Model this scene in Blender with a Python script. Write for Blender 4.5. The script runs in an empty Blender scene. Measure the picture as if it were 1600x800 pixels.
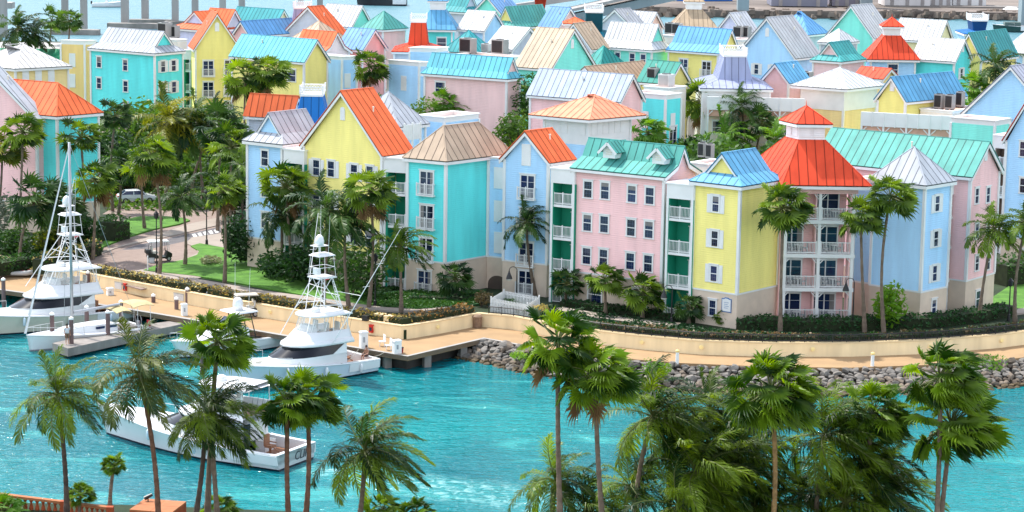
import bpy, bmesh, math, random
from math import radians, sin, cos, pi, atan2, sqrt
from mathutils import Vector, Matrix
random.seed(11)
SC = bpy.context.scene
COL = SC.collection
V = Vector

# ------------------------------------------------------------------ camera
F, PITCH, ROLL, HC = 3721.5, .1667, .0156, 42.2
_fw = V((0, cos(PITCH), -sin(PITCH))); _rt0 = V((1, 0, 0)); _up0 = _rt0.cross(_fw)
_rt = _rt0*cos(ROLL) + _up0*sin(ROLL); _up = _up0*cos(ROLL) - _rt0*sin(ROLL)
CAM = V((0, 0, HC))
cd = bpy.data.cameras.new('camera'); co = bpy.data.objects.new('camera', cd); COL.objects.link(co)
M = Matrix((_rt, _up, -_fw)).transposed().to_4x4(); M.translation = CAM
co.matrix_world = M
cd.sensor_width = 36; cd.lens = F/1600*36; cd.clip_start = 1; cd.clip_end = 20000
SC.camera = co

# ------------------------------------------------------------------ light
SUN_DIR = V((-.66, .60, 0)).normalized()          # towards the sun, on the ground
SUN_EL = radians(58)
SC.view_settings.view_transform = 'Standard'
try: SC.view_settings.look = 'None'
except Exception: pass
SC.view_settings.exposure = 1.5
SC.view_settings.gamma = 1
w = bpy.data.worlds.new("World"); SC.world = w; w.use_nodes = True
nt = w.node_tree; nt.nodes.clear()
sky = nt.nodes.new('ShaderNodeTexSky'); sky.sky_type = 'NISHITA'; sky.sun_disc = False
sky.sun_elevation = SUN_EL; sky.sun_rotation = atan2(SUN_DIR.x, SUN_DIR.y)
sky.dust_density = .6; sky.air_density = 1.0
bg = nt.nodes.new('ShaderNodeBackground'); bg.inputs[1].default_value = .15
wo = nt.nodes.new('ShaderNodeOutputWorld')
hsv = nt.nodes.new('ShaderNodeHueSaturation'); hsv.inputs['Saturation'].default_value = .44   # thin bright haze whitens the sky
nt.links.new(sky.outputs[0], hsv.inputs['Color']); nt.links.new(hsv.outputs[0], bg.inputs[0]); nt.links.new(bg.outputs[0], wo.inputs[0])
sd = bpy.data.lights.new('sun', 'SUN'); so = bpy.data.objects.new('sun', sd); COL.objects.link(so)
sd.energy = 2.1; sd.angle = radians(.6); sd.color = (1, .955, .88)
s3 = V((SUN_DIR.x*cos(SUN_EL), SUN_DIR.y*cos(SUN_EL), sin(SUN_EL)))
so.rotation_euler = s3.to_track_quat('Z', 'Y').to_euler(); so.location = (0, 0, 200)
SC.cycles.max_bounces = 6; SC.cycles.transparent_max_bounces = 8
SC.cycles.sample_clamp_indirect = 4
try:
    SC.cycles.use_denoising = True
except Exception: pass

# ------------------------------------------------------------------ picture <-> place
def ray(px, py): return _rt*(px-800) + _up*(400-py) + _fw*F
def at(px, py, z=0.0):
    d = ray(px, py); return CAM + d*((z-HC)/d.z)
def atd(px, py, D):                      # point on the pixel's ray at ground distance D
    d = ray(px, py); return CAM + d*(D/d.y)
def pix(P):
    v = V(P)-CAM; k = v.dot(_fw); return 800+F*v.dot(_rt)/k, 400-F*v.dot(_up)/k
def solve_t(P0, d, px, lo=.0, hi=60.):   # length along d from P0 where the picture x is px
    s = pix(P0+d*.01)[0] > pix(P0)[0]
    for _ in range(40):
        m = (lo+hi)/2
        if (pix(P0+d*m)[0] < px) == s: lo = m
        else: hi = m
    return lo
def solve_z(P, py):                      # height above plan point P seen at row py
    lo, hi = -5., 60.
    for _ in range(40):
        m = (lo+hi)/2
        if pix((P.x, P.y, m))[1] > py: lo = m
        else: hi = m
    return lo
def on_plane(P0, d, px, py):             # ray meets the vertical plane through P0 along d
    n = V((d.y, -d.x, 0)); r = ray(px, py)
    return CAM + r*((P0-CAM).dot(n)/r.dot(n))

# ------------------------------------------------------------------ materials
MATS = {}
def srgb(h):
    c = [int(h[i:i+2], 16)/255 for i in (0, 2, 4)]
    return tuple(x/12.92 if x <= .04045 else ((x+.055)/1.055)**2.4 for x in c)
def new_mat(name):
    m = bpy.data.materials.new(name); m.use_nodes = True; n = m.node_tree.nodes; n.clear()
    o = n.new('ShaderNodeOutputMaterial'); b = n.new('ShaderNodeBsdfPrincipled')
    m.node_tree.links.new(b.outputs[0], o.inputs[0]); return m, m.node_tree, b
def mat(name, col, rough=.6, var=.12, vscale=1.0, bump=0, bscale=20, metal=0, spec=.4, siding=0, objvar=0, col2=None, streak=False):
    if name in MATS: return MATS[name]
    m, t, b = new_mat(name); N = t.nodes; L = t.links
    b.inputs['Roughness'].default_value = rough; b.inputs['Metallic'].default_value = metal
    b.inputs['Specular IOR Level'].default_value = spec
    g = N.new('ShaderNodeNewGeometry')
    nz = N.new('ShaderNodeTexNoise'); nz.inputs['Scale'].default_value = vscale; nz.inputs['Detail'].default_value = 5
    mp = N.new('ShaderNodeMapping'); mp.inputs['Scale'].default_value = (1, 1, .16 if streak else 1)
    L.new(g.outputs['Position'], mp.inputs['Vector']); L.new(mp.outputs[0], nz.inputs['Vector'])
    r = N.new('ShaderNodeValToRGB'); r.color_ramp.elements[0].position = .3; r.color_ramp.elements[1].position = .7
    c2 = col2 if col2 else tuple(min(1, c*(1+var)) for c in col)
    r.color_ramp.elements[0].color = (*[c*(1-var) for c in col], 1); r.color_ramp.elements[1].color = (*c2, 1)
    L.new(nz.outputs['Fac'], r.inputs['Fac'])
    out = r.outputs['Color']
    if objvar:
        oi = N.new('ShaderNodeObjectInfo'); hs = N.new('ShaderNodeHueSaturation')
        mr = N.new('ShaderNodeMapRange'); mr.inputs['To Min'].default_value = 1-objvar; mr.inputs['To Max'].default_value = 1+objvar
        L.new(oi.outputs['Random'], mr.inputs['Value']); L.new(mr.outputs[0], hs.inputs['Value']); L.new(out, hs.inputs['Color']); out = hs.outputs[0]
    L.new(out, b.inputs['Base Color'])
    h = None
    if siding:
        sx = N.new('ShaderNodeSeparateXYZ'); L.new(g.outputs['Position'], sx.inputs[0])
        a = N.new('ShaderNodeMath'); a.operation = 'MULTIPLY'; a.inputs[1].default_value = 1/siding; L.new(sx.outputs['Z'], a.inputs[0])
        f = N.new('ShaderNodeMath'); f.operation = 'FRACT'; L.new(a.outputs[0], f.inputs[0])
        f2 = N.new('ShaderNodeMath'); f2.operation = 'POWER'; f2.inputs[1].default_value = 1.0; L.new(f.outputs[0], f2.inputs[0])
        bp = N.new('ShaderNodeBump'); bp.inputs['Strength'].default_value = .9; bp.inputs['Distance'].default_value = .10; bp.invert = True
        L.new(f2.outputs[0], bp.inputs['Height']); L.new(bp.outputs[0], b.inputs['Normal'])
    elif bump:
        n2 = N.new('ShaderNodeTexNoise'); n2.inputs['Scale'].default_value = bscale; n2.inputs['Detail'].default_value = 4
        L.new(g.outputs['Position'], n2.inputs['Vector'])
        bp = N.new('ShaderNodeBump'); bp.inputs['Strength'].default_value = bump; bp.inputs['Distance'].default_value = .05
        L.new(n2.outputs['Fac'], bp.inputs['Height']); L.new(bp.outputs[0], b.inputs['Normal'])
    MATS[name] = m; return m
def leaf_mat(name, col, col2, trans=.35, rough=.45):
    if name in MATS: return MATS[name]
    m, t, b = new_mat(name); N = t.nodes; L = t.links
    g = N.new('ShaderNodeNewGeometry'); oi = N.new('ShaderNodeObjectInfo')
    nz = N.new('ShaderNodeTexNoise'); nz.inputs['Scale'].default_value = .9; nz.inputs['Detail'].default_value = 3
    L.new(g.outputs['Position'], nz.inputs['Vector'])
    a = N.new('ShaderNodeMath'); a.operation = 'ADD'; L.new(nz.outputs['Fac'], a.inputs[0])
    s = N.new('ShaderNodeMath'); s.operation = 'MULTIPLY_ADD'; s.inputs[1].default_value = .7; s.inputs[2].default_value = -.35
    L.new(oi.outputs['Random'], s.inputs[0]); L.new(s.outputs[0], a.inputs[1])
    r = N.new('ShaderNodeValToRGB'); r.color_ramp.elements[0].position = .25; r.color_ramp.elements[1].position = .8
    r.color_ramp.elements[0].color = (*col, 1); r.color_ramp.elements[1].color = (*col2, 1)
    L.new(a.outputs[0], r.inputs['Fac']); L.new(r.outputs[0], b.inputs['Base Color'])
    b.inputs['Roughness'].default_value = rough; b.inputs['Specular IOR Level'].default_value = .28
    tr = N.new('ShaderNodeBsdfTranslucent'); mx = N.new('ShaderNodeMixShader'); mx.inputs[0].default_value = trans
    hs = N.new('ShaderNodeHueSaturation'); hs.inputs['Hue'].default_value = .485; hs.inputs['Value'].default_value = 1.5; hs.inputs['Saturation'].default_value = 1.1
    L.new(r.outputs[0], hs.inputs['Color']); L.new(hs.outputs[0], tr.inputs['Color'])
    L.new(b.outputs[0], mx.inputs[1]); L.new(tr.outputs[0], mx.inputs[2])
    o = [n for n in N if n.type == 'OUTPUT_MATERIAL'][0]; L.new(mx.outputs[0], o.inputs[0])
    MATS[name] = m; return m

WHITE = mat('white_paint', (.78, .78, .77), .5, .05, .8)
CREAM = mat('cream_trim', (.70, .66, .56), .6, .08, .8)
BEIGE = mat('beige_stucco', srgb('d8c4b0'), .8, .08, .9, bump=.25, bscale=14)
GLASS = mat('dark_glass', (.010, .020, .06), .06, .4, .6, spec=.6, objvar=.6)
GREENWALL = mat('green_recess_paint', srgb('108a6c'), .7, .08, .8)
TERRA = mat('pink_roof_deck', srgb('d8a894'), .85, .15, .7)
DARKMETAL = mat('dark_metal', (.02, .02, .022), .4, .2, 3)
def paint(h): return mat('siding_'+h, srgb(h), .7, .085, 1.1, siding=.19, streak=True, spec=.15)
def rooftone(h):                     # painted sheet metal, duller than the swatch
    c = srgb(h); k = .80 if c[0] > 2.2*c[1] else (.66 if max(c)-min(c) < .3 else (.70 if c[2] > c[1]*1.15 else .60))
    return tuple(x*k for x in c)
def metal(h): return mat('roof_'+h, rooftone(h), .62, .13, .9, streak=True, objvar=.07, spec=.2)
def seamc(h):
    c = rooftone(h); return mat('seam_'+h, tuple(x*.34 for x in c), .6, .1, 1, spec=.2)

# ------------------------------------------------------------------ meshes and objects
ORG = {}
def link(o, parent=None, org=None):
    COL.objects.link(o); org = V(org) if org is not None else V((0, 0, 0))
    ORG[o.name] = org
    if parent is not None:
        o.parent = parent; o.location = org-ORG[parent.name]
    else: o.location = org
    return o
def tag(o, label=None, cat=None, group=None, kind=None):
    if label: o['label'] = label
    if cat: o['category'] = cat
    if group: o['group'] = group
    if kind: o['kind'] = kind
    return o
def thing(name, loc, label, cat, group=None):
    o = bpy.data.objects.new(name, None); o.empty_display_size = .2
    link(o, None, loc); return tag(o, label, cat, group)
class MB:
    def __init__(s): s.v = []; s.f = []; s.m = []
    def poly(s, pts, mi=0):
        n = len(s.v); s.v += [tuple(p) for p in pts]; s.f.append(tuple(range(n, n+len(pts)))); s.m.append(mi); return s
    def hexa(s, b, t, mi=0):               # bottom quad and top quad
        n = len(s.v); s.v += [tuple(p) for p in b]+[tuple(p) for p in t]; k = len(b)
        s.f.append(tuple(n+i for i in reversed(range(k)))); s.f.append(tuple(n+k+i for i in range(k)))
        for i in range(k):
            j = (i+1) % k; s.f.append((n+i, n+j, n+k+j, n+k+i))
        s.m += [mi]*(k+2); return s
    def box(s, c, sz, rz=0, mi=0, taper=1):
        c = V(c); x, y, z = [q/2 for q in sz]; cr, sr = cos(rz), sin(rz)
        def r(a, b, h): return (c.x+a*cr-b*sr, c.y+a*sr+b*cr, c.z+h)
        k = taper
        return s.hexa([r(-x, -y, -z), r(x, -y, -z), r(x, y, -z), r(-x, y, -z)], [r(-x*k, -y*k, z), r(x*k, -y*k, z), r(x*k, y*k, z), r(-x*k, y*k, z)], mi)
    def beam(s, p, q, w, h, mi=0, up=None):
        p, q = V(p), V(q); d = (q-p).normalized(); u = V(up) if up else V((0, 0, 1))
        if abs(d.dot(u)) > .98: u = V((0, 1, 0))
        a = d.cross(u).normalized()*(w/2); b = a.cross(d).normalized()*(h/2)
        return s.hexa([p-a-b, p+a-b, p+a+b, p-a+b], [q-a-b, q+a-b, q+a+b, q-a+b], mi)
    def tube(s, pts, rad, n=6, mi=0, cap=True):
        pts = [V(p) for p in pts]; rad = rad if isinstance(rad, (list, tuple)) else [rad]*len(pts)
        base = len(s.v); up = None
        for i, p in enumerate(pts):
            d = (pts[min(i+1, len(pts)-1)]-pts[max(i-1, 0)]).normalized()
            if up is None: up = V((0, 0, 1)) if abs(d.z) < .9 else V((1, 0, 0))
            a = d.cross(up)
            if a.length < 1e-4: a = d.cross(V((0, 1, 0)))
            a.normalize(); b = d.cross(a).normalized(); up = -b if False else up
            for k in range(n):
                th = 2*pi*k/n; s.v.append(tuple(p+a*(cos(th)*rad[i])+b*(sin(th)*rad[i])))
        for i in range(len(pts)-1):
            for k in range(n):
                k2 = (k+1) % n
                s.f.append((base+i*n+k, base+i*n+k2, base+(i+1)*n+k2, base+(i+1)*n+k)); s.m.append(mi)
        if cap:
            s.f.append(tuple(base+k for k in range(n))); s.m.append(mi)
            e = base+(len(pts)-1)*n; s.f.append(tuple(e+k for k in reversed(range(n)))); s.m.append(mi)
        return s
    def lathe(s, c, prof, n=12, mi=0):
        c = V(c); return s.tube([c+V((0, 0, z)) for r, z in prof], [max(r, .001) for r, z in prof], n, mi)
    def mesh(s, name, mats, smooth=False, org=None):
        me = bpy.data.meshes.new(name)
        o = V(org) if org is not None else None
        vs = [(a-o.x, b-o.y, c-o.z) for a, b, c in s.v] if o is not None else s.v
        me.from_pydata(vs, [], s.f)
        mats = mats if isinstance(mats, (list, tuple)) else [mats]
        for m in mats: me.materials.append(m)
        if len(mats) > 1: me.polygons.foreach_set('material_index', s.m)
        if smooth: me.polygons.foreach_set('use_smooth', [True]*len(s.f))
        return me
    def build(s, name, mats, parent=None, org=None, smooth=False):
        if org is None: org = ORG[parent.name] if parent is not None else (0, 0, 0)
        me = s.mesh(name, mats, smooth, org); me.update()
        bm = bmesh.new(); bm.from_mesh(me); bmesh.ops.recalc_face_normals(bm, faces=bm.faces); bm.to_mesh(me); bm.free()
        return link(bpy.data.objects.new(name, me), parent, org)
def inst(name, me, parent, org, rz=0, scale=None):
    o = bpy.data.objects.new(name, me); link(o, parent, org); o.rotation_euler.z = rz
    if scale: o.scale = scale
    return o
def child(name, me, parent, loc=(0, 0, 0), rot=None):     # local placement under a rotated part
    o = bpy.data.objects.new(name, me); COL.objects.link(o); o.parent = parent; o.location = loc; ORG[o.name] = ORG.get(parent.name, V((0, 0, 0)))
    if rot: o.rotation_euler = rot
    return o
# ------------------------------------------------------------------ windows (local frame: x along the wall, -y out of the wall, z up)
def B(mb, x0, x1, y0, y1, z0, z1, mi=0): mb.box(((x0+x1)/2, (y0+y1)/2, (z0+z1)/2), (x1-x0, abs(y1-y0), z1-z0), 0, mi)
def casing(mb, w, h, c=.13, cap=True):
    B(mb, -w/2-c, -w/2, -.07, 0, -h/2-.02, h/2); B(mb, w/2, w/2+c, -.07, 0, -h/2-.02, h/2)
    B(mb, -w/2-c-.04, w/2+c+.04, -.10, 0, -h/2-.12, -h/2-.02)
    B(mb, -w/2-c, w/2+c, -.075, 0, h/2, h/2+.16)
    if cap: B(mb, -w/2-c-.08, w/2+c+.08, -.13, 0, h/2+.16, h/2+.23)
MUNT = mat('muntin_grey', (.10, .13, .20), .5, .05, 1)
def mk_sash(w, h):
    a = MB(); casing(a, w, h); B(a, -w/2, w/2, -.05, -.012, -.035, .035)
    for x in (-w/6, w/6): B(a, x-.008, x+.008, -.02, -.0115, -h/2, h/2, 1)
    for z in (-h/4, h/4): B(a, -w/2, w/2, -.018, -.0118, z-.008, z+.008, 1)
    g = MB(); B(g, -w/2, w/2, -.011, .01, -h/2, h/2)
    return a.mesh('window_frame', [WHITE, MUNT]), g.mesh('window_pane', GLASS)
def mk_door(w, h):
    a = MB(); casing(a, w, h); B(a, -.05, .05, -.06, -.012, -h/2, h/2)
    for z in (.1, .55): B(a, -w/2, w/2, -.032, -.013, z*h-h/3-.012, z*h-h/3+.012)
    g = MB(); B(g, -w/2, w/2, -.011, .01, -h/2, h/2)
    return a.mesh('door_frame', WHITE), g.mesh('door_pane', GLASS)
def rail_into(r, w, d, z0, hgt=1.0, post=.09, sp=.13, slab=True, mi=0, mids=1):
    if slab: B(r, -w/2, w/2, -d, 0, z0-.12, z0)
    for x in [-w/2+post/2, w/2-post/2]+[(-w/2+w*(i+1)/(mids+1)) for i in range(mids)]:
        B(r, x-post/2, x+post/2, -d, -d+post, z0, z0+hgt+.08)
    for z in (z0+.1, z0+hgt-.05): B(r, -w/2, w/2, -d+.015, -d+.075, z-.035, z+.035)
    n = int(w/sp)
    for i in range(1, n):
        x = -w/2+w*i/n; B(r, x-.016, x+.016, -d+.03, -d+.06, z0+.1, z0+hgt-.05)
    for sx in (-w/2+.04, w/2-.04):
        if d > .2: B(r, sx-.03, sx+.03, -d, 0, z0+hgt-.08, z0+hgt-.01)
def mk_juliet(w, h):
    r = MB(); rail_into(r, w+.5, .42, -h/2-.05, 1.05); return r.mesh('juliet_railing', WHITE)
def mk_shutter(w, h):
    s = MB(); B(s, -w/2, w/2, -.05, -.01, -h/2, h/2)
    for zz in (-1, 1):
        z0 = zz*h/4
        for k in range(6):
            z = z0-h*.2+h*.4*k/5; B(s, -w/2+.06, w/2-.06, -.075, -.045, z-.025, z+.025)
    return s.mesh('shutter', WHITE)
def mk_vent():
    s = MB(); pts = [(-.3, -.6)]+[(.3, -.6)]+[(.3*cos(t), .35+.3*sin(t)) for t in [i*pi/8 for i in range(9)]]
    s.hexa([(x, -.06, z) for x, z in pts], [(x, 0, z) for x, z in pts])
    for k in range(9): B(s, -.24, .24, -.085, -.055, -.5+.1*k, -.45+.1*k)
    return s.mesh('gable_vent', WHITE)
ME = {}
ME['sash'] = mk_sash(.80, 1.42); ME['small'] = mk_sash(.62, 1.3); ME['door'] = mk_door(1.35, 2.05); ME['wide'] = mk_sash(1.35, 1.5); ME['slider'] = mk_door(1.8, 2.15); ME['slim'] = mk_sash(.6, 1.9)
ME['juliet'] = mk_juliet(1.35, 2.05); ME['shutter'] = mk_shutter(.42, 1.6); ME['blind'] = mk_shutter(.95, 2.0); ME['vent'] = mk_vent()
ME['blinds'] = mk_shutter(.8, 1.5)

CURT = mat('curtain_cloth', (.22, .21, .20), .8, .1, 2); WR = random.Random(77)
def place_win(parent, P, rz, kind, lab=None):
    """kind: sash, sash+ (shutters), small, wide, door, door+ (juliet railing), blind, vent"""
    k = kind.rstrip('+')
    if k in ('blind', 'vent', 'blinds'):
        return inst({'blind': 'shutter_panel', 'blinds': 'shutter_panel', 'vent': 'gable_vent'}[k], ME[k], parent, P, rz)
    f, g = ME[k]
    w = inst('balcony_door' if k in ('door', 'slider') else 'window', f, parent, P, rz)
    child('pane', g, w)
    q_ = WR.random()
    if q_ < .42:                                     # blinds and curtains seen through some panes
        cw, chh = {'sash': (.80, 1.42), 'small': (.62, 1.3), 'door': (1.35, 2.05), 'slider': (1.8, 2.15), 'wide': (1.35, 1.5), 'slim': (.6, 1.9)}[k]; m_ = MB()
        if k in ('door', 'wide', 'slider'): sx = -1 if q_ < .2 else 1; B(m_, min(sx*cw/2, sx*cw*.26), max(sx*cw/2, sx*cw*.26), -.0114, -.005, -chh/2, chh/2)
        else: B(m_, -cw/2, cw/2, -.0114, -.005, chh/2-chh*(.2+q_*.7), chh/2)
        child('curtain', m_.mesh('curtain', CURT), w)
    if kind == 'sash+' or kind == 'small+':
        for sx in (-1, 1): child('shutter', ME['shutter'], w, (sx*(.79 if k == 'sash' else .68), 0, 0))
    if kind == 'sash++':
        child('shutter', ME['shutter'], w, (.79, 0, 0))
    if kind == 'door+': child('balcony_railing', ME['juliet'], w)
    return w

# ------------------------------------------------------------------ standing seam roofs
def clip_poly(pts, lo, hi):
    for sgn, lim in ((1, lo), (-1, -hi)):
        out = []
        for i in range(len(pts)):
            a, b = pts[i], pts[(i+1) % len(pts)]
            da, db = sgn*a[0]-lim, sgn*b[0]-lim
            if da >= 0: out.append(a)
            if (da >= 0) != (db >= 0):
                t = da/(da-db); out.append((a[0]+(b[0]-a[0])*t, a[1]+(b[1]-a[1])*t))
        pts = out
        if len(pts) < 3: return []
    return pts
def slope(poly, e, roof, rmb, mats, sp, solo, th=.045):
    """one roof plane: dark sheet under it, panels with recessed joints and a raised rib at each joint"""
    poly = [V(p) for p in poly]
    n = (poly[1]-poly[0]).cross(poly[2]-poly[0])
    if n.length < 1e-6: n = (poly[2]-poly[0]).cross(poly[3]-poly[0])
    n.normalize()
    if n.z < 0: n = -n
    e = V(e).normalized(); e = (e-n*e.dot(n)).normalized(); d = n.cross(e).normalized(); o = poly[0]
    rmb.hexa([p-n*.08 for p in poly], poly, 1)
    p2 = [((p-o).dot(e), (p-o).dot(d)) for p in poly]
    s0 = min(p[0] for p in p2); s1 = max(p[0] for p in p2); k = max(1, round((s1-s0)/sp)); st = (s1-s0)/k
    for i in range(k):
        a, b = s0+st*i, s0+st*(i+1)
        c = clip_poly(p2, a+(.03 if i else 0), b-.03)
        if not c: continue
        t = MB() if solo else rmb
        w3 = [o+e*x+d*y for x, y in c]
        t.hexa([p+n*.003 for p in w3], [p+n*th for p in w3], 0)
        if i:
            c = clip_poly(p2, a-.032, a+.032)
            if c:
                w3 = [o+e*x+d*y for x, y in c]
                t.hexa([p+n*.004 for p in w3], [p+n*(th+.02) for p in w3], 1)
        if solo: t.build('roof_panel', mats, roof)

class Block:
    def __init__(s, name, label, C, xl, xr, wall, roofc=None, zE=14.6, hu=144, hv=52, z0=2.2, lw=None, rw=None, band=True, cat='building', group=None,
                 solo=False, base=True, corners=True, wallmat=None, Cw=None, basemat=None):
        s.C = Cw if Cw else at(C[0], C[1], zE); s.zE, s.z0 = zE, z0
        s.u = V((cos(radians(hu)), sin(radians(hu)), 0)); s.v = V((cos(radians(hv)), sin(radians(hv)), 0))
        s.wl = lw if lw else solve_t(s.C, s.u, xl); s.wr = rw if rw else solve_t(s.C, s.v, xr)
        s.wm = wallmat or paint(wall); s.roofc = roofc; s.solo = solo; s.base = base
        c0 = s.P(s.wl/2, s.wr/2, z0)
        s.root = thing(name, c0, label, cat, group or 'pastel waterfront buildings')
        s.corners = corners; s.tris = []; s.zb = z0+2.95 if base else z0; s.open = None; s.wall_done = False
        s.basemat = basemat or BEIGE
        if hasattr(Block, 'log'): Block.log.append((label[:40], round(s.wl, 1), round(s.wr, 1), round(s.C.x, 1), round(s.C.y, 1)))
    def P(s, a, b, z): p = s.C+s.u*a+s.v*b; return V((p.x, p.y, z))
    def walls(s, inset_l=0, corner=True):
        """upper wall, base wall, trim; inset_l: how far the left face is set back (for open balconies)"""
        m = MB(); i = inset_l
        c = [s.P(0, i, 0), s.P(s.wl, i, 0), s.P(s.wl, s.wr, 0), s.P(0, s.wr, 0)]
        def ring(z): return [V((p.x, p.y, z)) for p in c]
        m.hexa(ring(s.zb), ring(s.zE))
        for t in s.tris: m.hexa(t[0], t[1])
        m.build('wall', s.wm, s.root)
        if s.base:
            b = MB(); o = .05
            cc = [s.P(-o, i-o, 0), s.P(s.wl+o, i-o, 0), s.P(s.wl+o, s.wr+o, 0), s.P(-o, s.wr+o, 0)]
            b.hexa([V((p.x, p.y, s.z0-.6)) for p in cc], [V((p.x, p.y, s.zb)) for p in cc]); b.build('base_wall', s.basemat, s.root)
            t = MB(); o = .10
            t.hexa([s.P(-o, i-o, s.zb+.003), s.P(s.wl+o, i-o, s.zb+.003), s.P(s.wl+o, s.wr+o, s.zb+.003), s.P(-o, s.wr+o, s.zb+.003)],
                   [s.P(-o, i-o, s.zb+.14), s.P(s.wl+o, i-o, s.zb+.14), s.P(s.wl+o, s.wr+o, s.zb+.14), s.P(-o, s.wr+o, s.zb+.14)])
            t.build('trim_band', WHITE if s.base != 2 else CREAM, s.root)
        if s.corners and corner:
            for a, b_ in ((0, i), (s.wl, i), (0, s.wr)):
                t = MB(); p = s.P(a, b_, 0); zb = s.zb+.143 if s.base else s.z0
                t.box((p.x, p.y, (zb+s.zE)/2), (.26, .26, s.zE-zb-.004), atan2(s.u.y, s.u.x)); t.build('corner_board', WHITE, s.root)
    def face(s, f):
        if f == 'l': return s.P(s.wl, 0, 0), -s.u
        return s.P(0, 0, 0), s.v
    def win(s, f, px, py, kind='sash', dz=0, n=1, step=-3.02):
        P0, d = s.face(f); p = on_plane(P0, d, px, py); rz = atan2(d.y, d.x)
        nrm = V((d.y, -d.x, 0))
        for i in range(n):
            q = V((p.x, p.y, p.z+dz+step*i))
            if s.base and q.z < s.zb: q = q+nrm*.05
            place_win(s.root, q, rz, kind)
    def win_row(s, f, pts, kind='sash', n=1):
        for q in pts: s.win(f, q[0], q[1], kind, n=n)
    def fascia(s, o, z0, sides='lrbx', h=.26):
        m = MB(); W, Y = s.wl, s.wr
        p = [s.P(-o, -o, z0), s.P(W+o, -o, z0), s.P(W+o, Y+o, z0), s.P(-o, Y+o, z0)]
        i = .12
        q = [s.P(-o+i, -o+i, z0), s.P(W+o-i, -o+i, z0), s.P(W+o-i, Y+o-i, z0), s.P(-o+i, Y+o-i, z0)]
        dz = V((0, 0, h))
        for k in range(4):
            j = (k+1) % 4; m.hexa([p[k]-dz, p[j]-dz, q[j]-dz, q[k]-dz], [p[k], p[j], q[j], q[k]])
        m.hexa([x-V((0, 0, .10)) for x in q], [x-V((0, 0, .04)) for x in q])
        m.build('eave_fascia', WHITE, s.root)
    # ---- roofs. axis: which way the ridge runs
    def roof(s, kind, axis='v', ay=None, rise=3.0, o=.38, sp=.78, frac=.3, run=None, inset=None, back=None, lantern=1.5, capc=None, topw=None, vent=True, rail=True, rz2=None):
        ro = s.roofmb = MB(); r = bpy.data.objects.new('roof', None)
        if axis == 'v': X, Y = s.wl, s.wr; Q = lambda x, y, z: s.P(x, y, z); ex, ey = s.u, s.v
        else: X, Y = s.wr, s.wl; Q = lambda x, y, z: s.P(y, x, z); ex, ey = s.v, s.u
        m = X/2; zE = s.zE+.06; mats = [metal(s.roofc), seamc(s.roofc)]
        # plan point whose height the given picture row fixes
        if kind in ('gable', 'break'): ap = Q(m, -o, 0)
        elif kind == 'hip': ap = Q(m, -o+(inset or m), 0)
        elif kind == 'dutch': ap = Q(m, -o+(run or X*.24), 0)
        elif kind == 'pyramid': ap = Q(m, Y/2, 0)
        else: ap = Q(m, Y/2, 0)
        zR = solve_z(ap, ay) if ay is not None else zE+rise
        s.zR = zR
        me = bpy.data.meshes.new('roof'); r = bpy.data.objects.new('roof', me); link(r, s.root, ORG[s.root.name])
        sl = []
        T = []
        if kind in ('gable', 'break'):
            if kind == 'gable':
                for x in (-o, X+o): sl.append(([Q(x, -o, zE), Q(x, Y+o, zE), Q(m, Y+o, zR), Q(m, -o, zR)], ey))
                prof = [(0, s.zE), (X, s.zE), (m, zR-.16)]
            else:
                rn = run or X*.22; z1 = zE+(zR-zE)*frac
                for x, xi in ((-o, rn), (X+o, X-rn)):
                    sl.append(([Q(x, -o, zE), Q(x, Y+o, zE), Q(xi, Y+o, z1), Q(xi, -o, z1)], ey))
                    sl.append(([Q(xi, -o, z1), Q(xi, Y+o, z1), Q(m, Y+o, zR), Q(m, -o, zR)], ey))
                prof = [(0, s.zE), (X, s.zE), (X-rn, z1-.12), (m, zR-.16), (rn, z1-.12)]
            for y0, y1 in ((0, .25), (Y-.25, Y)):
                s.tris.append(([Q(x, y0, z) for x, z in prof], [Q(x, y1, z) for x, z in prof]))
            # rake boards
            for y in (-o+.03, Y+o-.03):
                if kind == 'gable': edges = [((-o, zE), (m, zR)), ((X+o, zE), (m, zR))]
                else: edges = [((-o, zE), (rn, z1)), ((rn, z1), (m, zR)), ((X+o, zE), (X-rn, z1)), ((X-rn, z1), (m, zR))]
                for (xa, za), (xb, zb) in edges:
                    dn = V((0, 0, .36)); rk = MB()
                    A, B2 = Q(xa, y, za-.085), Q(xb, y, zb-.085); t = ey*(.12 if y < Y/2 else -.12)
                    rk.hexa([A-dn, B2-dn, B2-dn+t, A-dn+t], [A, B2, B2+t, A+t])
                    rk.build('rake_board', WHITE, s.root)
            for x in (-o, X+o-.1):
                ev = MB()
                ev.hexa([Q(x, -o, zE-.32), Q(x+.1, -o, zE-.32), Q(x+.1, Y+o, zE-.32), Q(x, Y+o, zE-.32)], [Q(x, -o, zE-.085), Q(x+.1, -o, zE-.085), Q(x+.1, Y+o, zE-.085), Q(x, Y+o, zE-.085)])
                ev.build('eave_fascia', WHITE, s.root)
            T.append((Q(m, -o, zR+.03), Q(m, Y+o, zR+.03)))
            if kind == 'gable' and X > 3.5:
                xv = m*.62; vp = Q(xv, Y*(.3+.4*((X*7.3) % 1)), zE+(zR-zE)*(xv+o)/(m+o)); vv = MB(); vv.tube([vp-V((0, 0, .2)), vp+V((0, 0, .42))], [.09, .07], 6); vv.tube([vp+V((0, 0, .42)), vp+V((0, 0, .5))], [.13, .11], 6); vv.build('vent_pipe', CREAM, s.root)
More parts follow.
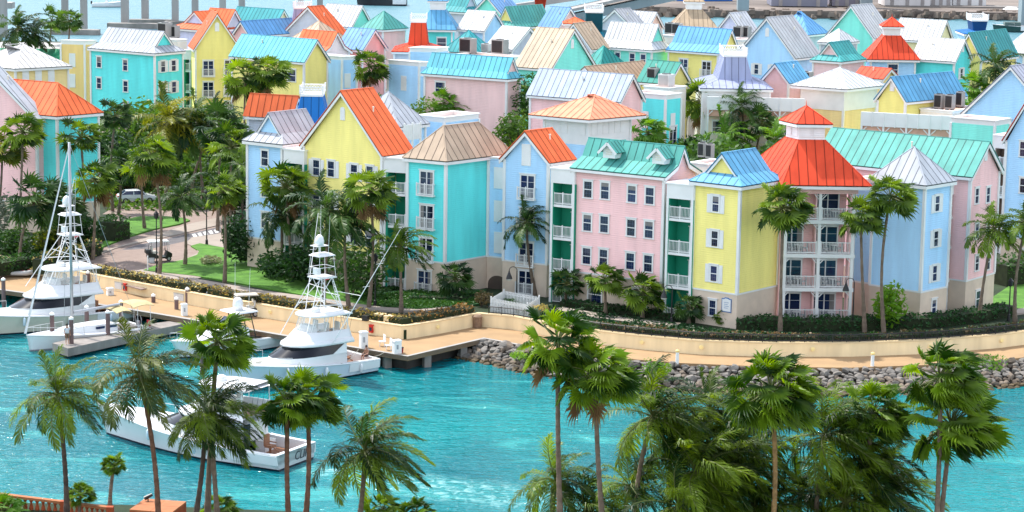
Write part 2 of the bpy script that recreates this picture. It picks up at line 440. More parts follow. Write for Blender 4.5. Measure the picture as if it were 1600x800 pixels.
            if vent and s.gvent:
                p = Q(m, 0, s.zE+(zR-s.zE)*.62); dd = ex if axis == 'v' else ex
                f = 'l' if axis == 'v' else 'r'; d = -s.u if f == 'l' else s.v
                place_win(s.root, p, atan2(d.y, d.x), 'vent')
        elif kind in ('hip', 'pyramid'):
            d0 = inset if inset else (Y/2+o if kind == 'pyramid' else m+o); d1 = d0 if back is None else back
            for x in (-o, X+o): sl.append(([Q(x, -o, zE), Q(x, Y+o, zE)]+([Q(m, Y+o-d1, zR)] if Y+2*o-d0-d1 > .05 else [])+[Q(m, -o+d0, zR)], ey))
            sl.append(([Q(-o, -o, zE), Q(X+o, -o, zE), Q(m, -o+d0, zR)], ex))
            if d1 > 0: sl.append(([Q(-o, Y+o, zE), Q(X+o, Y+o, zE), Q(m, Y+o-d1, zR)], ex))
            s.fascia(o, zE-.09)
            for x in (-o, X+o):
                T.append((Q(x, -o, zE+.03), Q(m, -o+d0, zR+.04))); T.append((Q(x, Y+o, zE+.03), Q(m, Y+o-d1, zR+.04)))
            T.append((Q(m, -o+d0, zR+.04), Q(m, Y+o-d1, zR+.04)))
        elif kind == 'dutch':
            rn = run or X*.24; z1 = zE+(zR-zE)*frac; r0 = rn-o
            for x, xi in ((-o, r0), (X+o, X-r0)):
                sl.append(([Q(x, -o, zE), Q(x, Y+o, zE), Q(xi, Y-r0, z1), Q(xi, r0, z1)], ey))
                sl.append(([Q(xi, r0-.25, z1), Q(xi, Y-r0+.25, z1), Q(m, Y-r0+.25, zR), Q(m, r0-.25, zR)], ey))
            for y, yi in ((-o, r0), (Y+o, Y-r0)):
                sl.append(([Q(-o, y, zE), Q(X+o, y, zE), Q(X-r0, yi, z1), Q(r0, yi, z1)], ex))
            for y, sg in ((r0+.02, 1), (Y-r0-.02, -1)):
                pr = [(r0+.1, z1-.05), (X-r0-.1, z1-.05), (m, zR-.16)]
                g = MB(); g.hexa([Q(x, y, z) for x, z in pr], [Q(x, y+sg*.2, z) for x, z in pr])
                g.build('gablet_wall', s.wm, s.root)
                for xa in (r0, X-r0):
                    rk = MB()
                    A, B2 = Q(xa, y-sg*.24, z1-.085), Q(m, y-sg*.24, zR-.085); t = ey*(.1*sg); dn = V((0, 0, .3))
                    rk.hexa([A-dn, B2-dn, B2-dn+t, A-dn+t], [A, B2, B2+t, A+t]); rk.build('rake_board', WHITE, s.root)
            s.fascia(o, zE-.09)
            T.append((Q(m, r0-.25, zR+.03), Q(m, Y-r0+.25, zR+.03)))
            for x, xi in ((-o, r0), (X+o, X-r0)):
                T.append((Q(x, -o, zE+.03), Q(xi, r0, z1+.03))); T.append((Q(x, Y+o, zE+.03), Q(xi, Y-r0, z1+.03)))
        elif kind == 'mansard':
            rn = run or min(X, Y)*.2; z1 = zE+(zR-zE)*frac; tw = topw or .7
            r2 = min(X, Y)/2-tw
            for x, xi, xt in ((-o, rn, r2), (X+o, X-rn, X-r2)):
                sl.append(([Q(x, -o, zE), Q(x, Y+o, zE), Q(xi, Y-rn, z1), Q(xi, rn, z1)], ey)); sl.append(([Q(xi, rn, z1), Q(xi, Y-rn, z1), Q(xt, Y-r2, zR), Q(xt, r2, zR)], ey))
            for y, yi, yt in ((-o, rn, r2), (Y+o, Y-rn, Y-r2)):
                sl.append(([Q(-o, y, zE), Q(X+o, y, zE), Q(X-rn, yi, z1), Q(rn, yi, z1)], ex)); sl.append(([Q(rn, yi, z1), Q(X-rn, yi, z1), Q(X-r2, yt, zR), Q(r2, yt, zR)], ex))
            s.fascia(o, zE-.09)
            dk = MB(); a = r2-.15
            dk.hexa([Q(a, a, zR-.1), Q(X-a, a, zR-.1), Q(X-a, Y-a, zR-.1), Q(a, Y-a, zR-.1)], [Q(a, a, zR+.16), Q(X-a, a, zR+.16), Q(X-a, Y-a, zR+.16), Q(a, Y-a, zR+.16)])
            dk.build('roof_platform', WHITE, s.root)
            if rail:
                rl = MB(); cs = [Q(a, a, 0), Q(X-a, a, 0), Q(X-a, Y-a, 0), Q(a, Y-a, 0)]
                for k in range(4):
                    A, B2 = cs[k], cs[(k+1) % 4]; h0, h1 = zR+.16, zR+.95; L_ = (B2-A).length; dd = (B2-A).normalized()
                    rl.box((A.x, A.y, (h0+h1)/2+.08), (.14, .14, h1-h0+.16), atan2(dd.y, dd.x))
                    for zz in (h0+.12, h1-.06): rl.beam(V((A.x, A.y, zz)), V((B2.x, B2.y, zz)), .07, .09)
                    nb = max(3, int(L_/.28))
                    for i in range(nb):
                        p0 = A+dd*(L_*i/nb); p1 = A+dd*(L_*(i+1)/nb)
                        rl.beam(V((p0.x, p0.y, h0+.14)), V((p1.x, p1.y, h1-.08)), .04, .05); rl.beam(V((p0.x, p0.y, h1-.08)), V((p1.x, p1.y, h0+.14)), .03, .05)
                rl.build('roof_railing', WHITE, s.root)
            for x, xi, xt in ((-o, rn, r2), (X+o, X-rn, X-r2)):
                for y, yi, yt in ((-o, rn, r2), (Y+o, Y-rn, Y-r2)):
                    T.append((Q(x, y, zE+.03), Q(xi, yi, z1+.03))); T.append((Q(xi, yi, z1+.03), Q(xt, yt, zR+.03)))
        elif kind == 'cupola':
            hw = lantern/2; cx, cy = m, Y/2; z1 = zE+(zR-zE)*frac
            for x, xi in ((-o, cx-hw), (X+o, cx+hw)): sl.append(([Q(x, -o, zE), Q(x, Y+o, zE), Q(xi, cy+hw, z1), Q(xi, cy-hw, z1)], ey)); T += [(Q(x, -o, zE+.03), Q(xi, cy-hw, z1+.03)), (Q(x, Y+o, zE+.03), Q(xi, cy+hw, z1+.03))]
            for y, yi in ((-o, cy-hw), (Y+o, cy+hw)): sl.append(([Q(-o, y, zE), Q(X+o, y, zE), Q(cx+hw, yi, z1), Q(cx-hw, yi, z1)], ex))
            s.fascia(o, zE-.09)
            z2 = z1+(zR-z1)*.40; lb = MB(); h2 = hw*.98
            lb.hexa([Q(cx-h2, cy-h2, z1-.4), Q(cx+h2, cy-h2, z1-.4), Q(cx+h2, cy+h2, z1-.4), Q(cx-h2, cy+h2, z1-.4)], [Q(cx-h2, cy-h2, z2), Q(cx+h2, cy-h2, z2), Q(cx+h2, cy+h2, z2), Q(cx-h2, cy+h2, z2)])
            for k, (A, B2) in enumerate((((cx-h2, cy-h2), (cx+h2, cy-h2)), ((cx-h2, cy-h2), (cx-h2, cy+h2)), ((cx+h2, cy-h2), (cx+h2, cy+h2)))):
                for f0, f1 in ((.06, .44), (.56, .94)):
                    p, q = Q(A[0]+(B2[0]-A[0])*f0, A[1]+(B2[1]-A[1])*f0, (z1+z2)/2+.05), Q(A[0]+(B2[0]-A[0])*f1, A[1]+(B2[1]-A[1])*f1, (z1+z2)/2+.05)
                    lb.beam(p, q, .12, (z2-z1)*.6)
            lb.build('lantern', WHITE if not capc else paint(capc), s.root)
            c0 = hw+.42; fz = MB()
            fz.hexa([Q(cx-c0, cy-c0, z2-.02), Q(cx+c0, cy-c0, z2-.02), Q(cx+c0, cy+c0, z2-.02), Q(cx-c0, cy+c0, z2-.02)], [Q(cx-c0, cy-c0, z2+.2), Q(cx+c0, cy-c0, z2+.2), Q(cx+c0, cy+c0, z2+.2), Q(cx-c0, cy+c0, z2+.2)]); fz.build('lantern_fascia', WHITE, s.root)
            z2 += .285; ap2 = Q(cx, cy, zR)
            qs = [Q(cx-c0, cy-c0, z2), Q(cx+c0, cy-c0, z2), Q(cx+c0, cy+c0, z2), Q(cx-c0, cy+c0, z2)]
            for k in range(4): sl.append(([qs[k], qs[(k+1) % 4], ap2], qs[(k+1) % 4]-qs[k])); T.append((qs[k]+V((0, 0, .03)), ap2+V((0, 0, .04))))
            fn = MB(); fn.tube([ap2, ap2+V((0, 0, .5))], [.05, .01], 5); fn.build('finial', mats[0], s.root)
        for poly, e in sl: slope(poly, e, r, ro, mats, sp, s.solo)
        for a, b in T: ro.beam(a, b, .14, .07, 0)
        me2 = ro.mesh('roof', mats, False, ORG[s.root.name]); me2.update()
        bm = bmesh.new(); bm.from_mesh(me2); bmesh.ops.recalc_face_normals(bm, faces=bm.faces); bm.to_mesh(me2); bm.free()
        r.data = me2; bpy.data.meshes.remove(me)
        s.roof_o = r
        return s
    gvent = False
    def flat(s, par=.55, deck=None):
        m = MB(); W, Y = s.wl, s.wr; t = .3
        outer = [s.P(0, 0, 0), s.P(W, 0, 0), s.P(W, Y, 0), s.P(0, Y, 0)]; inner = [s.P(t, t, 0), s.P(W-t, t, 0), s.P(W-t, Y-t, 0), s.P(t, Y-t, 0)]
        z0, z1 = s.zE, s.zE+par
        for k in range(4):
            j = (k+1) % 4; ps = [outer[k], outer[j], inner[j], inner[k]]
            m.hexa([V((p.x, p.y, z0)) for p in ps], [V((p.x, p.y, z1)) for p in ps])
        m.build('parapet', WHITE, s.root)
        c = MB(); o = .12
        oo = [s.P(-o, -o, 0), s.P(W+o, -o, 0), s.P(W+o, Y+o, 0), s.P(-o, Y+o, 0)]
        for k in range(4):
            j = (k+1) % 4; ps = [oo[k], oo[j], inner[j], inner[k]]
            c.hexa([V((p.x, p.y, z1+.003)) for p in ps], [V((p.x, p.y, z1+.12)) for p in ps])
        c.build('parapet_cap', WHITE, s.root)
        d = MB(); d.hexa([V((p.x, p.y, z0+.004)) for p in inner], [V((p.x, p.y, z0+.12)) for p in inner]); d.build('roof_deck', deck or TERRA, s.root)
        return s

def bay(label, C, xl, zE=14.0, hu=144, hv=52, rw=3.2, floors=(2.2, 5.2, 8.2, 11.2), depth=1.6, wall='e9e4dc', arch=False, inner=None, hi=None, name='balcony_block', skipg=False, door=True, pil=.22):
    """recessed balcony bay: beam on top, pilasters, slabs and railings, coloured back wall"""
    s = Block(name, label, C, xl, None, wall, zE=zE, hu=hu, hv=hv, rw=rw, base=False, corners=False, group='recessed balcony bays', wallmat=inner or GREENWALL)
    s.zE = zE-1.25
    s.walls(inset_l=depth, corner=False)
    s.zE = zE
    W = s.wl; d = -s.u; rz = atan2(d.y, d.x)
    t = MB(); t.hexa([s.P(-.0, 0, zE-1.25), s.P(W, 0, zE-1.25), s.P(W, s.wr, zE-1.25), s.P(0, s.wr, zE-1.25)], [s.P(0, 0, zE), s.P(W, 0, zE), s.P(W, s.wr, zE), s.P(0, s.wr, zE)])
    o = .1; t.hexa([s.P(-o, -o, zE+.003), s.P(W+o, -o, zE+.003), s.P(W+o, s.wr, zE+.003), s.P(-o, s.wr, zE+.003)], [s.P(-o, -o, zE+.14), s.P(W+o, -o, zE+.14), s.P(W+o, s.wr, zE+.14), s.P(-o, s.wr, zE+.14)])
    t.build('top_beam', WHITE, s.root)
    for a in (pil/2, W-pil/2):
        p = MB(); q = s.P(a, depth/2, 0); p.box((q.x, q.y, (s.z0-.4+zE-1.25)/2), (pil-.02, depth-.01, zE-1.255-s.z0+.4), rz); p.build('side_wall', inner or GREENWALL, s.root)
        p = MB(); q = s.P(a, .12, 0); p.box((q.x, q.y, (s.z0-.4+zE-1.25)/2), (pil+.01, .26, zE-1.257-s.z0+.4), rz); p.build('pilaster', WHITE, s.root)
    for k, f in enumerate(floors):
        if f > s.z0+.5:
            sl = MB(); sl.hexa([s.P(pil, .02, f-.22), s.P(W-pil, .02, f-.22), s.P(W-pil, depth-.003, f-.22), s.P(pil, depth-.003, f-.22)], [s.P(pil, .02, f), s.P(W-pil, .02, f), s.P(W-pil, depth-.003, f), s.P(pil, depth-.003, f)])
            sl.build('balcony_floor', WHITE, s.root)
        elif skipg: continue
        r = MB(); w_ = W-2*pil-.01; rail_into(r, w_, 0.02, 0, 1.05, slab=False, mids=1)
        me = r.mesh('railing', WHITE); q = s.P(W/2, .06, f+.02); inst('railing', me, s.root, q, rz)
        if door and W > 1.7:
            q = s.P(pil+.62, depth-.02, f+1.06); place_win(s.root, q, rz, 'slim')
    return s

def ac_unit(P, rz, label, white=False, sz=(1.1, 1.0, 1.3)):
    sz = tuple(q*.8 for q in sz)
    r = thing('air_conditioner', P, label, 'air conditioner', 'rooftop air conditioners')
    m = MB(); m.box(P+V((0, 0, .15+sz[2]/2)), sz, rz); m.build('casing', mat('ac_white', (.6, .6, .58), .5, .08) if white else mat('ac_grey', (.32, .32, .31), .5, .1), r)
    g = MB(); dx, dy = sin(rz), -cos(rz)
    g.box(P+V((dx*(sz[1]/2+.01), dy*(sz[1]/2+.01), .15+sz[2]*.52)), (sz[0]*.86, .03, sz[2]*.8), rz); g.build('coil_grille', DARKMETAL if not white else mat('ac_grille', (.4, .4, .39), .6), r)
    t = MB(); c = P+V((0, 0, .15+sz[2])); t.lathe(c, [(min(sz[:2])*.4, 0), (min(sz[:2])*.4, .08)], 10); t.build('fan_guard', DARKMETAL, r)
    f = MB()
    for sx in (-.35, .35):
        q = P+V((cos(rz)*sx*sz[0], sin(rz)*sx*sz[0], .075)); f.box(q, (.12, sz[1]*.9, .15), rz)
    f.build('feet', DARKMETAL, r); return r
# ------------------------------------------------------------------ buildings, front row
Block.log = []
YE, TQ, LB, PK, MT = 'f5e78a', '68e6e2', 'b0daf8', 'f6c8c4', '8aecd8'
OR, WH, TN, TL, BL, CY, LV, RD, RB = 'f27444', 'c9cfd8', 'd6bda4', '68c4b8', '72bce8', '74d2e6', 'b7bfe2', 'ec5232', '2a86dc'
CR = 'f2d998'
def front_left():
    b = Block('gabled_house', 'light blue house with grey white gablet roof left of the yellow gabled house', (441, 226), 387, None, LB, WH, rw=6.2, solo=True)
    b.roof('dutch', 'v', ay=176, frac=.3); b.walls(); b.win('l', 414, 247, 'sash', n=3)
    bay('narrow green balcony bay between the light blue house and the yellow gabled house', (475, 237), 443, zE=14.2)
    b = Block('gabled_house', 'yellow gabled house with steep orange roof behind the white sport fishing boat', (597, 244), 475.6, 640, YE, OR, solo=True, hu=141)
    b.gvent = True; b.roof('gable', 'v', ay=142); b.walls()
    for x, y in ((494.5, 262), (517.5, 264), (553.5, 269.5), (578, 272)): b.win('l', x, y, 'sash+' if x in (494.5, 553.5) else 'sash++', n=3)
    bay('green balcony bay between the yellow gabled house and the turquoise house', (637, 250), 599, zE=14.4, depth=1.8, hu=160)
    b = Block('hipped_house', 'turquoise house with tan hipped roof above the low fan palm', (696.8, 252.5), 637.6, None, TQ, TN, hu=149, hv=49, rw=8.6, solo=True)
    b.roof('hip', 'v', ay=197, inset=2.5, back=2.0); b.walls()
    for y in (286, 339): b.win('l', 667, y, 'door+')
    b.win('l', 666, 390, 'door+'); b.win('l', 664, 441, 'door+')
    b = Block('gabled_house', 'light blue house with narrow orange gable behind the lone coconut palm', (857, 255), 789, 892, LB, OR, hu=152, hv=50, solo=True)
    b.gvent = False; b.roof('gable', 'v', ay=205); b.walls()
    b.win('l', 822.5, 242, 'blind'); b.win('l', 824.5, 292, 'door+'); b.win('l', 822.5, 397, 'door+'); b.win('l', 822, 441, 'door+'); b.win('l', 823.5, 345, 'door+')
    b = Block('connecting_house', 'light blue flat house front with three stacked white shutter panels and an arched passage', (790, 250), 764, None, LB, None, hu=152, rw=5, zE=14.4)
    b.flat(.1); b.walls()
    for y in (278, 330, 379): b.win('l', 779, y, 'blind')
    a = MB(); P0, d = b.face('l'); p = on_plane(P0, d, 778, 452); n = V((d.y, -d.x, 0))
    pts = [(-1.05, -1.6), (1.05, -1.6)]+[(1.05*cos(t), .45+.85*sin(t)) for t in [i*pi/10 for i in range(11)]]
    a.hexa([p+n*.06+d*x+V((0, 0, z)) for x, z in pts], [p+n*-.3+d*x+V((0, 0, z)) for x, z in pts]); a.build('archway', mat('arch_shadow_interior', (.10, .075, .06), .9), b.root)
    bay('green balcony bay between the orange gabled light blue house and the pink house', (898, 267), 861, zE=14.4, hu=150)
    b = Block('long_house', 'pink house with twelve sash windows and a green roof carrying two dormers', (1038, 277), 898.7, 1088, PK, TL, hu=146, hv=50, solo=True)
    b.roof('break', 'u', ay=229, frac=.36, run=1.5); b.walls()
    for x, y in ((919, 296), (945.5, 298), (987.5, 303), (1015.5, 306)): b.win('l', x, y, 'sash', n=3)
    b.win('l', 930, 460, 'wide'); b.win('l', 1000, 465, 'wide')
    for px, py in ((943, 234), (1020, 243)):                       # dormers
        c = V((0, 0, 0)); t0 = solve_t(b.P(b.wl, 0, 15), -b.u, px); q = b.P(b.wl-t0, .75, 0)
        zb = solve_z(q, py)-.75
        D = MB(); e = b.u; fw = -b.v
        pr = [(-.62, 0), (.62, 0), (.62, .75), (0, 1.35), (-.62, .75)]
        D.hexa([q+e*x+V((0, 0, zb+z)) for x, z in pr], [q+e*x-fw*2.4+V((0, 0, zb+z)) for x, z in pr])
        do = D.build('dormer', WHITE, b.root)
        R = MB()
        for sx in (-1, 1):
            A = [q+e*(sx*.95)+fw*.3+V((0, 0, zb+.52)), q+e*(sx*.95)-fw*2.4+V((0, 0, zb+.52)), q-fw*2.4+V((0, 0, zb+1.46)), q+fw*.3+V((0, 0, zb+1.46))]
            slope(A, b.v, None, R, None, .5, False)
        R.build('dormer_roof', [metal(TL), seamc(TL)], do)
        Wd = MB()
        for k in range(3): Wd.beam(q+e*-.3+fw*.02+V((0, 0, zb+.35+.2*k)), q+e*.3+fw*.02+V((0, 0, zb+.35+.2*k)), .05, .1)
        Wd.build('dormer_louvre', CREAM, do)
        for sx in (-1, 1):
            rk = MB(); rk.beam(q+e*(sx*.95)+fw*.3+V((0, 0, zb+.40)), q+fw*.3+V((0, 0, zb+1.34)), .1, .22); rk.build('rake_board', WHITE, do)
    bay('green balcony bay between the pink house and the yellow corner house', (1084, 291), 1042, zE=14.2, hu=148)
    b = Block('corner_house', 'yellow corner house with blue gablet roof and a notice by its lowest window', (1156.8, 291.5), 1085.5, 1219.5, YE, BL, hu=142, hv=50, solo=True)
    b.roof('dutch', 'v', ay=239, frac=.3); b.walls()
    b.win('l', 1118.5, 318.7, 'small+'); b.win('l', 1117, 373, 'small+'); b.win('l', 1115.5, 427.5, 'small+'); b.win('l', 1114, 481, 'small')
    P0, d = b.face('l'); p = on_plane(P0, d, 1136, 477); n = V((d.y, -d.x, 0)); m = MB()
    def sp(w, h): return [(-w, -h), (w, -h), (w, h), (w*.6, h), (w*.35, h*1.15), (-w*.35, h*1.15), (-w*.6, h), (-w, h)]
    m.hexa([p+n*.06+d*x+V((0, 0, z)) for x, z in sp(.5, .6)], [p+n*.1+d*x+V((0, 0, z)) for x, z in sp(.5, .6)]); so_ = m.build('wall_notice', mat('sign_blue_rim', (.05, .16, .38), .5), b.root)
    m = MB(); m.hexa([p+n*.1+d*x+V((0, 0, z)) for x, z in sp(.43, .52)], [p+n*.115+d*x+V((0, 0, z)) for x, z in sp(.43, .52)]); m.build('notice_face', WHITE, so_)
    m = MB()
    for k in range(4): m.beam(p+n*.118+d*-.25+V((0, 0, .25-.16*k)), p+n*.118+d*(.25-.12*(k % 2))+V((0, 0, .25-.16*k)), .01, .05)
    m.build('notice_text', mat('notice_ink', (.25, .33, .45), .6), so_)

def turret():
    zE = 14.3
    b = Block('balcony_house', 'pink balcony tower with red cupola roof between the yellow and the blue corner houses', (1339, 290), 1229, None, PK, RD, zE=zE, hu=181, hv=112, rw=6.5, solo=True)
    b.base = False; b.corners = False; b.zb = b.z0
    b.roof('cupola', 'v', ay=165.5, frac=.56, lantern=2.35, capc='f3e4e2', o=.85, sp=.78)
    b.walls(inset_l=1.7, corner=False)
    W = b.wl; rz = atan2(-b.u.y, -b.u.x)
    t = MB(); t.hexa([b.P(-.1, -.1, zE-.75), b.P(W+.1, -.1, zE-.75), b.P(W+.1, b.wr, zE-.75), b.P(-.1, b.wr, zE-.75)], [b.P(-.1, -.1, zE-.1), b.P(W+.1, -.1, zE-.1), b.P(W+.1, b.wr, zE-.1), b.P(-.1, b.wr, zE-.1)]); t.build('top_beam', paint(PK), b.root)
    fl = [2.2, 5.2, 8.2, 11.2]
    for a in (.13, W/2, W-.13):
        p = MB(); q = b.P(a, .14, 0); p.box((q.x, q.y, (1.6+zE-.755)/2), (.26, .26, zE-.755-1.6), rz); p.build('post', WHITE, b.root)
    for a, wdt in ((.06, .12), (W/2, .10), (W-.06, .12)):
        p = MB(); q = b.P(a, 1.0, 0); p.box((q.x, q.y, (2.0+zE-.76)/2), (wdt, 1.39, zE-.76-2.0), rz); p.build('side_wall', paint(PK), b.root)
    for f in fl:
        sl = MB(); sl.hexa([b.P(-.06, -.04, f-.32), b.P(W+.06, -.04, f-.32), b.P(W+.06, 1.69, f-.32), b.P(-.06, 1.69, f-.32)], [b.P(-.06, -.04, f), b.P(W+.06, -.04, f), b.P(W+.06, 1.69, f), b.P(-.06, 1.69, f)]); sl.build('balcony_floor', WHITE, b.root)
        for h in (0, 1):
            c = W*(.25+.5*h); r = MB(); rail_into(r, W/2-.3, .02, 0, 1.05, slab=False, mids=0); q = b.P(c, .16, f+.01)
            inst('railing', r.mesh('railing', WHITE), b.root, q, rz)
            place_win(b.root, b.P(c+.12, 1.68, f+1.12), rz, 'slider')
            tb = MB(); q = b.P(c-.2, .9, f); tb.lathe(q, [(.28, 0), (.05, .04), (.05, .68), (.42, .69), (.42, .73)], 10); tb.build('balcony_table', WHITE, b.root)
            for sx in (-.75, .55):
                ch = MB(); q = b.P(c+sx, 1.0, f); ch.box(q+V((0, 0, .42)), (.5, .5, .06), rz); ch.box(q+V((0, 0, .68))-b.u*.22*(1 if sx < 0 else -1), (.05, .5, .5), rz)
                for i in (-1, 1):
                    for j in (-1, 1): ch.box(q+V((i*.2, j*.2, .2)), (.05, .05, .4), rz)
                ch.build('balcony_chair', mat('patio_chair', (.35, .35, .36), .6), b.root)
            for sx in (-1, 1):                                        # brackets under the beam
                br = MB(); ztop = (f+2.68) if f < 11 else zE-.76; a0 = c+sx*(W/4-.14); a1 = c+sx*(W/4-.55)
                br.beam(b.P(a0, .1, ztop-.5), b.P(a1, .1, ztop-.06), .07, .07)
                br.beam(b.P(a0, .1, ztop-.25), b.P((a0+a1)/2, .1, ztop-.06), .05, .05); br.build('bracket', WHITE, b.root)

def front_right():
    b = Block('corner_house', 'light blue corner house with white pyramid roof right of the pink balcony tower', (1445.5, 290), 1366, 1486, LB, WH, hu=138, hv=47, solo=True)
    b.roof('pyramid', 'v', ay=229.5); b.walls()
    b.win('r', 1464, 318, 'small+'); b.win('r', 1462, 373, 'small+'); b.win('r', 1460, 427, 'small+'); b.win('r', 1458, 480, 'small')
    b = Block('connecting_house', 'light blue flat wing behind the two slim palms beside the pink balcony tower', (1372, 287), 1338, None, LB, None, zE=14.2, hu=138, hv=47, rw=5)
    b.flat(.2); b.walls()
    bay2('glazed balcony bay on the right side of the light blue corner house', (1487, 284), 1507)
    b = Block('gabled_house', 'pink gabled house with long teal roof at the right end of the row', (1516.5, 277), None, 1560.6, PK, TL, lw=15.5, hu=143, hv=53, solo=True)
    b.gvent = True; b.roof('gable', 'u', ay=222); b.walls()
    for y in (306, 361, 411): b.win('r', 1526, y, 'small'); b.win('r', 1543.5, y-1.5, 'small')
    b.win('r', 1527, 467, 'sash'); 
    b = Block('gabled_house', 'light blue house with orange red roof cut by the right edge', (1650, 228), 1573, None, LB, RD, hu=143, hv=52, rw=8, zE=14.8)
    b.roof('gable', 'v', ay=142); b.walls(); 
    for y in (233, 290, 346, 402): b.win('l', 1600, y, 'sash')
    bay('dim balcony bay left of the light blue house at the right edge', (1574, 214), 1553, zE=14.4, inner=mat('tan_recess', (.30, .22, .17), .8), door=False)

def bay2(label, C, xr):
    """bay on the side face, seen from the side"""
    s = Block('balcony_block', label, C, None, xr, 'efe6e0', lw=3, zE=14.1, hu=138, hv=50, base=False, group='recessed balcony bays', wallmat=GREENWALL, corners=False)
    W = s.wr; s.Pn = s.P
    core = MB(); core.hexa([s.P(1.5, 0, 1.8), s.P(3, 0, 1.8), s.P(3, W, 1.8), s.P(1.5, W, 1.8)], [s.P(1.5, 0, 12.8), s.P(3, 0, 12.8), s.P(3, W, 12.8), s.P(1.5, W, 12.8)]); core.build('back_wall', GREENWALL, s.root)
    t = MB(); t.hexa([s.P(0, 0, 12.9), s.P(3, 0, 12.9), s.P(3, W, 12.9), s.P(0, W, 12.9)], [s.P(0, 0, 14.1), s.P(3, 0, 14.1), s.P(3, W, 14.1), s.P(0, W, 14.1)]); t.build('top_beam', WHITE, s.root)
    rz = atan2(s.v.y, s.v.x)
    for bb in (.12, W-.12):
        p = MB(); q = s.P(.74, bb, 0); p.box((q.x, q.y, 7.2), (.24, 1.46, 11.38), rz); p.build('pilaster', WHITE, s.root)
    for f in (2.2, 5.2, 8.2, 11.2-1.2+.9):
        sl = MB(); sl.hexa([s.P(.02, .245, f-.22), s.P(1.49, .245, f-.22), s.P(1.49, W-.245, f-.22), s.P(.02, W-.245, f-.22)], [s.P(.02, .245, f), s.P(1.49, .245, f), s.P(1.49, W-.245, f), s.P(.02, W-.245, f)]); sl.build('balcony_floor', WHITE, s.root)
        r = MB(); rail_into(r, W-.5, .02, 0, 1.05, slab=False, mids=1); inst('railing', r.mesh('railing', WHITE), s.root, s.P(.08, W/2, f+.01), rz)
        g = MB(); g.beam(s.P(1.1, .25, f+1.3), s.P(1.1, W-.25, f+1.3), .03, 2.3); g.build('screen', mat('bay_screen', (.16, .17, .17), .4), s.root)

front_left(); turret(); front_right()

# ------------------------------------------------------------------ buildings behind
def gab(label, C, xl, xr, wall, roofc, axis, ay, zE=14.6, kind='gable', vent=False, wins=(), name='gabled_house', sp=.78, frac=.3, run=None, **k):
    k['solo'] = C[1] > 75
    b = Block(name, label, C, xl, xr, wall, roofc, zE=zE, **k); b.gvent = vent
    b.roof(kind, axis, ay=ay, sp=sp, frac=frac, run=run); b.walls()
    for f, x, y, kd in wins: b.win(f, x, y, kd)
    return b
def flatb(label, C, xl, xr, wall, zE=14.2, wins=(), par=.5, **k):
    b = Block('flat_roofed_house', label, C, xl, xr, wall, None, zE=zE, **k); b.flat(par); b.walls()
    for f, x, y, kd in wins: b.win(f, x, y, kd)
    return b
# middle, left to right
gab('white hipped roof house just behind the orange roof of the yellow gabled house', (622, 199), 548, 664, LB, WH, 'v', 143, zE=14.2, kind='pyramid', name='hipped_house')
flatb('low light blue flat-roofed house with white rim behind the tan hipped roof', (694, 192), 653, 748, LB)
gab('small house with orange roof behind the light blue gablet house', (455, 186), 388, 470, WH, OR, 'u', 150, zE=13.8, hu=160)
b = Block('mansard_house', 'steep royal blue mansard with white fretwork rail left of the yellow gable', (518, 199), 452, None, LB, RB, hu=180, hv=90, rw=5.4, zE=13.8); b.roof('mansard', 'v', ay=147, frac=.12, run=.6, topw=1.05, sp=.78); b.walls()
b = Block('square_pavilion', 'white louvred pavilion with low salmon hipped roof behind the pink house', (919, 186), 851, 985, WH, 'ee9a78', zE=15.0, hu=146, hv=42, wallmat=WHITE); b.roof('hip', 'v', ay=147.5, o=1.1, inset=5.2, back=4.2, sp=.78); b.walls()
for x in (872, 882, 900, 910): b.win('l', x, 198+(x-890)*.11, 'blinds')
for x in (928, 937, 946, 955, 964, 973): b.win('r', x, 198-(x-946)*.1, 'blinds')
lo = MB(); lo.hexa([b.P(-.06, -.06, 3), b.P(b.wl+.06, -.06, 3), b.P(b.wl+.06, b.wr, 3), b.P(-.06, b.wr, 3)], [b.P(-.06, -.06, 12.2), b.P(b.wl+.06, -.06, 12.2), b.P(b.wl+.06, b.wr, 12.2), b.P(-.06, b.wr, 12.2)]); lo.build('lower_wall', paint(LB), b.root)
gab('pale pink house with long pale blue metal roof behind the salmon roofed pavilion', (968, 160), 829, 1002, PK, 'c6d4e8', 'u', 117, hu=148)
b = flatb('turquoise flat roofed house with arched doorway right of the salmon roofed pavilion', (1040, 156), 985, 1064, TQ, wins=[('l', 1008, 187, 'blind'), ('r', 1051, 190, 'blind'), ('r', 1051, 212, 'door')])
gab('house with tan metal roof behind the pale blue metal roof', (938, 133), 893, 1024, WH, 'cdae92', 'v', 104)
gab('small yellow gabled house with teal roof behind rooftop air conditioners', (1044, 132), 1000, 1075, YE, '3fae9e', 'u', 97.5)
b = Block('mansard_house', 'tall lavender grey mansard with white fretwork rail in the middle of the resort', (1203, 140), 1098, None, WH, LV, hu=180, hv=90, rw=11, wallmat=WHITE); b.roof('mansard', 'v', ay=85, frac=.24, run=2.0, topw=1.3, sp=.78); b.walls()
gab('small pink gabled house with bright blue roof beside the white hipped yellow tower', (1232, 131), 1192, 1262, PK, BL, 'v', 99)
b = Block('square_pavilion', 'yellow tower house with white louvred storey and broad white hipped roof', (1319, 139), 1253.6, 1369, CR, 'e2e6ea', hu=146, hv=48, zE=14.8); b.roof('pyramid', 'v', ay=105.5, o=1.0, sp=.78); b.walls()
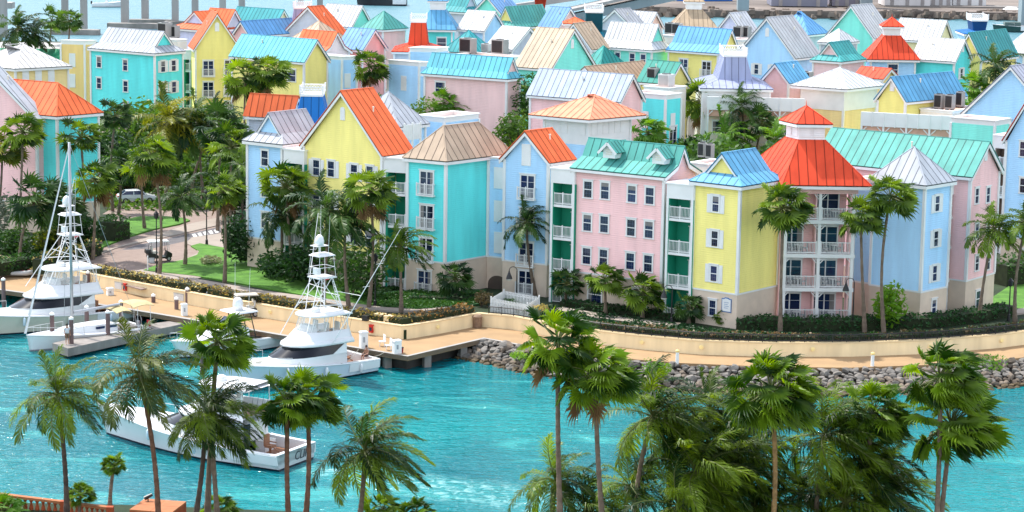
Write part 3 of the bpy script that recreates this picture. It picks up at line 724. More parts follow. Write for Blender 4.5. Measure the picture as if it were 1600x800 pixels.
up = MB(); up.hexa([b.P(-.08, -.08, 12.1), b.P(b.wl+.08, -.08, 12.1), b.P(b.wl+.08, b.wr, 12.1), b.P(-.08, b.wr, 12.1)], [b.P(-.08, -.08, 14.62), b.P(b.wl+.08, -.08, 14.62), b.P(b.wl+.08, b.wr, 14.62), b.P(-.08, b.wr, 14.62)]); up.build('upper_wall', WHITE, b.root)
for x in (1263, 1272, 1283, 1292, 1303, 1311): b.win('l', x, 150+(x-1290)*.1, 'blinds')
for x in (1327, 1335, 1343, 1351, 1359): b.win('r', x, 151-(x-1335)*.1, 'blinds')
gab('yellow gabled house with long blue roof right of the white hipped tower', (1414.7, 160), 1372, 1505, YE, BL, 'v', 120, vent=True, zE=14.2, hv=44)
gab('small turquoise gable with tan roof in front of the long blue roof', (1473, 163), 1425, 1498, MT, 'c9ab92', 'v', 128.5, zE=13.6, hv=46)
gab('light blue gable with lavender grey roof at the right edge behind white air conditioners', (1648, 190), 1507, None, LB, 'c3c6d6', 'v', 103, rw=9, zE=13.4)
flatb('turquoise flat roofed house behind the long teal roof', (1554.5, 197), 1486, 1577, MT, zE=14.2)
# veranda ranges
def veranda(label, C, xl, xr, hu=174, zE=13.6, nb=4, rw=5):
    s = Block('veranda_house', label, C, xl, xr, 'efe2c8', zE=zE, hu=hu, hv=hu-90, rw=rw, base=False, corners=False)
    s.zE = zE-1.9; s.walls(inset_l=1.6, corner=False); s.zE = zE; W = s.wl; rz = atan2(-s.u.y, -s.u.x)
    t = MB(); t.hexa([s.P(0, 0, zE-1.0), s.P(W, 0, zE-1.0), s.P(W, .3, zE-1.0), s.P(0, .3, zE-1.0)], [s.P(0, 0, zE+.6), s.P(W, 0, zE+.6), s.P(W, .3, zE+.6), s.P(0, .3, zE+.6)]); t.build('parapet', WHITE, s.root)
    for i in range(1, nb*2):
        j = MB(); q = s.P(W*i/(nb*2), -.03, 0); j.box((q.x, q.y, zE-.2), (.14, .10, 1.7), rz); j.build('parapet_post', WHITE, s.root)
    d = MB(); d.hexa([s.P(0, .303, zE-1.8), s.P(W, .303, zE-1.8), s.P(W, s.wr, zE-1.8), s.P(0, s.wr, zE-1.8)], [s.P(0, .303, zE-.9), s.P(W, .303, zE-.9), s.P(W, s.wr, zE-.9), s.P(0, s.wr, zE-.9)]); d.build('roof_deck', TERRA, s.root)
    f = zE-4.9
    while f > 2:
        sl = MB(); sl.hexa([s.P(0, 0, f-.3), s.P(W, 0, f-.3), s.P(W, 1.59, f-.3), s.P(0, 1.59, f-.3)], [s.P(0, 0, f), s.P(W, 0, f), s.P(W, 1.59, f), s.P(0, 1.59, f)]); sl.build('balcony_floor', CREAM, s.root)
        for i in range(nb):
            c = W*(i+.5)/nb; r = MB(); rail_into(r, W/nb-.25, .02, 0, 1.05, slab=False, mids=1); inst('railing', r.mesh('railing', WHITE), s.root, s.P(c, .12, f+.01), rz)
            place_win(s.root, s.P(c, 1.58, f+1.6), rz, 'wide')
        f -= 3
    for i in range(nb+1):
        p = MB(); q = s.P(min(W-.12, max(.12, W*i/nb)), .12, 0); p.box((q.x, q.y, (2+zE-1.005)/2), (.22, .22, zE-1.005-2), rz); p.build('post', WHITE, s.root)
        for sx in (-1, 1):
            a0 = W*i/nb
            if not (0 < a0+sx*.6 < W): continue
            br = MB(); br.beam(s.P(a0+sx*.1, .12, zE-1.7), s.P(a0+sx*.7, .12, zE-1.1), .08, .10); br.build('bracket', WHITE, s.root)
    return s
veranda('white veranda building with open balconies behind the garden palms', (1257, 162), 1105, None, hu=176, nb=4, zE=13.2)
veranda('white parapet veranda building behind the long teal roof', (1489, 190), 1345, None, hu=161, nb=4, zE=13.2)
# left side
b = gab('turquoise house with white gablet roof at upper left', (241.5, 84), 141.7, 285, TQ, WH, 'u', 49, kind='dutch', hv=56, wins=[('l', 155, 97, 'sash'), ('l', 155, 130, 'sash'), ('l', 196, 102, 'sash'), ('l', 196.5, 135, 'sash'), ('l', 197, 168, 'sash'), ('r', 254.5, 104, 'sash+'), ('r', 271, 102.5, 'sash+'), ('r', 255, 137.5, 'sash+'), ('r', 271.5, 136, 'sash+')])
bay('green balcony bay between the upper left turquoise house and the orange roofed yellow house', (306, 80), 284, zE=14.0, hu=165, rw=3)
b = gab('yellow gabled house with orange roof at upper left behind the yellow coconut palm', (305.5, 78), None, 373, YE, OR, 'u', 20.5, lw=6, vent=True, hu=104, hv=12, wins=[('r', 325.5, 107, 'door+'), ('r', 325.5, 140, 'door+'), ('r', 359, 106, 'door+'), ('r', 359, 138, 'door+'), ('r', 359, 170, 'door+')])
gab('yellow house with long cyan roof at upper left beside the pair of fan palms', (475, 98), 363, 511, YE, CY, 'u', 62, wins=[('l', 456, 118, 'wide')])
flatb('light blue flat-roofed house right of the cyan roofed yellow house', (534.5, 94), 487, 557, LB, wins=[('l', 509, 123, 'blind'), ('r', 543, 126, 'blind')], par=.4, hv=30)
flatb('light blue flat-roofed house with shutter panel left of the pale cyan roof', (655, 104), 607, 672, LB, wins=[('l', 631, 130, 'blind')], hv=20)
flatb('small light blue rooftop block below the red mansard', (681, 82), 640, 700, LB, zE=15, hu=170, hv=60)
gab('pale pink house with long pale cyan roof in the middle of the picture', (791.6, 124), 664, 812, 'ecc8c2', CY, 'u', 90, kind='dutch', wins=[('l', 688, 138, 'wide')], hu=150)
b = Block('mansard_house', 'steep red mansard with white fretwork rail behind the light blue rooftop block', (688, 82), 616, None, WH, RD, hu=180, hv=90, rw=8); b.roof('mansard', 'v', ay=33, frac=.2, run=1.9, topw=.95, sp=.78); b.walls()
gab('pink house with teal pyramid roof left of the red mansard', (598, 47), 566, 633, PK, TL, 'v', 17, kind='pyramid', name='hipped_house')
gab('pink gabled house with cornflower blue roof left of the red mansard', (566, 79), 530, 601, 'f1b9b4', '7fb6ea', 'u', 46)
gab('white gabled house with salmon orange roof behind the cyan roof', (504, 84), 456, 545, 'f3dfdc', OR, 'u', 50, kind='break')
gab('house with tan pyramid roof between two orange roofs', (497, 62), 462, 535, WH, 'e6c9ae', 'v', 32.5, kind='pyramid', name='hipped_house')
b = Block('mansard_house', 'pale lavender mansard with white rail among orange roofs at upper left', (492, 52), 448, None, LV, LV, hu=180, hv=90, rw=6); b.roof('mansard', 'v', ay=12, frac=.1, run=.5, topw=1.1, sp=.78); b.walls()
gab('house with long orange roof behind the lavender mansard', (520, 56), 470, 540, WH, OR, 'v', 10, lw=8, hu=160)
gab('turquoise gabled house with large white roof near the far water', (549, 43), 499, 579, MT, 'e8ecf0', 'u', 9)
gab('pink gabled house with mid blue roof behind the cyan roof', (390, 57), 366, 470, 'f1c0bb', '6aa9e2', 'v', 33)
gab('cream gabled house with teal roof near the far water at upper left', (432, 38), 364, 451, 'f3e4bb', '49b6bd', 'u', 15)
gab('house with orange roof and lavender gablet near the far water at upper left', (322, 48), 268, 372, 'd3d6ee', OR, 'v', 18, kind='dutch')
gab('house with orange roof near the far water left of the teal roof', (352, 46), 318, 378, WH, OR, 'u', 15)
# top middle
b = Block('cupola_house', 'turquoise house with bright blue cupola roof near the far water', (706, 47), 658, None, TQ, BL, hu=183, hv=88, rw=6.5); b.roof('cupola', 'v', ay=-14, frac=.5, lantern=2.4, o=.7); b.walls(); b.win('l', 690, 67, 'wide')
gab('house with teal roof at the top behind the blue cupola', (728, 20), 686, 752, WH, '4fb9bd', 'u', -8, kind='dutch')
gab('light blue gabled house with white roof right of the blue cupola', (756, 49), 718, 787, LB, 'e2e6ec', 'u', 18)
gab('green gabled house with pale blue roof cut by the top edge', (786, 26), 738, 815, MT, '7fb0e4', 'v', -6)
gab('house with teal roof and yellow gablet behind the white roof', (802, 44), 773, 863, YE, TL, 'v', 10.5, kind='dutch')
b = Block('mansard_house', 'steep red mansard cut by the top edge of the picture', (866, 30), 822, None, WH, RD, hu=180, hv=90, rw=7); b.roof('mansard', 'v', ay=-16, frac=.2, run=1.8, topw=1.2, sp=.78); b.walls()
gab('pink gabled house with cornflower blue roof left of the dark teal mansard', (872, 44), 845, 905, 'f3ccc6', '72ace6', 'u', 12)
b = Block('cupola_house', 'small blue and orange cupola between the tan roofs', (921, 60), 876, None, WH, OR, hu=180, hv=90, rw=6); b.roof('cupola', 'v', ay=27, frac=.35, lantern=3.0, sp=.78); b.walls()
gab('house with tan roof right of the small blue and orange cupola', (924, 78), 880, 948, WH, 'e0c6aa', 'v', 36, lw=6)
b = Block('mansard_house', 'dark teal mansard with white fretwork rail near the bridge', (957, 58), 900, None, TQ, '14889e', hu=180, hv=90, rw=8.5); b.roof('mansard', 'v', ay=17.5, frac=.17, run=1.6, topw=1.25, sp=.78); b.walls()
gab('house with pale grey roof right of the dark teal mansard', (990, 47), 935, 1010, WH, 'c9ccd2', 'v', 14, lw=6.2, hu=160)
gab('peach gabled house with white roof near the bridge', (1012, 45), 968, 1034, 'f3cdb8', 'd9dce2', 'u', 19)
gab('turquoise house with broad white gablet roof below the bridge', (1018.5, 79), 934, 1048, MT, 'eef0f3', 'u', 38, kind='dutch', wins=[('l', 965, 90, 'sash'), ('l', 988, 91.5, 'sash'), ('l', 1005, 93, 'sash')])
gab('turquoise gabled house with large tan roof in the middle of the resort', (860, 109), 808, 926, MT, 'e2cbb0', 'u', 46, vent=True)
gab('house with white roof left of the large tan roof', (800, 78), 762, 850, WH, 'eceff2', 'u', 43)
gab('house with teal pyramid roof right of the large tan roof', (936, 110), 906, 978, TQ, '3cb5ac', 'v', 71.5, kind='pyramid', name='hipped_house', zE=13.4)
gab('house with teal pyramid roof behind the pale cyan roof', (740, 84), 694, 770, WH, '49bfc6', 'v', 47, kind='pyramid', name='hipped_house', zE=14)
gab('yellow gabled house with blue roof behind the lavender grey mansard', (1122, 84), 1045, 1157, YE, '6fb8ea', 'u', 46, kind='break', wins=[('l', 1068, 104, 'door+'), ('l', 1104, 108, 'door+')])
b = Block('cupola_house', 'cream house with tan cupola roof below the far harbour', (1115, 44), 1054, None, CR, 'd9bf9f', hu=181, hv=88, rw=7.5); b.roof('cupola', 'v', ay=-10, frac=.52, lantern=2.6, o=.6); b.walls()
gab('lavender gabled house with white roof near the bridge pier', (1160, 52), 1122, 1182, 'd6daf0', 'e4e4e6', 'v', 20)
gab('large light blue gabled house with pale grey roof below the bridge pier', (1242, 92), 1154, 1279, LB, 'd2d4d8', 'v', 27, vent=True, wins=[('l', 1182, 108, 'small+'), ('l', 1208, 110, 'small+')])
gab('house with blue hipped roof behind the large light blue gabled house', (1262, 55), 1205, 1291, WH, '6fb2ea', 'v', 18, kind='hip', name='hipped_house')
gab('aqua gabled house with grey white roof near the far quay', (1365, 61), 1294, None, MT, 'd4d6da', 'v', 8, lw=None, rw=6)
gab('house with small white hipped roof in front of the aqua gabled house', (1310, 68), 1282, 1338, WH, 'eceef2', 'v', 45, kind='pyramid', name='hipped_house')
gab('pink house with teal gablet roof left of the red cupola tower', (1313, 97), 1271, 1349, 'eac9c6', '55c4c4', 'v', 66, kind='dutch')
b = Block('cupola_house', 'light blue tower with red cupola roof at upper right', (1430, 94), 1361, None, LB, RD, hu=181, hv=88, rw=6.5); b.roof('cupola', 'v', ay=27, frac=.56, lantern=2.3, o=.6, sp=.78); b.walls(); b.win('l', 1395, 109, 'wide')
gab('house with white roof and cream dormer right of the red cupola tower', (1465, 66), 1398, 1486, 'efe7b4', 'eef0f3', 'u', 32)
gab('turquoise house with white gabled roof right of the red cupola tower', (1491, 97), 1428, 1516, TQ, 'f0f2f4', 'u', 62, vent=True, wins=[('r', 1502, 115, 'small+')])
gab('yellow gabled house with teal roof at upper right', (1533, 95), 1494, 1587, YE, '58c0c0', 'v', 51, lw=None)
b = Block('mansard_house', 'small royal blue mansard with white rail near the covered boat', (1556, 54), 1509, None, LB, RB, hu=180, hv=90, rw=7); b.roof('mansard', 'v', ay=31, frac=.2, run=1.5, topw=1.2, sp=.78); b.walls()
gab('light blue house with white pyramid roof at the right edge', (1600, 84), 1570, 1632, LB, 'e6e8ee', 'v', 49, kind='pyramid', name='hipped_house')
gab('small house with orange red roof behind the white hipped tower', (1378, 124), 1338, 1400, CR, RD, 'u', 107, zE=13.8)
# far left
b = gab('green house with orange hipped roof behind the sailing boat mast', (89, 182), None, 153, TQ, OR, 'u', 130, kind='hip', name='hipped_house', hu=150, hv=47, zE=14.6, lw=14)
gab('pale pink gabled house at the left edge behind the boats', (57, 187), -108, None, PK, WH, 'v', 92, rw=1.1, hu=148, zE=14.2)
bay('green balcony bay between the pale pink gable and the orange hipped roof', (89, 186), 59, zE=13.8)
gab('cream house with white hipped roof at the left edge', (24, 108), -60, 106, CR, 'e6e4e2', 'v', 69, kind='hip', name='hipped_house', hv=40, zE=14, wins=[('r', 40, 122, 'blind'), ('r', 60, 120, 'blind'), ('r', 80, 119, 'blind')])
flatb('cream flat roofed house left of the upper left turquoise house', (132, 70), 95, 150, 'efcf86', zE=14, hv=40, hu=170, wins=[('l', 113, 94, 'blind'), ('l', 113, 126, 'blind')])
for l in Block.log:
    if l[1] > 14 or l[2] > 14 or l[1] < 2 or l[2] < 2: print('BLOCK', l)
# ------------------------------------------------------------------ ground, water, promenade
def sheet(name, pts, z, m, th=.3, kind='structure', parent=None):
    b = MB(); ps = [V((p.x, p.y, z)) for p in pts]; b.hexa([p-V((0, 0, th)) for p in ps], ps); o = b.build(name, m, parent)
    if kind: o['kind'] = kind
    return o
def P2(L, z): return [at(x, y, z) for x, y in L]
def strip(name, A, Bp, z0, z1, m, kind='structure', parent=None):
    """quad strip solid between two polylines"""
    b = MB()
    for i in range(len(A)-1):
        q = [A[i], A[i+1], Bp[i+1], Bp[i]]
        b.hexa([V((p.x, p.y, z0)) for p in q], [V((p.x, p.y, z1)) for p in q])
    o = b.build(name, m, parent)
    if kind: o['kind'] = kind
    return o
def resample(P, n):
    L = [0]
    for i in range(len(P)-1): L.append(L[-1]+(P[i+1]-P[i]).length)
    out = []
    for k in range(n):
        t = L[-1]*k/(n-1); j = 0
        while j < len(P)-2 and L[j+1] < t: j += 1
        out.append(P[j].lerp(P[j+1], (t-L[j])/max(1e-6, L[j+1]-L[j])))
    return out
def offset(P, d):
    out = []
    for i in range(len(P)):
        t = (P[min(i+1, len(P)-1)]-P[max(i-1, 0)]); t.z = 0; t.normalize()
        out.append(P[i]+V((-t.y, t.x, 0))*d)
    return out

def water_mat():
    m, t, b = new_mat('lagoon_water'); N = t.nodes; L = t.links
    g = N.new('ShaderNodeNewGeometry')
    def noise(sc, det, scale=(1, 1, 1), rot=0, dist=0):
        mp = N.new('ShaderNodeMapping'); mp.inputs['Scale'].default_value = scale; mp.inputs['Rotation'].default_value = (0, 0, rot); L.new(g.outputs['Position'], mp.inputs[0])
        n = N.new('ShaderNodeTexNoise'); n.inputs['Scale'].default_value = sc; n.inputs['Detail'].default_value = det; n.inputs['Distortion'].default_value = dist; L.new(mp.outputs[0], n.inputs['Vector']); return n.outputs['Fac']
    big = noise(.045, 3, (1, .6, 1))
    r = N.new('ShaderNodeValToRGB'); e = r.color_ramp.elements
    e[0].position = .32; e[0].color = (.0, .110, .145, 1); e[1].position = .68; e[1].color = (.0, .25, .258, 1)
    L.new(big, r.inputs['Fac'])
    # pale milky streaks where the water is stirred up
    st = noise(.16, 5, (.55, 1.5, 1), .35, .8); rr = N.new('ShaderNodeMapRange'); rr.inputs['From Min'].default_value = .56; rr.inputs['From Max'].default_value = .72; L.new(st, rr.inputs['Value'])
    mx = N.new('ShaderNodeMixRGB'); mx.inputs['Color2'].default_value = (.04, .34, .33, 1); L.new(rr.outputs[0], mx.inputs['Fac']); L.new(r.outputs[0], mx.inputs['Color1'])
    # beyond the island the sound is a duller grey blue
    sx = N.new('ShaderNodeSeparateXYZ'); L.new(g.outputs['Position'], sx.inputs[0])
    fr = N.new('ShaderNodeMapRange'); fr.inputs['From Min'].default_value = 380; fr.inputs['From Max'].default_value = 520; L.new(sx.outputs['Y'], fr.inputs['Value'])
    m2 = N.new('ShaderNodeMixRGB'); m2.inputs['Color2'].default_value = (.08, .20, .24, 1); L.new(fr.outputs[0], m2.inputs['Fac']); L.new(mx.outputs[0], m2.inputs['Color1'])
    # broken foam and milky water in the wake of the moving boat
    mw = N.new('ShaderNodeMapping'); mw.vector_type = 'TEXTURE'; mw.inputs['Location'].default_value = (-15.5, 161.0, 0); mw.inputs['Rotation'].default_value = (0, 0, radians(-24)); L.new(g.outputs['Position'], mw.inputs[0])
    sw = N.new('ShaderNodeSeparateXYZ'); L.new(mw.outputs[0], sw.inputs[0])
    def mrange(src, a, b_, c, d):
        q = N.new('ShaderNodeMapRange'); q.inputs['From Min'].default_value = a; q.inputs['From Max'].default_value = b_; q.inputs['To Min'].default_value = c; q.inputs['To Max'].default_value = d; L.new(src, q.inputs['Value']); return q.outputs[0]
    def mth(op, a, b_):
        q = N.new('ShaderNodeMath'); q.operation = op
        for i, v in enumerate((a, b_)):
            if isinstance(v, (int, float)): q.inputs[i].default_value = v
            else: L.new(v, q.inputs[i])
        return q.outputs[0]
    ab = mth('ABSOLUTE', sw.outputs['Y'], 0); wd = mth('MULTIPLY_ADD', sw.outputs['X'], .16); wd.node.inputs[2].default_value = 1.6
    cr_ = mrange(mth('DIVIDE', ab, wd), .35, 1.0, 1, 0); al = mth('MULTIPLY', mrange(sw.outputs['X'], -.5, 1.5, 0, 1), mrange(sw.outputs['X'], 12, 40, 1, 0)); wk = mth('MULTIPLY', cr_, al)
    fo = mrange(noise(1.1, 6, (1, 1, 1), 0, 1.2), .48, .66, 0, 1); m3 = N.new('ShaderNodeMixRGB'); m3.inputs['Color2'].default_value = (.45, .72, .72, 1); L.new(mth('MULTIPLY', mth('MULTIPLY', wk, fo), .5), m3.inputs['Fac'])
    m4 = N.new('ShaderNodeMixRGB'); m4.inputs['Color2'].default_value = (.05, .38, .37, 1); L.new(mth('MULTIPLY', wk, .45), m4.inputs['Fac']); L.new(m2.outputs[0], m4.inputs['Color1']); L.new(m4.outputs[0], m3.inputs['Color1'])
    L.new(m3.outputs[0], b.inputs['Base Color'])
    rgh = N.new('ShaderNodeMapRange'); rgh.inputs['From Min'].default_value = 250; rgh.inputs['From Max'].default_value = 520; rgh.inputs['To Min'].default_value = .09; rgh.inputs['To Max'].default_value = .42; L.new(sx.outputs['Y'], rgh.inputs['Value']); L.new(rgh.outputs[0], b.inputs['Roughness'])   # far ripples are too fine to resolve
    b.inputs['IOR'].default_value = 1.33; b.inputs['Specular IOR Level'].default_value = .34
    n1 = noise(.8, 3, (.7, 1.4, 1), .3); n2 = noise(2.8, 3, (.75, 1.4, 1), -.15, .4); n3 = noise(.12, 2, (1, 1.6, 1), .2)
    a = N.new('ShaderNodeMath'); a.operation = 'MULTIPLY_ADD'; a.inputs[1].default_value = .32; L.new(n2, a.inputs[0]); L.new(n1, a.inputs[2])
    a2 = N.new('ShaderNodeMath'); a2.operation = 'MULTIPLY_ADD'; a2.inputs[1].default_value = 1.2; L.new(n3, a2.inputs[0]); L.new(a.outputs[0], a2.inputs[2])
    bp = N.new('ShaderNodeBump'); bp.inputs['Strength'].default_value = 1; bp.inputs['Distance'].default_value = .50; L.new(a2.outputs[0], bp.inputs['Height']); L.new(bp.outputs[0], b.inputs['Normal'])
    return m
WATER = water_mat()
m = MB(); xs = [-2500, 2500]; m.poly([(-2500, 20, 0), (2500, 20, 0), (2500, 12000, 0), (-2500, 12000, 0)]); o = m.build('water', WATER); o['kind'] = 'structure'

GROUND = mat('garden_soil', (.018, .034, .012), .95, .4, .35, bump=.5, bscale=3)
LAWN = mat('lawn_grass', (.055, .17, .014), .9, .25, .8, bump=.6, bscale=9, col2=(.10, .25, .025))
COVER = mat('ground_cover_leaves', (.012, .075, .016), .8, .5, 2.5, bump=1, bscale=5)
SAND = mat('promenade_paving', srgb('a08360'), .85, .10, .5, bump=.15, bscale=8)
WALLC = mat('promenade_stucco', srgb('ecd6ac'), .85, .13, .9, bump=.15, bscale=10, streak=True)
CONC = mat('pale_concrete', (.33, .315, .295), .85, .12, .9, bump=.2, bscale=9)
CONC2 = mat('dock_concrete', (.25, .225, .205), .9, .22, 1.2, bump=.3, bscale=7, streak=True)
PATH = mat('pale_path', srgb('9a8e84'), .9, .08, .7, bump=.15, bscale=10)
ASPH = mat('asphalt', (.13, .12, .125), .9, .15, 1.2, bump=.2, bscale=14)
BRICKP = mat('pinkish_paving', srgb('8c7a71'), .9, .10, 1.5, bump=.2, bscale=12)

QZ = 1.4
FOOT = [(-60, 408), (60, 430), (135, 446), (240, 466), (330, 483), (480, 508), (631, 531), (690, 521), (746, 510), (800, 515), (880, 530), (940, 539), (1000, 546), (1090, 554), (1200, 557.5), (1330, 557.5), (1450, 553), (1560, 544), (1660, 531)]
foot = P2(FOOT, QZ)
EDGE = [(-60, 445), (60, 461), (140, 474), (240, 490), (300, 500), (480, 531), (637, 557), (757, 529), (880, 552), (980, 560.5), (1060, 567), (1200, 573), (1330, 574.5), (1450, 570), (1560, 563), (1660, 551)]
edge = P2(EDGE, QZ)
land = offset(foot, .2)+[V((170, 260, 0)), V((190, 500, 0)), V((-190, 500, 0)), V((-190, 230, 0))]
o = sheet('ground', land, 2.2, GROUND, 3.2)
deck = edge+[p for p in reversed(offset(foot, .6))]
sheet('promenade', deck, QZ, SAND, .38)
rim = MB(); q = offset(edge, .45)                                       # pale kerb along the water
for i in range(len(edge)-1):
    z = V((0, 0, .012)); 
    if i < 8: rim.hexa([edge[i]-z*30, edge[i+1]-z*30, q[i+1]-z*30, q[i]-z*30], [edge[i]+z, edge[i+1]+z, q[i+1]+z, q[i]+z])
o = rim.build('dock_edge', CONC); o['kind'] = 'structure'
# seawall and piles under the dock
sw = strip('seawall', offset(edge[5:8], 1.5), offset(edge[5:8], 2.2), -1, 1.0, mat('dark_seawall', (.05, .045, .04), .9, .3, 1)); 
LB_ = ['squat concrete pile under the straight promenade edge near the central boat', 'squat concrete pile just left of the promenade corner', 'squat concrete pile just right of the promenade corner', 'squat concrete pile nearest the rocks under the promenade edge']
for i, f in ((5, .35), (5, .75), (6, .25), (6, .72)):
    p = edge[i].lerp(edge[i+1], f); p = p+(offset(edge, .7)[i]-edge[i]); b = MB(); b.box((p.x, p.y, -.1), (.6, .6, 2.2), .4); o = b.build('dock_pile', CONC2); tag(o, LB_.pop(0), 'pile', 'piles under the promenade edge')
# retaining wall with coping
A = resample(foot, 120); 
w0 = offset(A, 0); w1 = offset(A, .38)
root = thing('retaining_wall', A[60], 'long cream stucco retaining wall between promenade and planted beds', 'wall')
strip('wall', w0, w1, QZ-.3, 2.50, WALLC, None, root); strip('coping', offset(A, -.06), offset(A, .44), 2.503, 2.60, mat('wall_coping', srgb('dcc49a'), .8, .08), None, root)
# wall lights
WL = ['behind the small motor cruiser', 'behind the central sport fishing boat stern', 'on the slanting stretch before the litter bin', 'nearest the middle white bollard', 'between the two white bollards', 'right of the right white bollard', 'farthest right before the right edge', 'behind the tall foreground fan palms', 'below the white picket fence']
for x, y in ((420, 484), (575, 512), (690, 510), (1095, 540), (1272, 545), (1446, 540), (1568, 527), (1008, 532), (860, 515)):
    best = min(((pix(p)[0]-x)**2, i) for i, p in enumerate(A))[1]; p = V((A[best].x, A[best].y, 2.05)); n = (w0[best]-w1[best]).normalized()
    t = thing('wall_light', p, 'small round cream lamp on the retaining wall '+WL.pop(0), 'wall light', 'round lamps on the retaining wall')
    b = MB(); b.tube([p, p+n*.12], [.2, .16], 10); b.build('lamp_cover', mat('lamp_cover', srgb('f3dc9a'), .5), t); b = MB(); b.tube([p-n*.02, p+n*.05], [.24, .24], 10); b.build('lamp_rim', WALLC, t)
# lawns, beds and paths: each sheet a little above the one below
sheet('plaza_paving', P2([(120, 405), (150, 372), (215, 300), (300, 285), (345, 300), (350, 400), (300, 440), (220, 452), (135, 428)], 2.2), 2.212, BRICKP, .1)
sheet('sidewalk', P2([(125, 404), (155, 395), (200, 382), (262, 362), (300, 350), (345, 340), (345, 352), (280, 367), (215, 381), (180, 389), (130, 410)], 2.2), 2.30, PATH, .2)
sheet('sidewalk', P2([(135, 424), (200, 427), (262, 413), (296, 403), (310, 396), (306, 388), (290, 381), (300, 372), (345, 366), (352, 400), (340, 425), (300, 440), (240, 446)], 2.2), 2.30, PATH, .2)
sheet('road', P2([(150, 403), (215, 383), (280, 369), (345, 354), (345, 364), (290, 377), (240, 388), (190, 391)], 2.2), 2.218, ASPH, .1)
sheet('upper_road', P2([(160, 335), (190, 317), (260, 305), (330, 300), (400, 300), (400, 330), (330, 338), (262, 336), (200, 335)], 2.2), 2.224, BRICKP, .1)
sheet('back_road', P2([(190, 262), (260, 236), (400, 240), (400, 262), (300, 262)], 2.2), 2.216, ASPH, .1)
sheet('lawn', P2([(150, 392), (170, 372), (196, 345), (218, 340), (262, 340), (290, 343), (297, 346), (280, 352), (240, 360), (200, 372)], 2.2), 2.36, LAWN, .2)
sheet('lawn', P2([(224, 424), (245, 416), (285, 408), (308, 400), (311, 394), (303, 389), (298, 386), (312, 382), (345, 388), (420, 400), (520, 440), (585, 462), (600, 478), (560, 478), (500, 468), (400, 449), (300, 432), (240, 426)], 2.2), 2.34, LAWN, .2)
sheet('ground_cover', P2([(553, 462), (600, 458), (700, 455), (760, 455), (750, 478), (700, 482), (650, 486), (600, 482)], 2.2), 2.40, COVER, .2)
for a, b_ in (([(300, 440), (400, 458), (507, 472), (582, 484), (647, 487.5), (692, 481), (740, 470)], 5), ([(870, 484), (905, 490), (940, 497), (1000, 505), (1060, 510)], 4), ([(1520, 500), (1570, 492), (1660, 478)], 8)):
    c = resample(P2(a, 2.2), 20); strip('garden_path', offset(c, -.75), offset(c, .75), 2.1, 2.37, PATH)
sheet('lawn', P2([(1540, 500), (1600, 487), (1680, 470), (1680, 440), (1590, 440), (1545, 470)], 2.2), 2.33, LAWN, .2)
for k in range(5):                                                        # zebra crossing
    x = 303+k*8.5; o = sheet('road_marking', P2([(x, 371-k*1.7), (x+5, 370-k*1.7), (x+2, 365.5-k*1.7), (x-3, 366.5-k*1.7)], 2.2), 2.226, WHITE, .006)

# rock revetment: up to 300 rocks one by one, the rest joined
ROCK = [mat('rock_grey', (.185, .168, .15), .9, .4, 1.2, bump=.6, bscale=5), mat('rock_warm', (.165, .13, .10), .9, .35, 1.2, bump=.6, bscale=5), mat('rock_wet', (.075, .05, .02), .7, .4, 2, bump=.6, bscale=5)]
top = resample(P2([(757, 530), (880, 553), (980, 561.5), (1060, 568), (1200, 574), (1330, 575.5), (1450, 571), (1560, 564), (1660, 552)], QZ), 60)
bot = resample(P2([(704, 562), (760, 572), (800, 584), (870, 596), (1000, 611), (1100, 619), (1200, 624), (1300, 625), (1450, 619), (1560, 611), (1660, 604)], -.1), 60)
rev = MB()
for i in range(59): rev.hexa([top[i]-V((0, 0, 2)), top[i+1]-V((0, 0, 2)), bot[i+1]-V((0, 0, 2)), bot[i]-V((0, 0, 2))], [top[i]-V((0, 0, .25)), top[i+1]-V((0, 0, .25)), bot[i+1]-V((0, 0, .25)), bot[i]-V((0, 0, .25))])
REV = rev.build('rock_revetment', mat('rock_gaps', (.02, .016, .013), .95, .3), None, (20, 190, 0)); REV['kind'] = 'structure'
def rock_mesh(i, m):
    bm = bmesh.new(); bmesh.ops.create_icosphere(bm, subdivisions=2, radius=1); rn = random.Random(i)
    ax = [V((rn.gauss(0, 1), rn.gauss(0, 1), rn.gauss(0, 1))).normalized() for _ in range(14)]; cut = [rn.uniform(.45, .8) for _ in ax]
    for v in bm.verts:
        for a, c in zip(ax, cut):
            d = v.co.dot(a)
            if d > c: v.co -= a*(d-c)
        v.co *= 1+rn.uniform(-.03, .03)
    me = bpy.data.meshes.new('rock'); bm.to_mesh(me); bm.free(); me.materials.append(m); me.polygons.foreach_set('use_smooth', [False]*len(me.polygons)); return me
rmesh = [[rock_mesh(i*3+j, ROCK[j]) for i in range(5)] for j in range(3)]
rocks = []; rn = random.Random(5); rows = 9
Ls = sum((top[i+1]-top[i]).length for i in range(59)); nper = int(Ls/.58)
for k in range(rows):
    for j in range(nper):
        t = (j+rn.uniform(-.3, .3)+(k % 2)*.5)/nper*59; t = min(58.99, max(0, t)); i = int(t); f = t-i
        a = top[i].lerp(top[i+1], f); c = bot[i].lerp(bot[i+1], f); s = (k+.35+rn.uniform(-.22, .22))/rows
        p = a.lerp(c, s); p.z -= .12; r = rn.uniform(.26, .44)*(1.25 if rn.random() < .22 else 1)
        if -20 < pix(p)[0] < 1620: rocks.append((p, r, 2 if s > .80 else (1 if s > .5 and rn.random() < .6 or rn.random() < .22 else 0)))
rocks.sort(key=lambda q: -q[1]/((q[0]-CAM).length))
rest = [MB(), MB(), MB()]
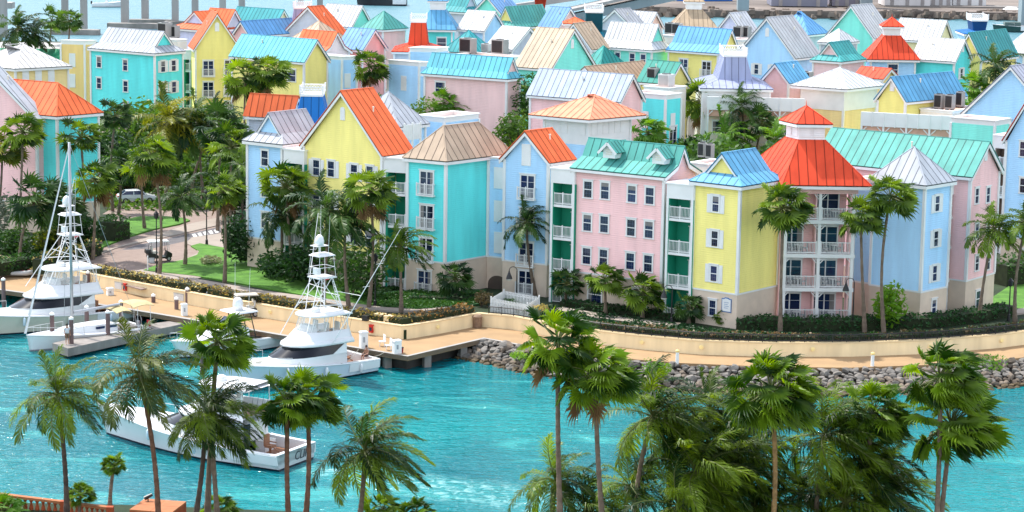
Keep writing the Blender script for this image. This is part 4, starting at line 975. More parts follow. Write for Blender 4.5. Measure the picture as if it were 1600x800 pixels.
for n_, (p, r, mi) in enumerate(rocks):
    me = rmesh[mi][rn.randrange(5)]; sc = (r*rn.uniform(.95, 1.5), r*rn.uniform(.9, 1.3), r*rn.uniform(.6, .85)); ro = (rn.uniform(-.4, .4), rn.uniform(-.4, .4), rn.uniform(0, 6.28))
    if n_ < 300:
        o = bpy.data.objects.new('rock', me); link(o, REV, p); o.scale = sc; o.rotation_euler = ro
    else:
        from mathutils import Euler
        M_ = Matrix.Translation(p) @ Euler(ro).to_matrix().to_4x4() @ Matrix.Diagonal((*sc, 1))
        b = rest[mi]; n0 = len(b.v); b.v += [tuple(M_ @ v.co) for v in me.vertices]; b.f += [tuple(n0+i for i in f.vertices) for f in me.polygons]; b.m += [0]*len(me.polygons)
for mi in range(3):
    if rest[mi].v:
        o = rest[mi].build('small_rocks', ROCK[mi], REV); o['kind'] = 'stuff'
# finger dock
fd = P2([(82, 536), (106, 544.5), (200, 524), (300, 503), (300, 497), (190, 512)], .95)
dk = thing('finger_dock', fd[1], 'concrete finger dock beside the sailing boat', 'dock'); sheet('dock_slab', fd, .95, CONC2, .7, None, dk)
# near bank (mostly below the frame)
nb = [V((-80, 40, 0)), V((80, 40, 0)), V((80, 141, 0)), V((30, 142, 0)), V((0, 142, 0)), V((-12, 143.5, 0)), V((-24, 144.5, 0)), V((-60, 145, 0)), V((-80, 145, 0))]
sheet('near_bank', nb, 1.7, GROUND, 3)
# far bank, quay and bridge
fb = [V((25, 660, 0)), V((60, 640, 0)), V((110, 652, 0)), V((300, 640, 0)), V((300, 900, 0)), V((25, 900, 0))]
sheet('far_bank', fb, 2.0, mat('far_bank_earth', (.16, .13, .11), .95, .4, .05), 4)
# ------------------------------------------------------------------ plants
LEAF_FAN = leaf_mat('fan_palm_leaf', (.022, .064, .008), (.20, .31, .03), .44)
LEAF_COCO = leaf_mat('coconut_leaf', (.016, .052, .008), (.15, .25, .024), .42)
LEAF_FGF = leaf_mat('near_fan_palm_leaf', (.018, .065, .006), (.21, .34, .02), .48)
LEAF_FGC = leaf_mat('near_coconut_leaf', (.012, .040, .006), (.17, .26, .02), .45, .40)
LEAF_YEL = leaf_mat('yellowing_coconut_leaf', (.05, .09, .012), (.28, .28, .03), .4)
LEAF_DARK = leaf_mat('dark_palm_leaf', (.010, .040, .010), (.06, .13, .022), .32)
DEAD = leaf_mat('dead_leaf', (.13, .075, .03), (.24, .15, .06), .2, .8)
TRUNK = mat('palm_trunk', (.17, .125, .09), .9, .3, 3, bump=.8, bscale=7)
TRUNK2 = mat('palm_trunk_reddish', (.15, .075, .045), .9, .35, 3, bump=.8, bscale=7)
TRUNK3 = mat('palm_trunk_dark', (.075, .052, .04), .9, .35, 3, bump=.8, bscale=7)
STEM = mat('leaf_stalk', (.10, .12, .03), .6, .3, 3)
WIND = V((.5, -.05, 0))

GRAV = V((0, 0, -1)); WD = V((1, -.12, 0)).normalized()
def basis(d):
    sd = d.cross(V((0, 0, 1))); sd = sd.normalized() if sd.length > .08 else V((0, 1, 0)); return sd, sd.cross(d).normalized()
def coco_frond(L, d, near, seed, wind, mats):
    """feather frond grown from direction d: it sags and streams down wind"""
    rn = random.Random(seed); b = MB(); n = 10; p = V((0, 0, 0)); pts = [p.copy()]; tg = []; d = d.copy(); sag = rn.uniform(.11, .2)
    for i in range(n):
        tg.append(d.copy()); p = p+d*(L/n); pts.append(p.copy()); d = (d+GRAV*sag*(.45+i/n*1.1)+WD*wind*.085*(.4+i/n)).normalized()
    b.tube(pts, [.045*(1-i/(n+1))+.008 for i in range(n+1)], 4, 1, False); npair = 42 if near else 26; lw = .07 if near else .13
    for k in range(npair):
        s = .13+.87*(k+.5)/npair; i = min(n-1, int(s*n)); f = s*n-i; q = pts[i].lerp(pts[i+1], f); t = tg[i]; sd, up = basis(t)
        ll = L*.29*(sin(pi*min(1, s*.76+.2))**.6)*rn.uniform(.8, 1.15)
        for sg in (-1, 1):
            fa = .4+.7*s+rn.uniform(-.14, .14); dv = (sd*sg*cos(fa)+t*sin(fa)+up*rn.uniform(-.1, .3)+WD*wind*.12).normalized()
            m1 = q+dv*ll*.48; e = m1+(dv+GRAV*rn.uniform(.4, 1.3)+WD*wind*rn.uniform(.05, .35)).normalized()*ll*.55
            wv = (t-dv*t.dot(dv)); wv = wv.normalized()*(lw*.5)
            c = len(b.v); b.v += [tuple(q-wv*.6), tuple(q+wv*.6), tuple(m1+wv), tuple(m1-wv), tuple(e)]; b.f += [(c, c+1, c+2, c+3), (c+3, c+2, c+4)]; b.m += [0, 0]
    return b.mesh('frond', mats)
def fan_leaf(L, d, near, seed, wind, mats):
    """stalk plus pleated fan; the tips split, hang and stream down wind"""
    rn = random.Random(seed); b = MB(); ps = L*rn.uniform(.48, .6); n = 4; p = V((0, 0, 0)); pts = [p.copy()]; d = d.copy()
    for i in range(n): p = p+d*(ps/n); pts.append(p.copy()); d = (d+GRAV*.06+WD*wind*.05).normalized()
    b.tube(pts, [.035, .03, .025, .022, .018], 4, 1, False); d = (d+GRAV*rn.uniform(.1, .45)+WD*wind*.14).normalized(); sd, up = basis(d); ro = rn.uniform(-.7, .7); sd, up = sd*cos(ro)+up*sin(ro), up*cos(ro)-sd*sin(ro)
    R = L*rn.uniform(.42, .52); tip = p; span = rn.uniform(1.7, 2.3); nseg = 20 if near else 13; fold = rn.uniform(-.1, .35)
    def dr(th): return d*cos(th)+sd*sin(th)+up*fold*abs(sin(th))
    for k in range(nseg):
        t0 = -span+2*span*k/nseg; t2 = -span+2*span*(k+1)/nseg; t1 = (t0+t2)/2; rr = R*(.82+.18*cos(t1*.6))*rn.uniform(.85, 1.08); m = .52*rr; z = .05*R
        sagv = GRAV*rn.uniform(.3, 1.15)+WD*wind*rn.uniform(.1, .6)
        a0, a1, a2 = tip+dr(t0)*m-up*z, tip+dr(t1)*m+up*z, tip+dr(t2)*m-up*z; d1 = (dr(t1)+sagv*.55).normalized(); d2 = (dr(t1)+sagv*1.2).normalized(); w_ = (dr(t2)-dr(t0))*m*.22
        q = a1+d1*rr*.27; e = q+d2*rr*.27; c = len(b.v); b.v += [tuple(x) for x in (tip, a0, a1, a2, q-w_, q+w_, e)]
        b.f += [(c, c+1, c+2), (c, c+2, c+3), (c+1, c+4, c+2), (c+2, c+5, c+3), (c+4, c+6, c+5), (c+2, c+4, c+5)]; b.m += [0]*6
    return b.mesh('palm_leaf', mats)
FR = {}
NAZ, ELS = 10, (1.25, .8, .4, 0.0, -.45)
def frond(kind, lm, near, az, el, wind, rn):
    ai = int(round(az/(2*pi)*NAZ)) % NAZ; ei = min(range(5), key=lambda i: abs(ELS[i]-el)); wi = 0 if wind < .3 else (1 if wind < 1.2 else 2); vi = rn.randrange(2 if near else 1); k = (kind, lm.name, near, ai, ei, wi, vi)
    if k not in FR:
        a, e = 2*pi*ai/NAZ, ELS[ei]; d = V((cos(a)*cos(e), sin(a)*cos(e), sin(e))); w_ = (.1, 1.0, 1.7)[wi]
        FR[k] = (coco_frond(4.0, d, near, ai*53+ei*7+vi, w_, [lm, STEM]) if kind == 'coco' else fan_leaf(2.0, d, near, ai*53+ei*7+vi, w_, [lm, STEM]))
    return FR[k], az-2*pi*round(az/(2*pi)*NAZ)/NAZ
PALMS = 0
def palm(kind, label, base, crown, R, lm, n=None, trunk=None, near=False, group=None, tr=.17, dead=0, wind=1.0, lowmin=-45, name=None):
    """base, crown: world points; R: length of a frond"""
    global PALMS; PALMS += 1; rn = random.Random(PALMS*17+3)
    r = thing(name or ('coconut_palm' if kind == 'coco' else 'fan_palm'), base, label, 'palm tree', group)
    c = crown-base; h = c.length; pts = []; bow = V((rn.uniform(-.04, .04), rn.uniform(-.03, .03), 0))*h
    for i in range(9):
        t = i/8; q = V((c.x*t**1.5, c.y*t**1.5, c.z*t))+bow*(sin(pi*t)); pts.append(q)
    t = MB(); rad = [tr*(1.28-.5*min(1, i/2.5) if i < 3 else .78-.14*i/8) for i in range(9)]
    if near or h > 4: # leaf-scar rings
        p2 = []; r2 = []
        for i in range(8):
            for s in range(4 if near else 2):
                f = s/(4 if near else 2); q = pts[i].lerp(pts[i+1], f); p2.append(q); r2.append((rad[i]*(1-f)+rad[i+1]*f)*(1.10 if s % 2 else .97))
        pts2, rad2 = p2+[pts[8]], r2+[rad[8]]
    else: pts2, rad2 = pts, rad
    t.tube(pts2, rad2, 8); t.build('trunk', trunk or TRUNK, r, (0, 0, 0)); o = r.children[0]; o.location = (0, 0, 0)
    hb = MB(); hb.tube([c-V((0, 0, .28*R*.3)), c, c+V((0, 0, .2*R*.3))], [tr*.95, tr*1.25, tr*.6], 8); hb.build('crown_shaft', TRUNK2 if kind == 'fan' else STEM, r, (0, 0, 0)); r.children[1].location = (0, 0, 0)
    sc = R/(4.0 if kind == 'coco' else 2.0); n = int((n or (20 if kind == 'coco' else 26))*((1.3 if kind == 'coco' else 1.4) if near else 1.15)); wv = wind*(1.0 if near else .7)
    for k in range(n):
        az = k*2.39996+rn.uniform(-.25, .25); fr = (k+.5)/n; el = radians(82+(lowmin-82)*fr**.85)+rn.uniform(-.12, .12)
        d = (V((cos(az)*cos(el), sin(az)*cos(el), sin(el)))+WD*.28*wv*cos(el)).normalized(); az2 = atan2(d.y, d.x) % (2*pi); el2 = math.asin(max(-1, min(1, d.z)))
        me, dz = frond(kind, lm, near, az2, el2, wv, rn); o = bpy.data.objects.new('frond' if kind == 'coco' else 'palm_leaf', me); COL.objects.link(o); o.parent = r
        s = sc*rn.uniform(.82, 1.12)*(1 if fr > .15 else .82); o.location = c; o.rotation_euler = (rn.uniform(-.1, .1), rn.uniform(-.1, .1), max(-.32, min(.32, dz))); o.scale = (s, s, s)
    for k in range(dead):
        me, dz = frond(kind, DEAD, False, rn.uniform(0, 6.28), -.45, .1, rn); o = bpy.data.objects.new('dead_leaf', me); COL.objects.link(o); o.parent = r
        s = sc*rn.uniform(.7, .95); o.location = c-V((0, 0, .16*R)); o.rotation_euler = (0, 0, rn.uniform(0, 6.28)); o.scale = (s*.75, s*.75, s*1.5)
    return r
def mid(kind, label, bx, by, cx, cy, R, lm=None, z=2.25, **k):
    """palm whose foot stands at picture point (bx,by) on the ground, crown heart at (cx,cy)"""
    base = at(bx, by, z); tp = atd(cx, cy, base.y); return palm(kind, label, base, tp, R*1.12, lm or (LEAF_FAN if kind == 'fan' else LEAF_COCO), group=k.pop('group', 'palms among the buildings'), **k)
def near(kind, label, cx, cy, D, R, bx, lm=None, **k):
    """foreground palm: crown at (cx,cy) at distance D; trunk leaves the frame near x=bx"""
    tp = atd(cx, cy, D); b = atd(bx, 800, D); f = (tp.z-1.7)/max(.5, tp.z-b.z) if tp.z-b.z > .5 else 1
    base = V((tp.x+(b.x-tp.x)*min(f, 2.2), D+random.uniform(-.8, .8), 1.7))
    if kind == 'fan' and R > 1.8: R *= 1.18; k.setdefault('lowmin', -64); k['n'] = int(k.get('n', 26)*1.15)
    k.setdefault('tr', .195)
    return palm(kind, label, base, tp, R, lm or (LEAF_FGF if kind == 'fan' else LEAF_FGC), near=True, group='palms on the near shore', **k)

def leafmass(b, c, rad, n, ls, rn, lo=-1):
    """n leaf faces in the outer half of an ellipsoid"""
    for _ in range(n):
        while True:
            q = V((rn.uniform(-1, 1), rn.uniform(-1, 1), rn.uniform(lo, 1)))
            if .18 < q.length_squared < 1: break
        p = V((c[0]+q.x*rad[0], c[1]+q.y*rad[1], c[2]+q.z*rad[2]))
        a = V((rn.gauss(0, 1), rn.gauss(0, 1), rn.gauss(0, .6))).normalized(); d = a.cross(V((rn.gauss(0, 1), rn.gauss(0, 1), rn.gauss(0, 1)))).normalized(); s = ls*rn.uniform(.6, 1.35)
        b.poly([p-a*s*.9, p+d*s*.34, p+a*s*.9, p-d*s*.34])
def shrub(label, px, py, w, h, lm, n=420, ls=.22, z=2.25, lobes=5, name='shrub', cat='shrub', group=None, pos=None, depth=None):
    base = pos or at(px, py, z); rn = random.Random(int(px*7+py)); b = MB(); root = thing(name, base, label, cat, group)
    for k in range(lobes):
        a = rn.uniform(0, 6.28); q = (base.x+cos(a)*w*.28*rn.random(), base.y+sin(a)*(depth or w)*.28*rn.random(), base.z+h*rn.uniform(.35, .62)); s = rn.uniform(.6, .9)
        leafmass(b, q, (w*.42*s, (depth or w)*.42*s, h*.5*s), n//lobes, ls, rn)
    b.build('foliage', lm, root)
    st = MB()
    for k in range(4):
        a = rn.uniform(0, 6.28); st.tube([base-V((0, 0, .1)), base+V((cos(a)*w*.15, sin(a)*w*.15, h*.55))], [.05, .02], 5)
    s_ = st.build('stems', TRUNK3, root); return root
def broadleaf(label, px, py, tw, th, crown, lm, n=900, ls=.34, z=2.25):
    base = at(px, py, z); rn = random.Random(int(px*3+py)); root = thing('leafy_tree', base, label, 'tree', 'leafy trees among the buildings')
    t = MB(); t.tube([base, base+V((.1, 0, th*.5)), base+V((.2, .1, th))], [.2, .15, .08], 7)
    for k in range(6):
        a = k*1.05; t.tube([base+V((.1, 0, th*.5)), base+V((cos(a)*crown*.35, sin(a)*crown*.35, th*.95))], [.09, .03], 5)
    t.build('trunk', TRUNK3, root); b = MB()
    for k in range(9):
        a = rn.uniform(0, 6.28); q = (base.x+cos(a)*crown*.33*rn.random()**.5, base.y+sin(a)*crown*.33*rn.random()**.5, base.z+th+rn.uniform(-.3, .35)*crown); s = rn.uniform(.22, .36)*crown
        leafmass(b, q, (s, s, s*.8), n//9, ls, rn)
    b.build('crown', lm, root); return root
def hedge(label, line, z, w, h, lm, core, per=55, ls=.16, name='hedge', kind=None, flower=None):
    P = resample(line, max(2, int(sum((line[i+1]-line[i]).length for i in range(len(line)-1))/1.0)+1)); rn = random.Random(len(P)*31+int(w*10)); root = thing(name, V((P[len(P)//2].x, P[len(P)//2].y, z)), label, 'hedge')
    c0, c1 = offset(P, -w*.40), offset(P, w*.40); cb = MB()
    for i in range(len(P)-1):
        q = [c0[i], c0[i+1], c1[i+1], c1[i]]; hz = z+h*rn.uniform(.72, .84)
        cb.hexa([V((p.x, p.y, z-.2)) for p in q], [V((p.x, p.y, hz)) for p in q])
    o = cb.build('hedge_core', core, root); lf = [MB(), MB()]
    for i in range(len(P)-1):
        t = (P[i+1]-P[i]); L_ = t.length; t.normalize(); n = V((-t.y, t.x, 0)); hh = h*rn.uniform(.85, 1.1)
        for k in range(int(per*L_)):
            s = rn.random(); a = rn.uniform(-1, 1); top = rn.random() < .55
            u = a*w*.52 if top else (w*.5 if a > 0 else -w*.5)*rn.uniform(.8, 1.08); zz = (hh*rn.uniform(.78, 1.08)-.12*w*a*a) if top else hh*rn.uniform(.05, .95)
            p = P[i]+t*(s*L_)+n*u; p = V((p.x, p.y, z+zz)); a_ = V((rn.gauss(0, 1), rn.gauss(0, 1), rn.gauss(0, .7))).normalized(); d = a_.cross(V((rn.gauss(0, 1), rn.gauss(0, 1), rn.gauss(0, 1)))).normalized(); q = ls*rn.uniform(.6, 1.3)
            lf[1 if flower and rn.random() < .6*(.45+.55*top) else 0].poly([p-a_*q, p+d*q*.5, p+a_*q, p-d*q*.5])
    lf[0].build('foliage', lm, root)
    if lf[1].v: lf[1].build('coloured_leaves', flower, root)
    return root
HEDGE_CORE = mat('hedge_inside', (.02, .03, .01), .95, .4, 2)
HG = leaf_mat('hedge_leaf', (.02, .07, .012), (.05, .14, .02), .2); HD = leaf_mat('dark_hedge_leaf', (.010, .045, .012), (.022, .085, .02), .2)
HY = leaf_mat('croton_yellow_leaf', (.34, .27, .06), (.60, .48, .16), .25); HB = leaf_mat('croton_brown_leaf', (.09, .07, .03), (.20, .13, .06), .25); HO = leaf_mat('croton_orange_leaf', (.24, .12, .03), (.36, .20, .06), .2)
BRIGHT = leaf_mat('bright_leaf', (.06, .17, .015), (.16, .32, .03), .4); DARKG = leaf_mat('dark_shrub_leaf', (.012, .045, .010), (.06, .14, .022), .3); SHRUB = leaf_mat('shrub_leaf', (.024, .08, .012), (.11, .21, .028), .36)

# hedges on the retaining wall
A2 = resample(foot, 200)
def seg(x0, x1, off): return [p for p in offset(A2, off) if x0 <= pix((p.x, p.y, 2.4))[0] <= x1]
hedge('croton hedge with yellow leaf tips on the retaining wall beside the roundabout', seg(136, 330, 1.05), 2.3, 1.4, 1.0, HB, HEDGE_CORE, flower=HY)
hedge('croton hedge with yellow and orange leaves on the wall behind the sport fishing boat', seg(330, 640, 1.05), 2.3, 1.3, .95, HB, HEDGE_CORE, flower=HY)
hedge('croton hedge on the slanting wall stretch right of the golden corner', seg(636, 752, 1.05), 2.3, 1.4, 1.0, HB, HEDGE_CORE, flower=HO)
hedge('low brown and green hedge behind the black railing along the curved wall', seg(905, 1300, 1.2), 2.3, 1.4, .9, HG, HEDGE_CORE, flower=HB)
hedge('low dull green hedge on the right end of the curved wall', seg(1300, 1640, 1.2), 2.3, 1.4, .85, HG, HEDGE_CORE, flower=HB)
hedge('dark clipped hedge in front of the balcony tower and blue corner house', P2([(1150, 512), (1250, 515), (1350, 514), (1440, 511), (1520, 502), (1575, 492)], 2.2), 2.2, 2.2, 1.15, HD, HEDGE_CORE, per=80)
hedge('dark hedge along the foot of the pink house', P2([(880, 478), (960, 488), (1040, 497), (1090, 503)], 2.2), 2.2, 1.6, .7, HD, HEDGE_CORE, per=60)
hedge('dark hedge at the foot of the turquoise house', P2([(640, 470), (720, 472), (760, 466)], 2.2), 2.2, 1.4, .6, HD, HEDGE_CORE, per=60)
hedge('rounded dark hedge on the bank behind the left boats', P2([(-20, 428), (40, 420), (90, 415)], 1.9), 1.9, 2.4, 1.4, HG, HEDGE_CORE, per=70)
hedge('green garden hedge beyond the promenade at the right edge', P2([(1560, 445), (1640, 438)], 2.2), 2.2, 3.0, 2.6, HG, HEDGE_CORE, per=120)
hedge('reddish hedge beside the upper car park', P2([(262, 283), (310, 279)], 2.2), 2.2, 2.2, 1.6, leaf_mat('red_hedge_leaf', (.08, .025, .03), (.16, .05, .05), .2), HEDGE_CORE, per=80)
hedge('golden hedge behind the white car', P2([(170, 303), (262, 296)], 2.2), 2.2, 2.0, 1.1, HB, HEDGE_CORE, per=70, flower=HO)
hedge('clipped green hedge block at the corner of the left lawn', P2([(165, 378), (190, 372)], 2.2), 2.2, 2.6, 2.4, HG, HEDGE_CORE, per=140)
hedge('brown and green bed hedge behind the left boats', P2([(60, 425), (120, 408), (150, 398)], 2.2), 2.2, 1.6, 1.6, HG, HEDGE_CORE, flower=HY, per=70)

# palms among the buildings
for a in (
 ('fan', 'tall fan palm in front of the roundabout with pale trunk and brown skirt', 249, 428, 238, 246, 2.6, dict(dead=7, n=34)),
 ('fan', 'slim fan palm on the roundabout lawn right of the lamp post', 351, 442, 350, 300, 2.2, dict(dead=5, n=32)),
 ('coco', 'dark coconut palm on the lawn right of the golf cart', 289, 414, 283, 308, 3.0, dict(lm=LEAF_DARK)),
 ('coco', 'leaning coconut palm in front of the light blue gablet house', 398, 400, 382, 262, 3.2, {}),
 ('fan', 'tall fan palm in front of the light blue house left of the yellow gable', 457, 435, 446, 292, 2.9, dict(dead=6, n=36)),
 ('fan', 'tall fan palm in front of the balcony bay right of the yellow gable', 576, 482, 579, 300, 2.6, dict(dead=9, n=36)),
 ('coco', 'coconut palm in front of the lower windows of the turquoise house', 627, 488, 624, 384, 2.9, {}),
 ('coco', 'lone coconut palm in front of the orange gabled light blue house', 836, 462, 822, 347, 2.8, dict(lm=LEAF_DARK)),
 ('fan', 'tall fan palm between the yellow corner house and the balcony tower', 1219, 520, 1223, 326, 2.7, dict(n=40)),
 ('fan', 'slim fan palm right of the pink balcony tower', 1351, 519, 1345, 340, 2.3, dict(n=36)),
 ('fan', 'tallest fan palm in front of the light blue corner house', 1381, 520, 1391, 308, 2.5, dict(n=38)),
 ('coco', 'bent coconut palm in front of the pink gable at the right', 1530, 500, 1553, 358, 3.0, {}),
 ('coco', 'coconut palm cut by the right edge beside the promenade', 1586, 506, 1604, 348, 3.0, {}),
 ('fan', 'fan palm with brown skirt behind the sailing boat mast', 145, 405, 148, 282, 2.5, dict(dead=9, n=34)),
 ('fan', 'fan palm beside the pink house at the left edge', 30, 375, 36, 208, 2.7, dict(n=32)),
 ('fan', 'yellowish fan palm cut by the left edge', -6, 370, 4, 236, 2.6, dict(lm=LEAF_YEL, n=30)),
 ('fan', 'fan palm in front of the green wall under the orange hip roof', 128, 370, 126, 215, 2.4, dict(n=30)),
 ('fan', 'dark low fan palm before the lower windows of the left pink house', 32, 410, 55, 315, 3.4, dict(lm=LEAF_DARK, n=30)),
 ('fan', 'dark fan palm left of the green house', 95, 400, 92, 322, 3.0, dict(lm=LEAF_DARK, n=26)),
 ('fan', 'dark fan palm beside the upper turquoise house wall', 176, 330, 180, 182, 2.2, dict(lm=LEAF_DARK, n=28)),
 ('coco', 'big coconut palm with golden hanging fronds before the turquoise upper house', 258, 312, 264, 190, 5.0, dict(lm=LEAF_YEL, n=26)),
 ('coco', 'dark wide coconut palm right of the golden coconut palm', 318, 310, 312, 196, 4.6, dict(lm=LEAF_DARK, n=26)),
 ('fan', 'dark fan palm standing behind the white car', 185, 335, 188, 262, 3.0, dict(lm=LEAF_DARK, n=30)),
 ('fan', 'fan palm on the left lawn with thin dark trunk', 226, 358, 222, 262, 2.6, dict(n=26)),
 ('fan', 'left of the pair of fan palms before the cyan roofed house', 386, 270, 384, 122, 3.2, dict(dead=6, n=32)),
 ('fan', 'right of the pair of fan palms before the cyan roofed house', 424, 270, 420, 116, 3.2, dict(dead=4, n=32)),
 ('fan', 'fan palm between the two light blue flat-roofed houses', 580, 240, 577, 104, 3.0, dict(dead=5, n=30)),
 ('fan', 'large fan palm with pale trunk right of the turquoise flat-roofed house', 1088, 290, 1098, 158, 3.4, dict(dead=9, n=36)),
 ('coco', 'dark coconut palm before the white veranda building', 1165, 300, 1158, 166, 3.6, dict(lm=LEAF_DARK)),
 ('coco', 'bright low coconut palm in the veranda garden', 1140, 305, 1135, 214, 3.6, dict(lm=BRIGHT)),
 ('coco', 'bright coconut palm behind the blue gablet roof', 1205, 312, 1212, 218, 3.2, dict(lm=BRIGHT)),
 ('fan', 'dark bushy palm between the two veranda garden palms', 1180, 305, 1190, 196, 2.6, dict(lm=LEAF_DARK)),
 ('coco', 'coconut palm behind the light blue gable at upper right', 1542, 262, 1556, 104, 4.0, dict(lm=LEAF_DARK)),
 ('fan', 'bright fan palm behind the brown roof at upper right', 1520, 262, 1520, 136, 2.4, dict(lm=BRIGHT)),
 ('fan', 'palm before the pink wall right of the pale cyan roof', 812, 262, 806, 152, 2.8, dict(dead=3)),
 ('fan', 'small fan palm in front of the pale blue metal roof', 862, 262, 862, 158, 1.9, {}),
 ('fan', 'bright palm crown behind the green dormer roof', 1012, 335, 1012, 208, 2.5, dict(lm=BRIGHT, n=30)),
 ('fan', 'palm with broad leaves under the pale pink wall', 700, 270, 694, 162, 2.0, dict(lm=BRIGHT)),
 ('fan', 'bright small palm left of the white flat roof', 728, 270, 728, 172, 1.6, dict(lm=BRIGHT)),
 ('coco', 'thin coconut palm at upper left before the pale sound', 26, 190, 28, 44, 4.2, dict(lm=LEAF_DARK)),
 ('fan', 'left of the two far fan palms standing against the sound', 81, 178, 81, 33, 2.4, dict(lm=SHRUB)),
 ('fan', 'right of the two far fan palms standing against the sound', 109, 180, 110, 33, 2.4, dict(lm=SHRUB)),
 ('coco', 'dark bushy palm beside the thin far coconut palm', 54, 188, 54, 54, 3.2, dict(lm=LEAF_DARK)),
 ('coco', 'dark leaning palm behind the central sport fishing boat', 505, 478, 510, 330, 3.8, dict(lm=LEAF_DARK)),
 ('coco', 'arching dark coconut palm left of the tall skirted fan palm', 545, 480, 540, 345, 3.8, dict(lm=LEAF_DARK)),
 ('coco', 'coconut palm spreading low behind the fan palm at the light blue house', 440, 430, 440, 340, 3.4, dict(lm=LEAF_DARK)),
 ('fan', 'broad dark palm left of the light blue gablet house', 340, 360, 345, 205, 3.4, dict(lm=LEAF_DARK)),
 ('fan', 'leafy palm left edge of the light blue gablet house', 362, 370, 362, 230, 3.0, {}),
 ('coco', 'shaded palm above the back road', 300, 300, 340, 185, 3.6, dict(lm=LEAF_DARK)),
): mid(a[0], a[1], *a[2:7], **a[7])
for a in (('low fan palm at the corner of the turquoise house', 712, 468, 711, 436, 2.0), ('dark low fan palm at the foot of the pink house front', 884, 476, 886, 444, 1.9), ('low fan palm under the left windows of the pink house', 946, 490, 945, 438, 2.0),
          ('wide low fan palm under the right windows of the pink house', 1004, 496, 1005, 458, 2.3), ('low fan palm before the arched bay of the yellow corner house', 1076, 505, 1075, 480, 1.6), ('small fan palm under the wall notice', 1130, 508, 1130, 494, 1.0)):
    mid('fan', *a, lm=LEAF_DARK if 'dark' in a[0] or 'corner' in a[0] else None, n=30, lowmin=-35, wind=.5, group='low fan palms along the house fronts')
# shrubs and trees
for a in (
 ('bright green bushy palm clump at the foot of the blue corner house', 1380, 514, 3.6, 4.4, BRIGHT, 600, .35), ('tangled variegated shrubs on the rounded lawn', 330, 412, 3.0, .9, leaf_mat('pale_shrub_leaf', (.12, .16, .06), (.35, .36, .2), .2), 300, .22),
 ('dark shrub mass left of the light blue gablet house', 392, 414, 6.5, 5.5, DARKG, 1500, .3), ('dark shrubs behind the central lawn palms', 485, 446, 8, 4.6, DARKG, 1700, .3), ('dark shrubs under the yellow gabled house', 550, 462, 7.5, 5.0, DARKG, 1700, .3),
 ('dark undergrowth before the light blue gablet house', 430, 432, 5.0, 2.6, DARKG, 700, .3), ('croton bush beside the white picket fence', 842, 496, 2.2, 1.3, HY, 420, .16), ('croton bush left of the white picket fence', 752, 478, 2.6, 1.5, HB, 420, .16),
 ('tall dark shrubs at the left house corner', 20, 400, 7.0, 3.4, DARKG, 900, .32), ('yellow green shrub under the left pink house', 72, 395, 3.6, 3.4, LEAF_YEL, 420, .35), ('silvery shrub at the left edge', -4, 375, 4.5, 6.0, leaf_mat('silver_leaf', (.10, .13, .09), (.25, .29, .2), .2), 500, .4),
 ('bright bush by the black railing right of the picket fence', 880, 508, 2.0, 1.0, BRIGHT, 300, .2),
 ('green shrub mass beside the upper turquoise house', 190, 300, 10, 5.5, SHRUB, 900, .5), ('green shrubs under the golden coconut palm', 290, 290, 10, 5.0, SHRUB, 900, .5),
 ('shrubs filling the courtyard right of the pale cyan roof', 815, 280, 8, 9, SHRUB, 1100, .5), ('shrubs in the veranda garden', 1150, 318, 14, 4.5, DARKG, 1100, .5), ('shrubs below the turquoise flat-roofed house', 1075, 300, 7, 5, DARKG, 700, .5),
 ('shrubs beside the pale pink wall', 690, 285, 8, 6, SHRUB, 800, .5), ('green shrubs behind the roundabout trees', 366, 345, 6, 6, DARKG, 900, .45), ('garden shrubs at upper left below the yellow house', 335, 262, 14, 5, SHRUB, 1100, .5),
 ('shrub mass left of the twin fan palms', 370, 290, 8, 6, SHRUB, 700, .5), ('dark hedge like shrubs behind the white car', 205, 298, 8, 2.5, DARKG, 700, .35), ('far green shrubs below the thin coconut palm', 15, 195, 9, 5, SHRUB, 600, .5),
 ('shrubs beside the light blue gable at upper right', 1520, 275, 7, 7, BRIGHT, 700, .5), ('dark shrub between the fan palms and the light blue house', 420, 400, 4, 3.5, DARKG, 600, .3), ('low shrub under the lone coconut palm', 800, 478, 2.6, 1.0, HG, 300, .16)):
    shrub(*a)
shrub('round bright green bush growing on the rocks', 1025, 592, 2.9, 1.7, BRIGHT, 800, .16, z=.5)
shrub('low green creeper on the rocks at the dock corner', 812, 562, 2.2, .7, BRIGHT, 300, .14, z=.8)
shrub('green bush on the rocks at the right', 1545, 580, 3.4, 1.4, BRIGHT, 600, .16, z=.6)
broadleaf('round leafy tree before the light blue flat-roofed house', 655, 270, .3, 7.2, 5.5, SHRUB)
broadleaf('leafy tree right of the pale cyan roof', 824, 275, .3, 10.0, 6.0, SHRUB)
broadleaf('lower leafy tree between the pale pink walls', 806, 292, .3, 7.0, 5.5, SHRUB)
broadleaf('leafy tree in the veranda garden by the turquoise flat-roofed house', 1075, 312, .3, 5.0, 5.0, DARKG)
broadleaf('leafy tree at upper right beside the light blue gable', 1512, 285, .3, 8.5, 5.0, BRIGHT)
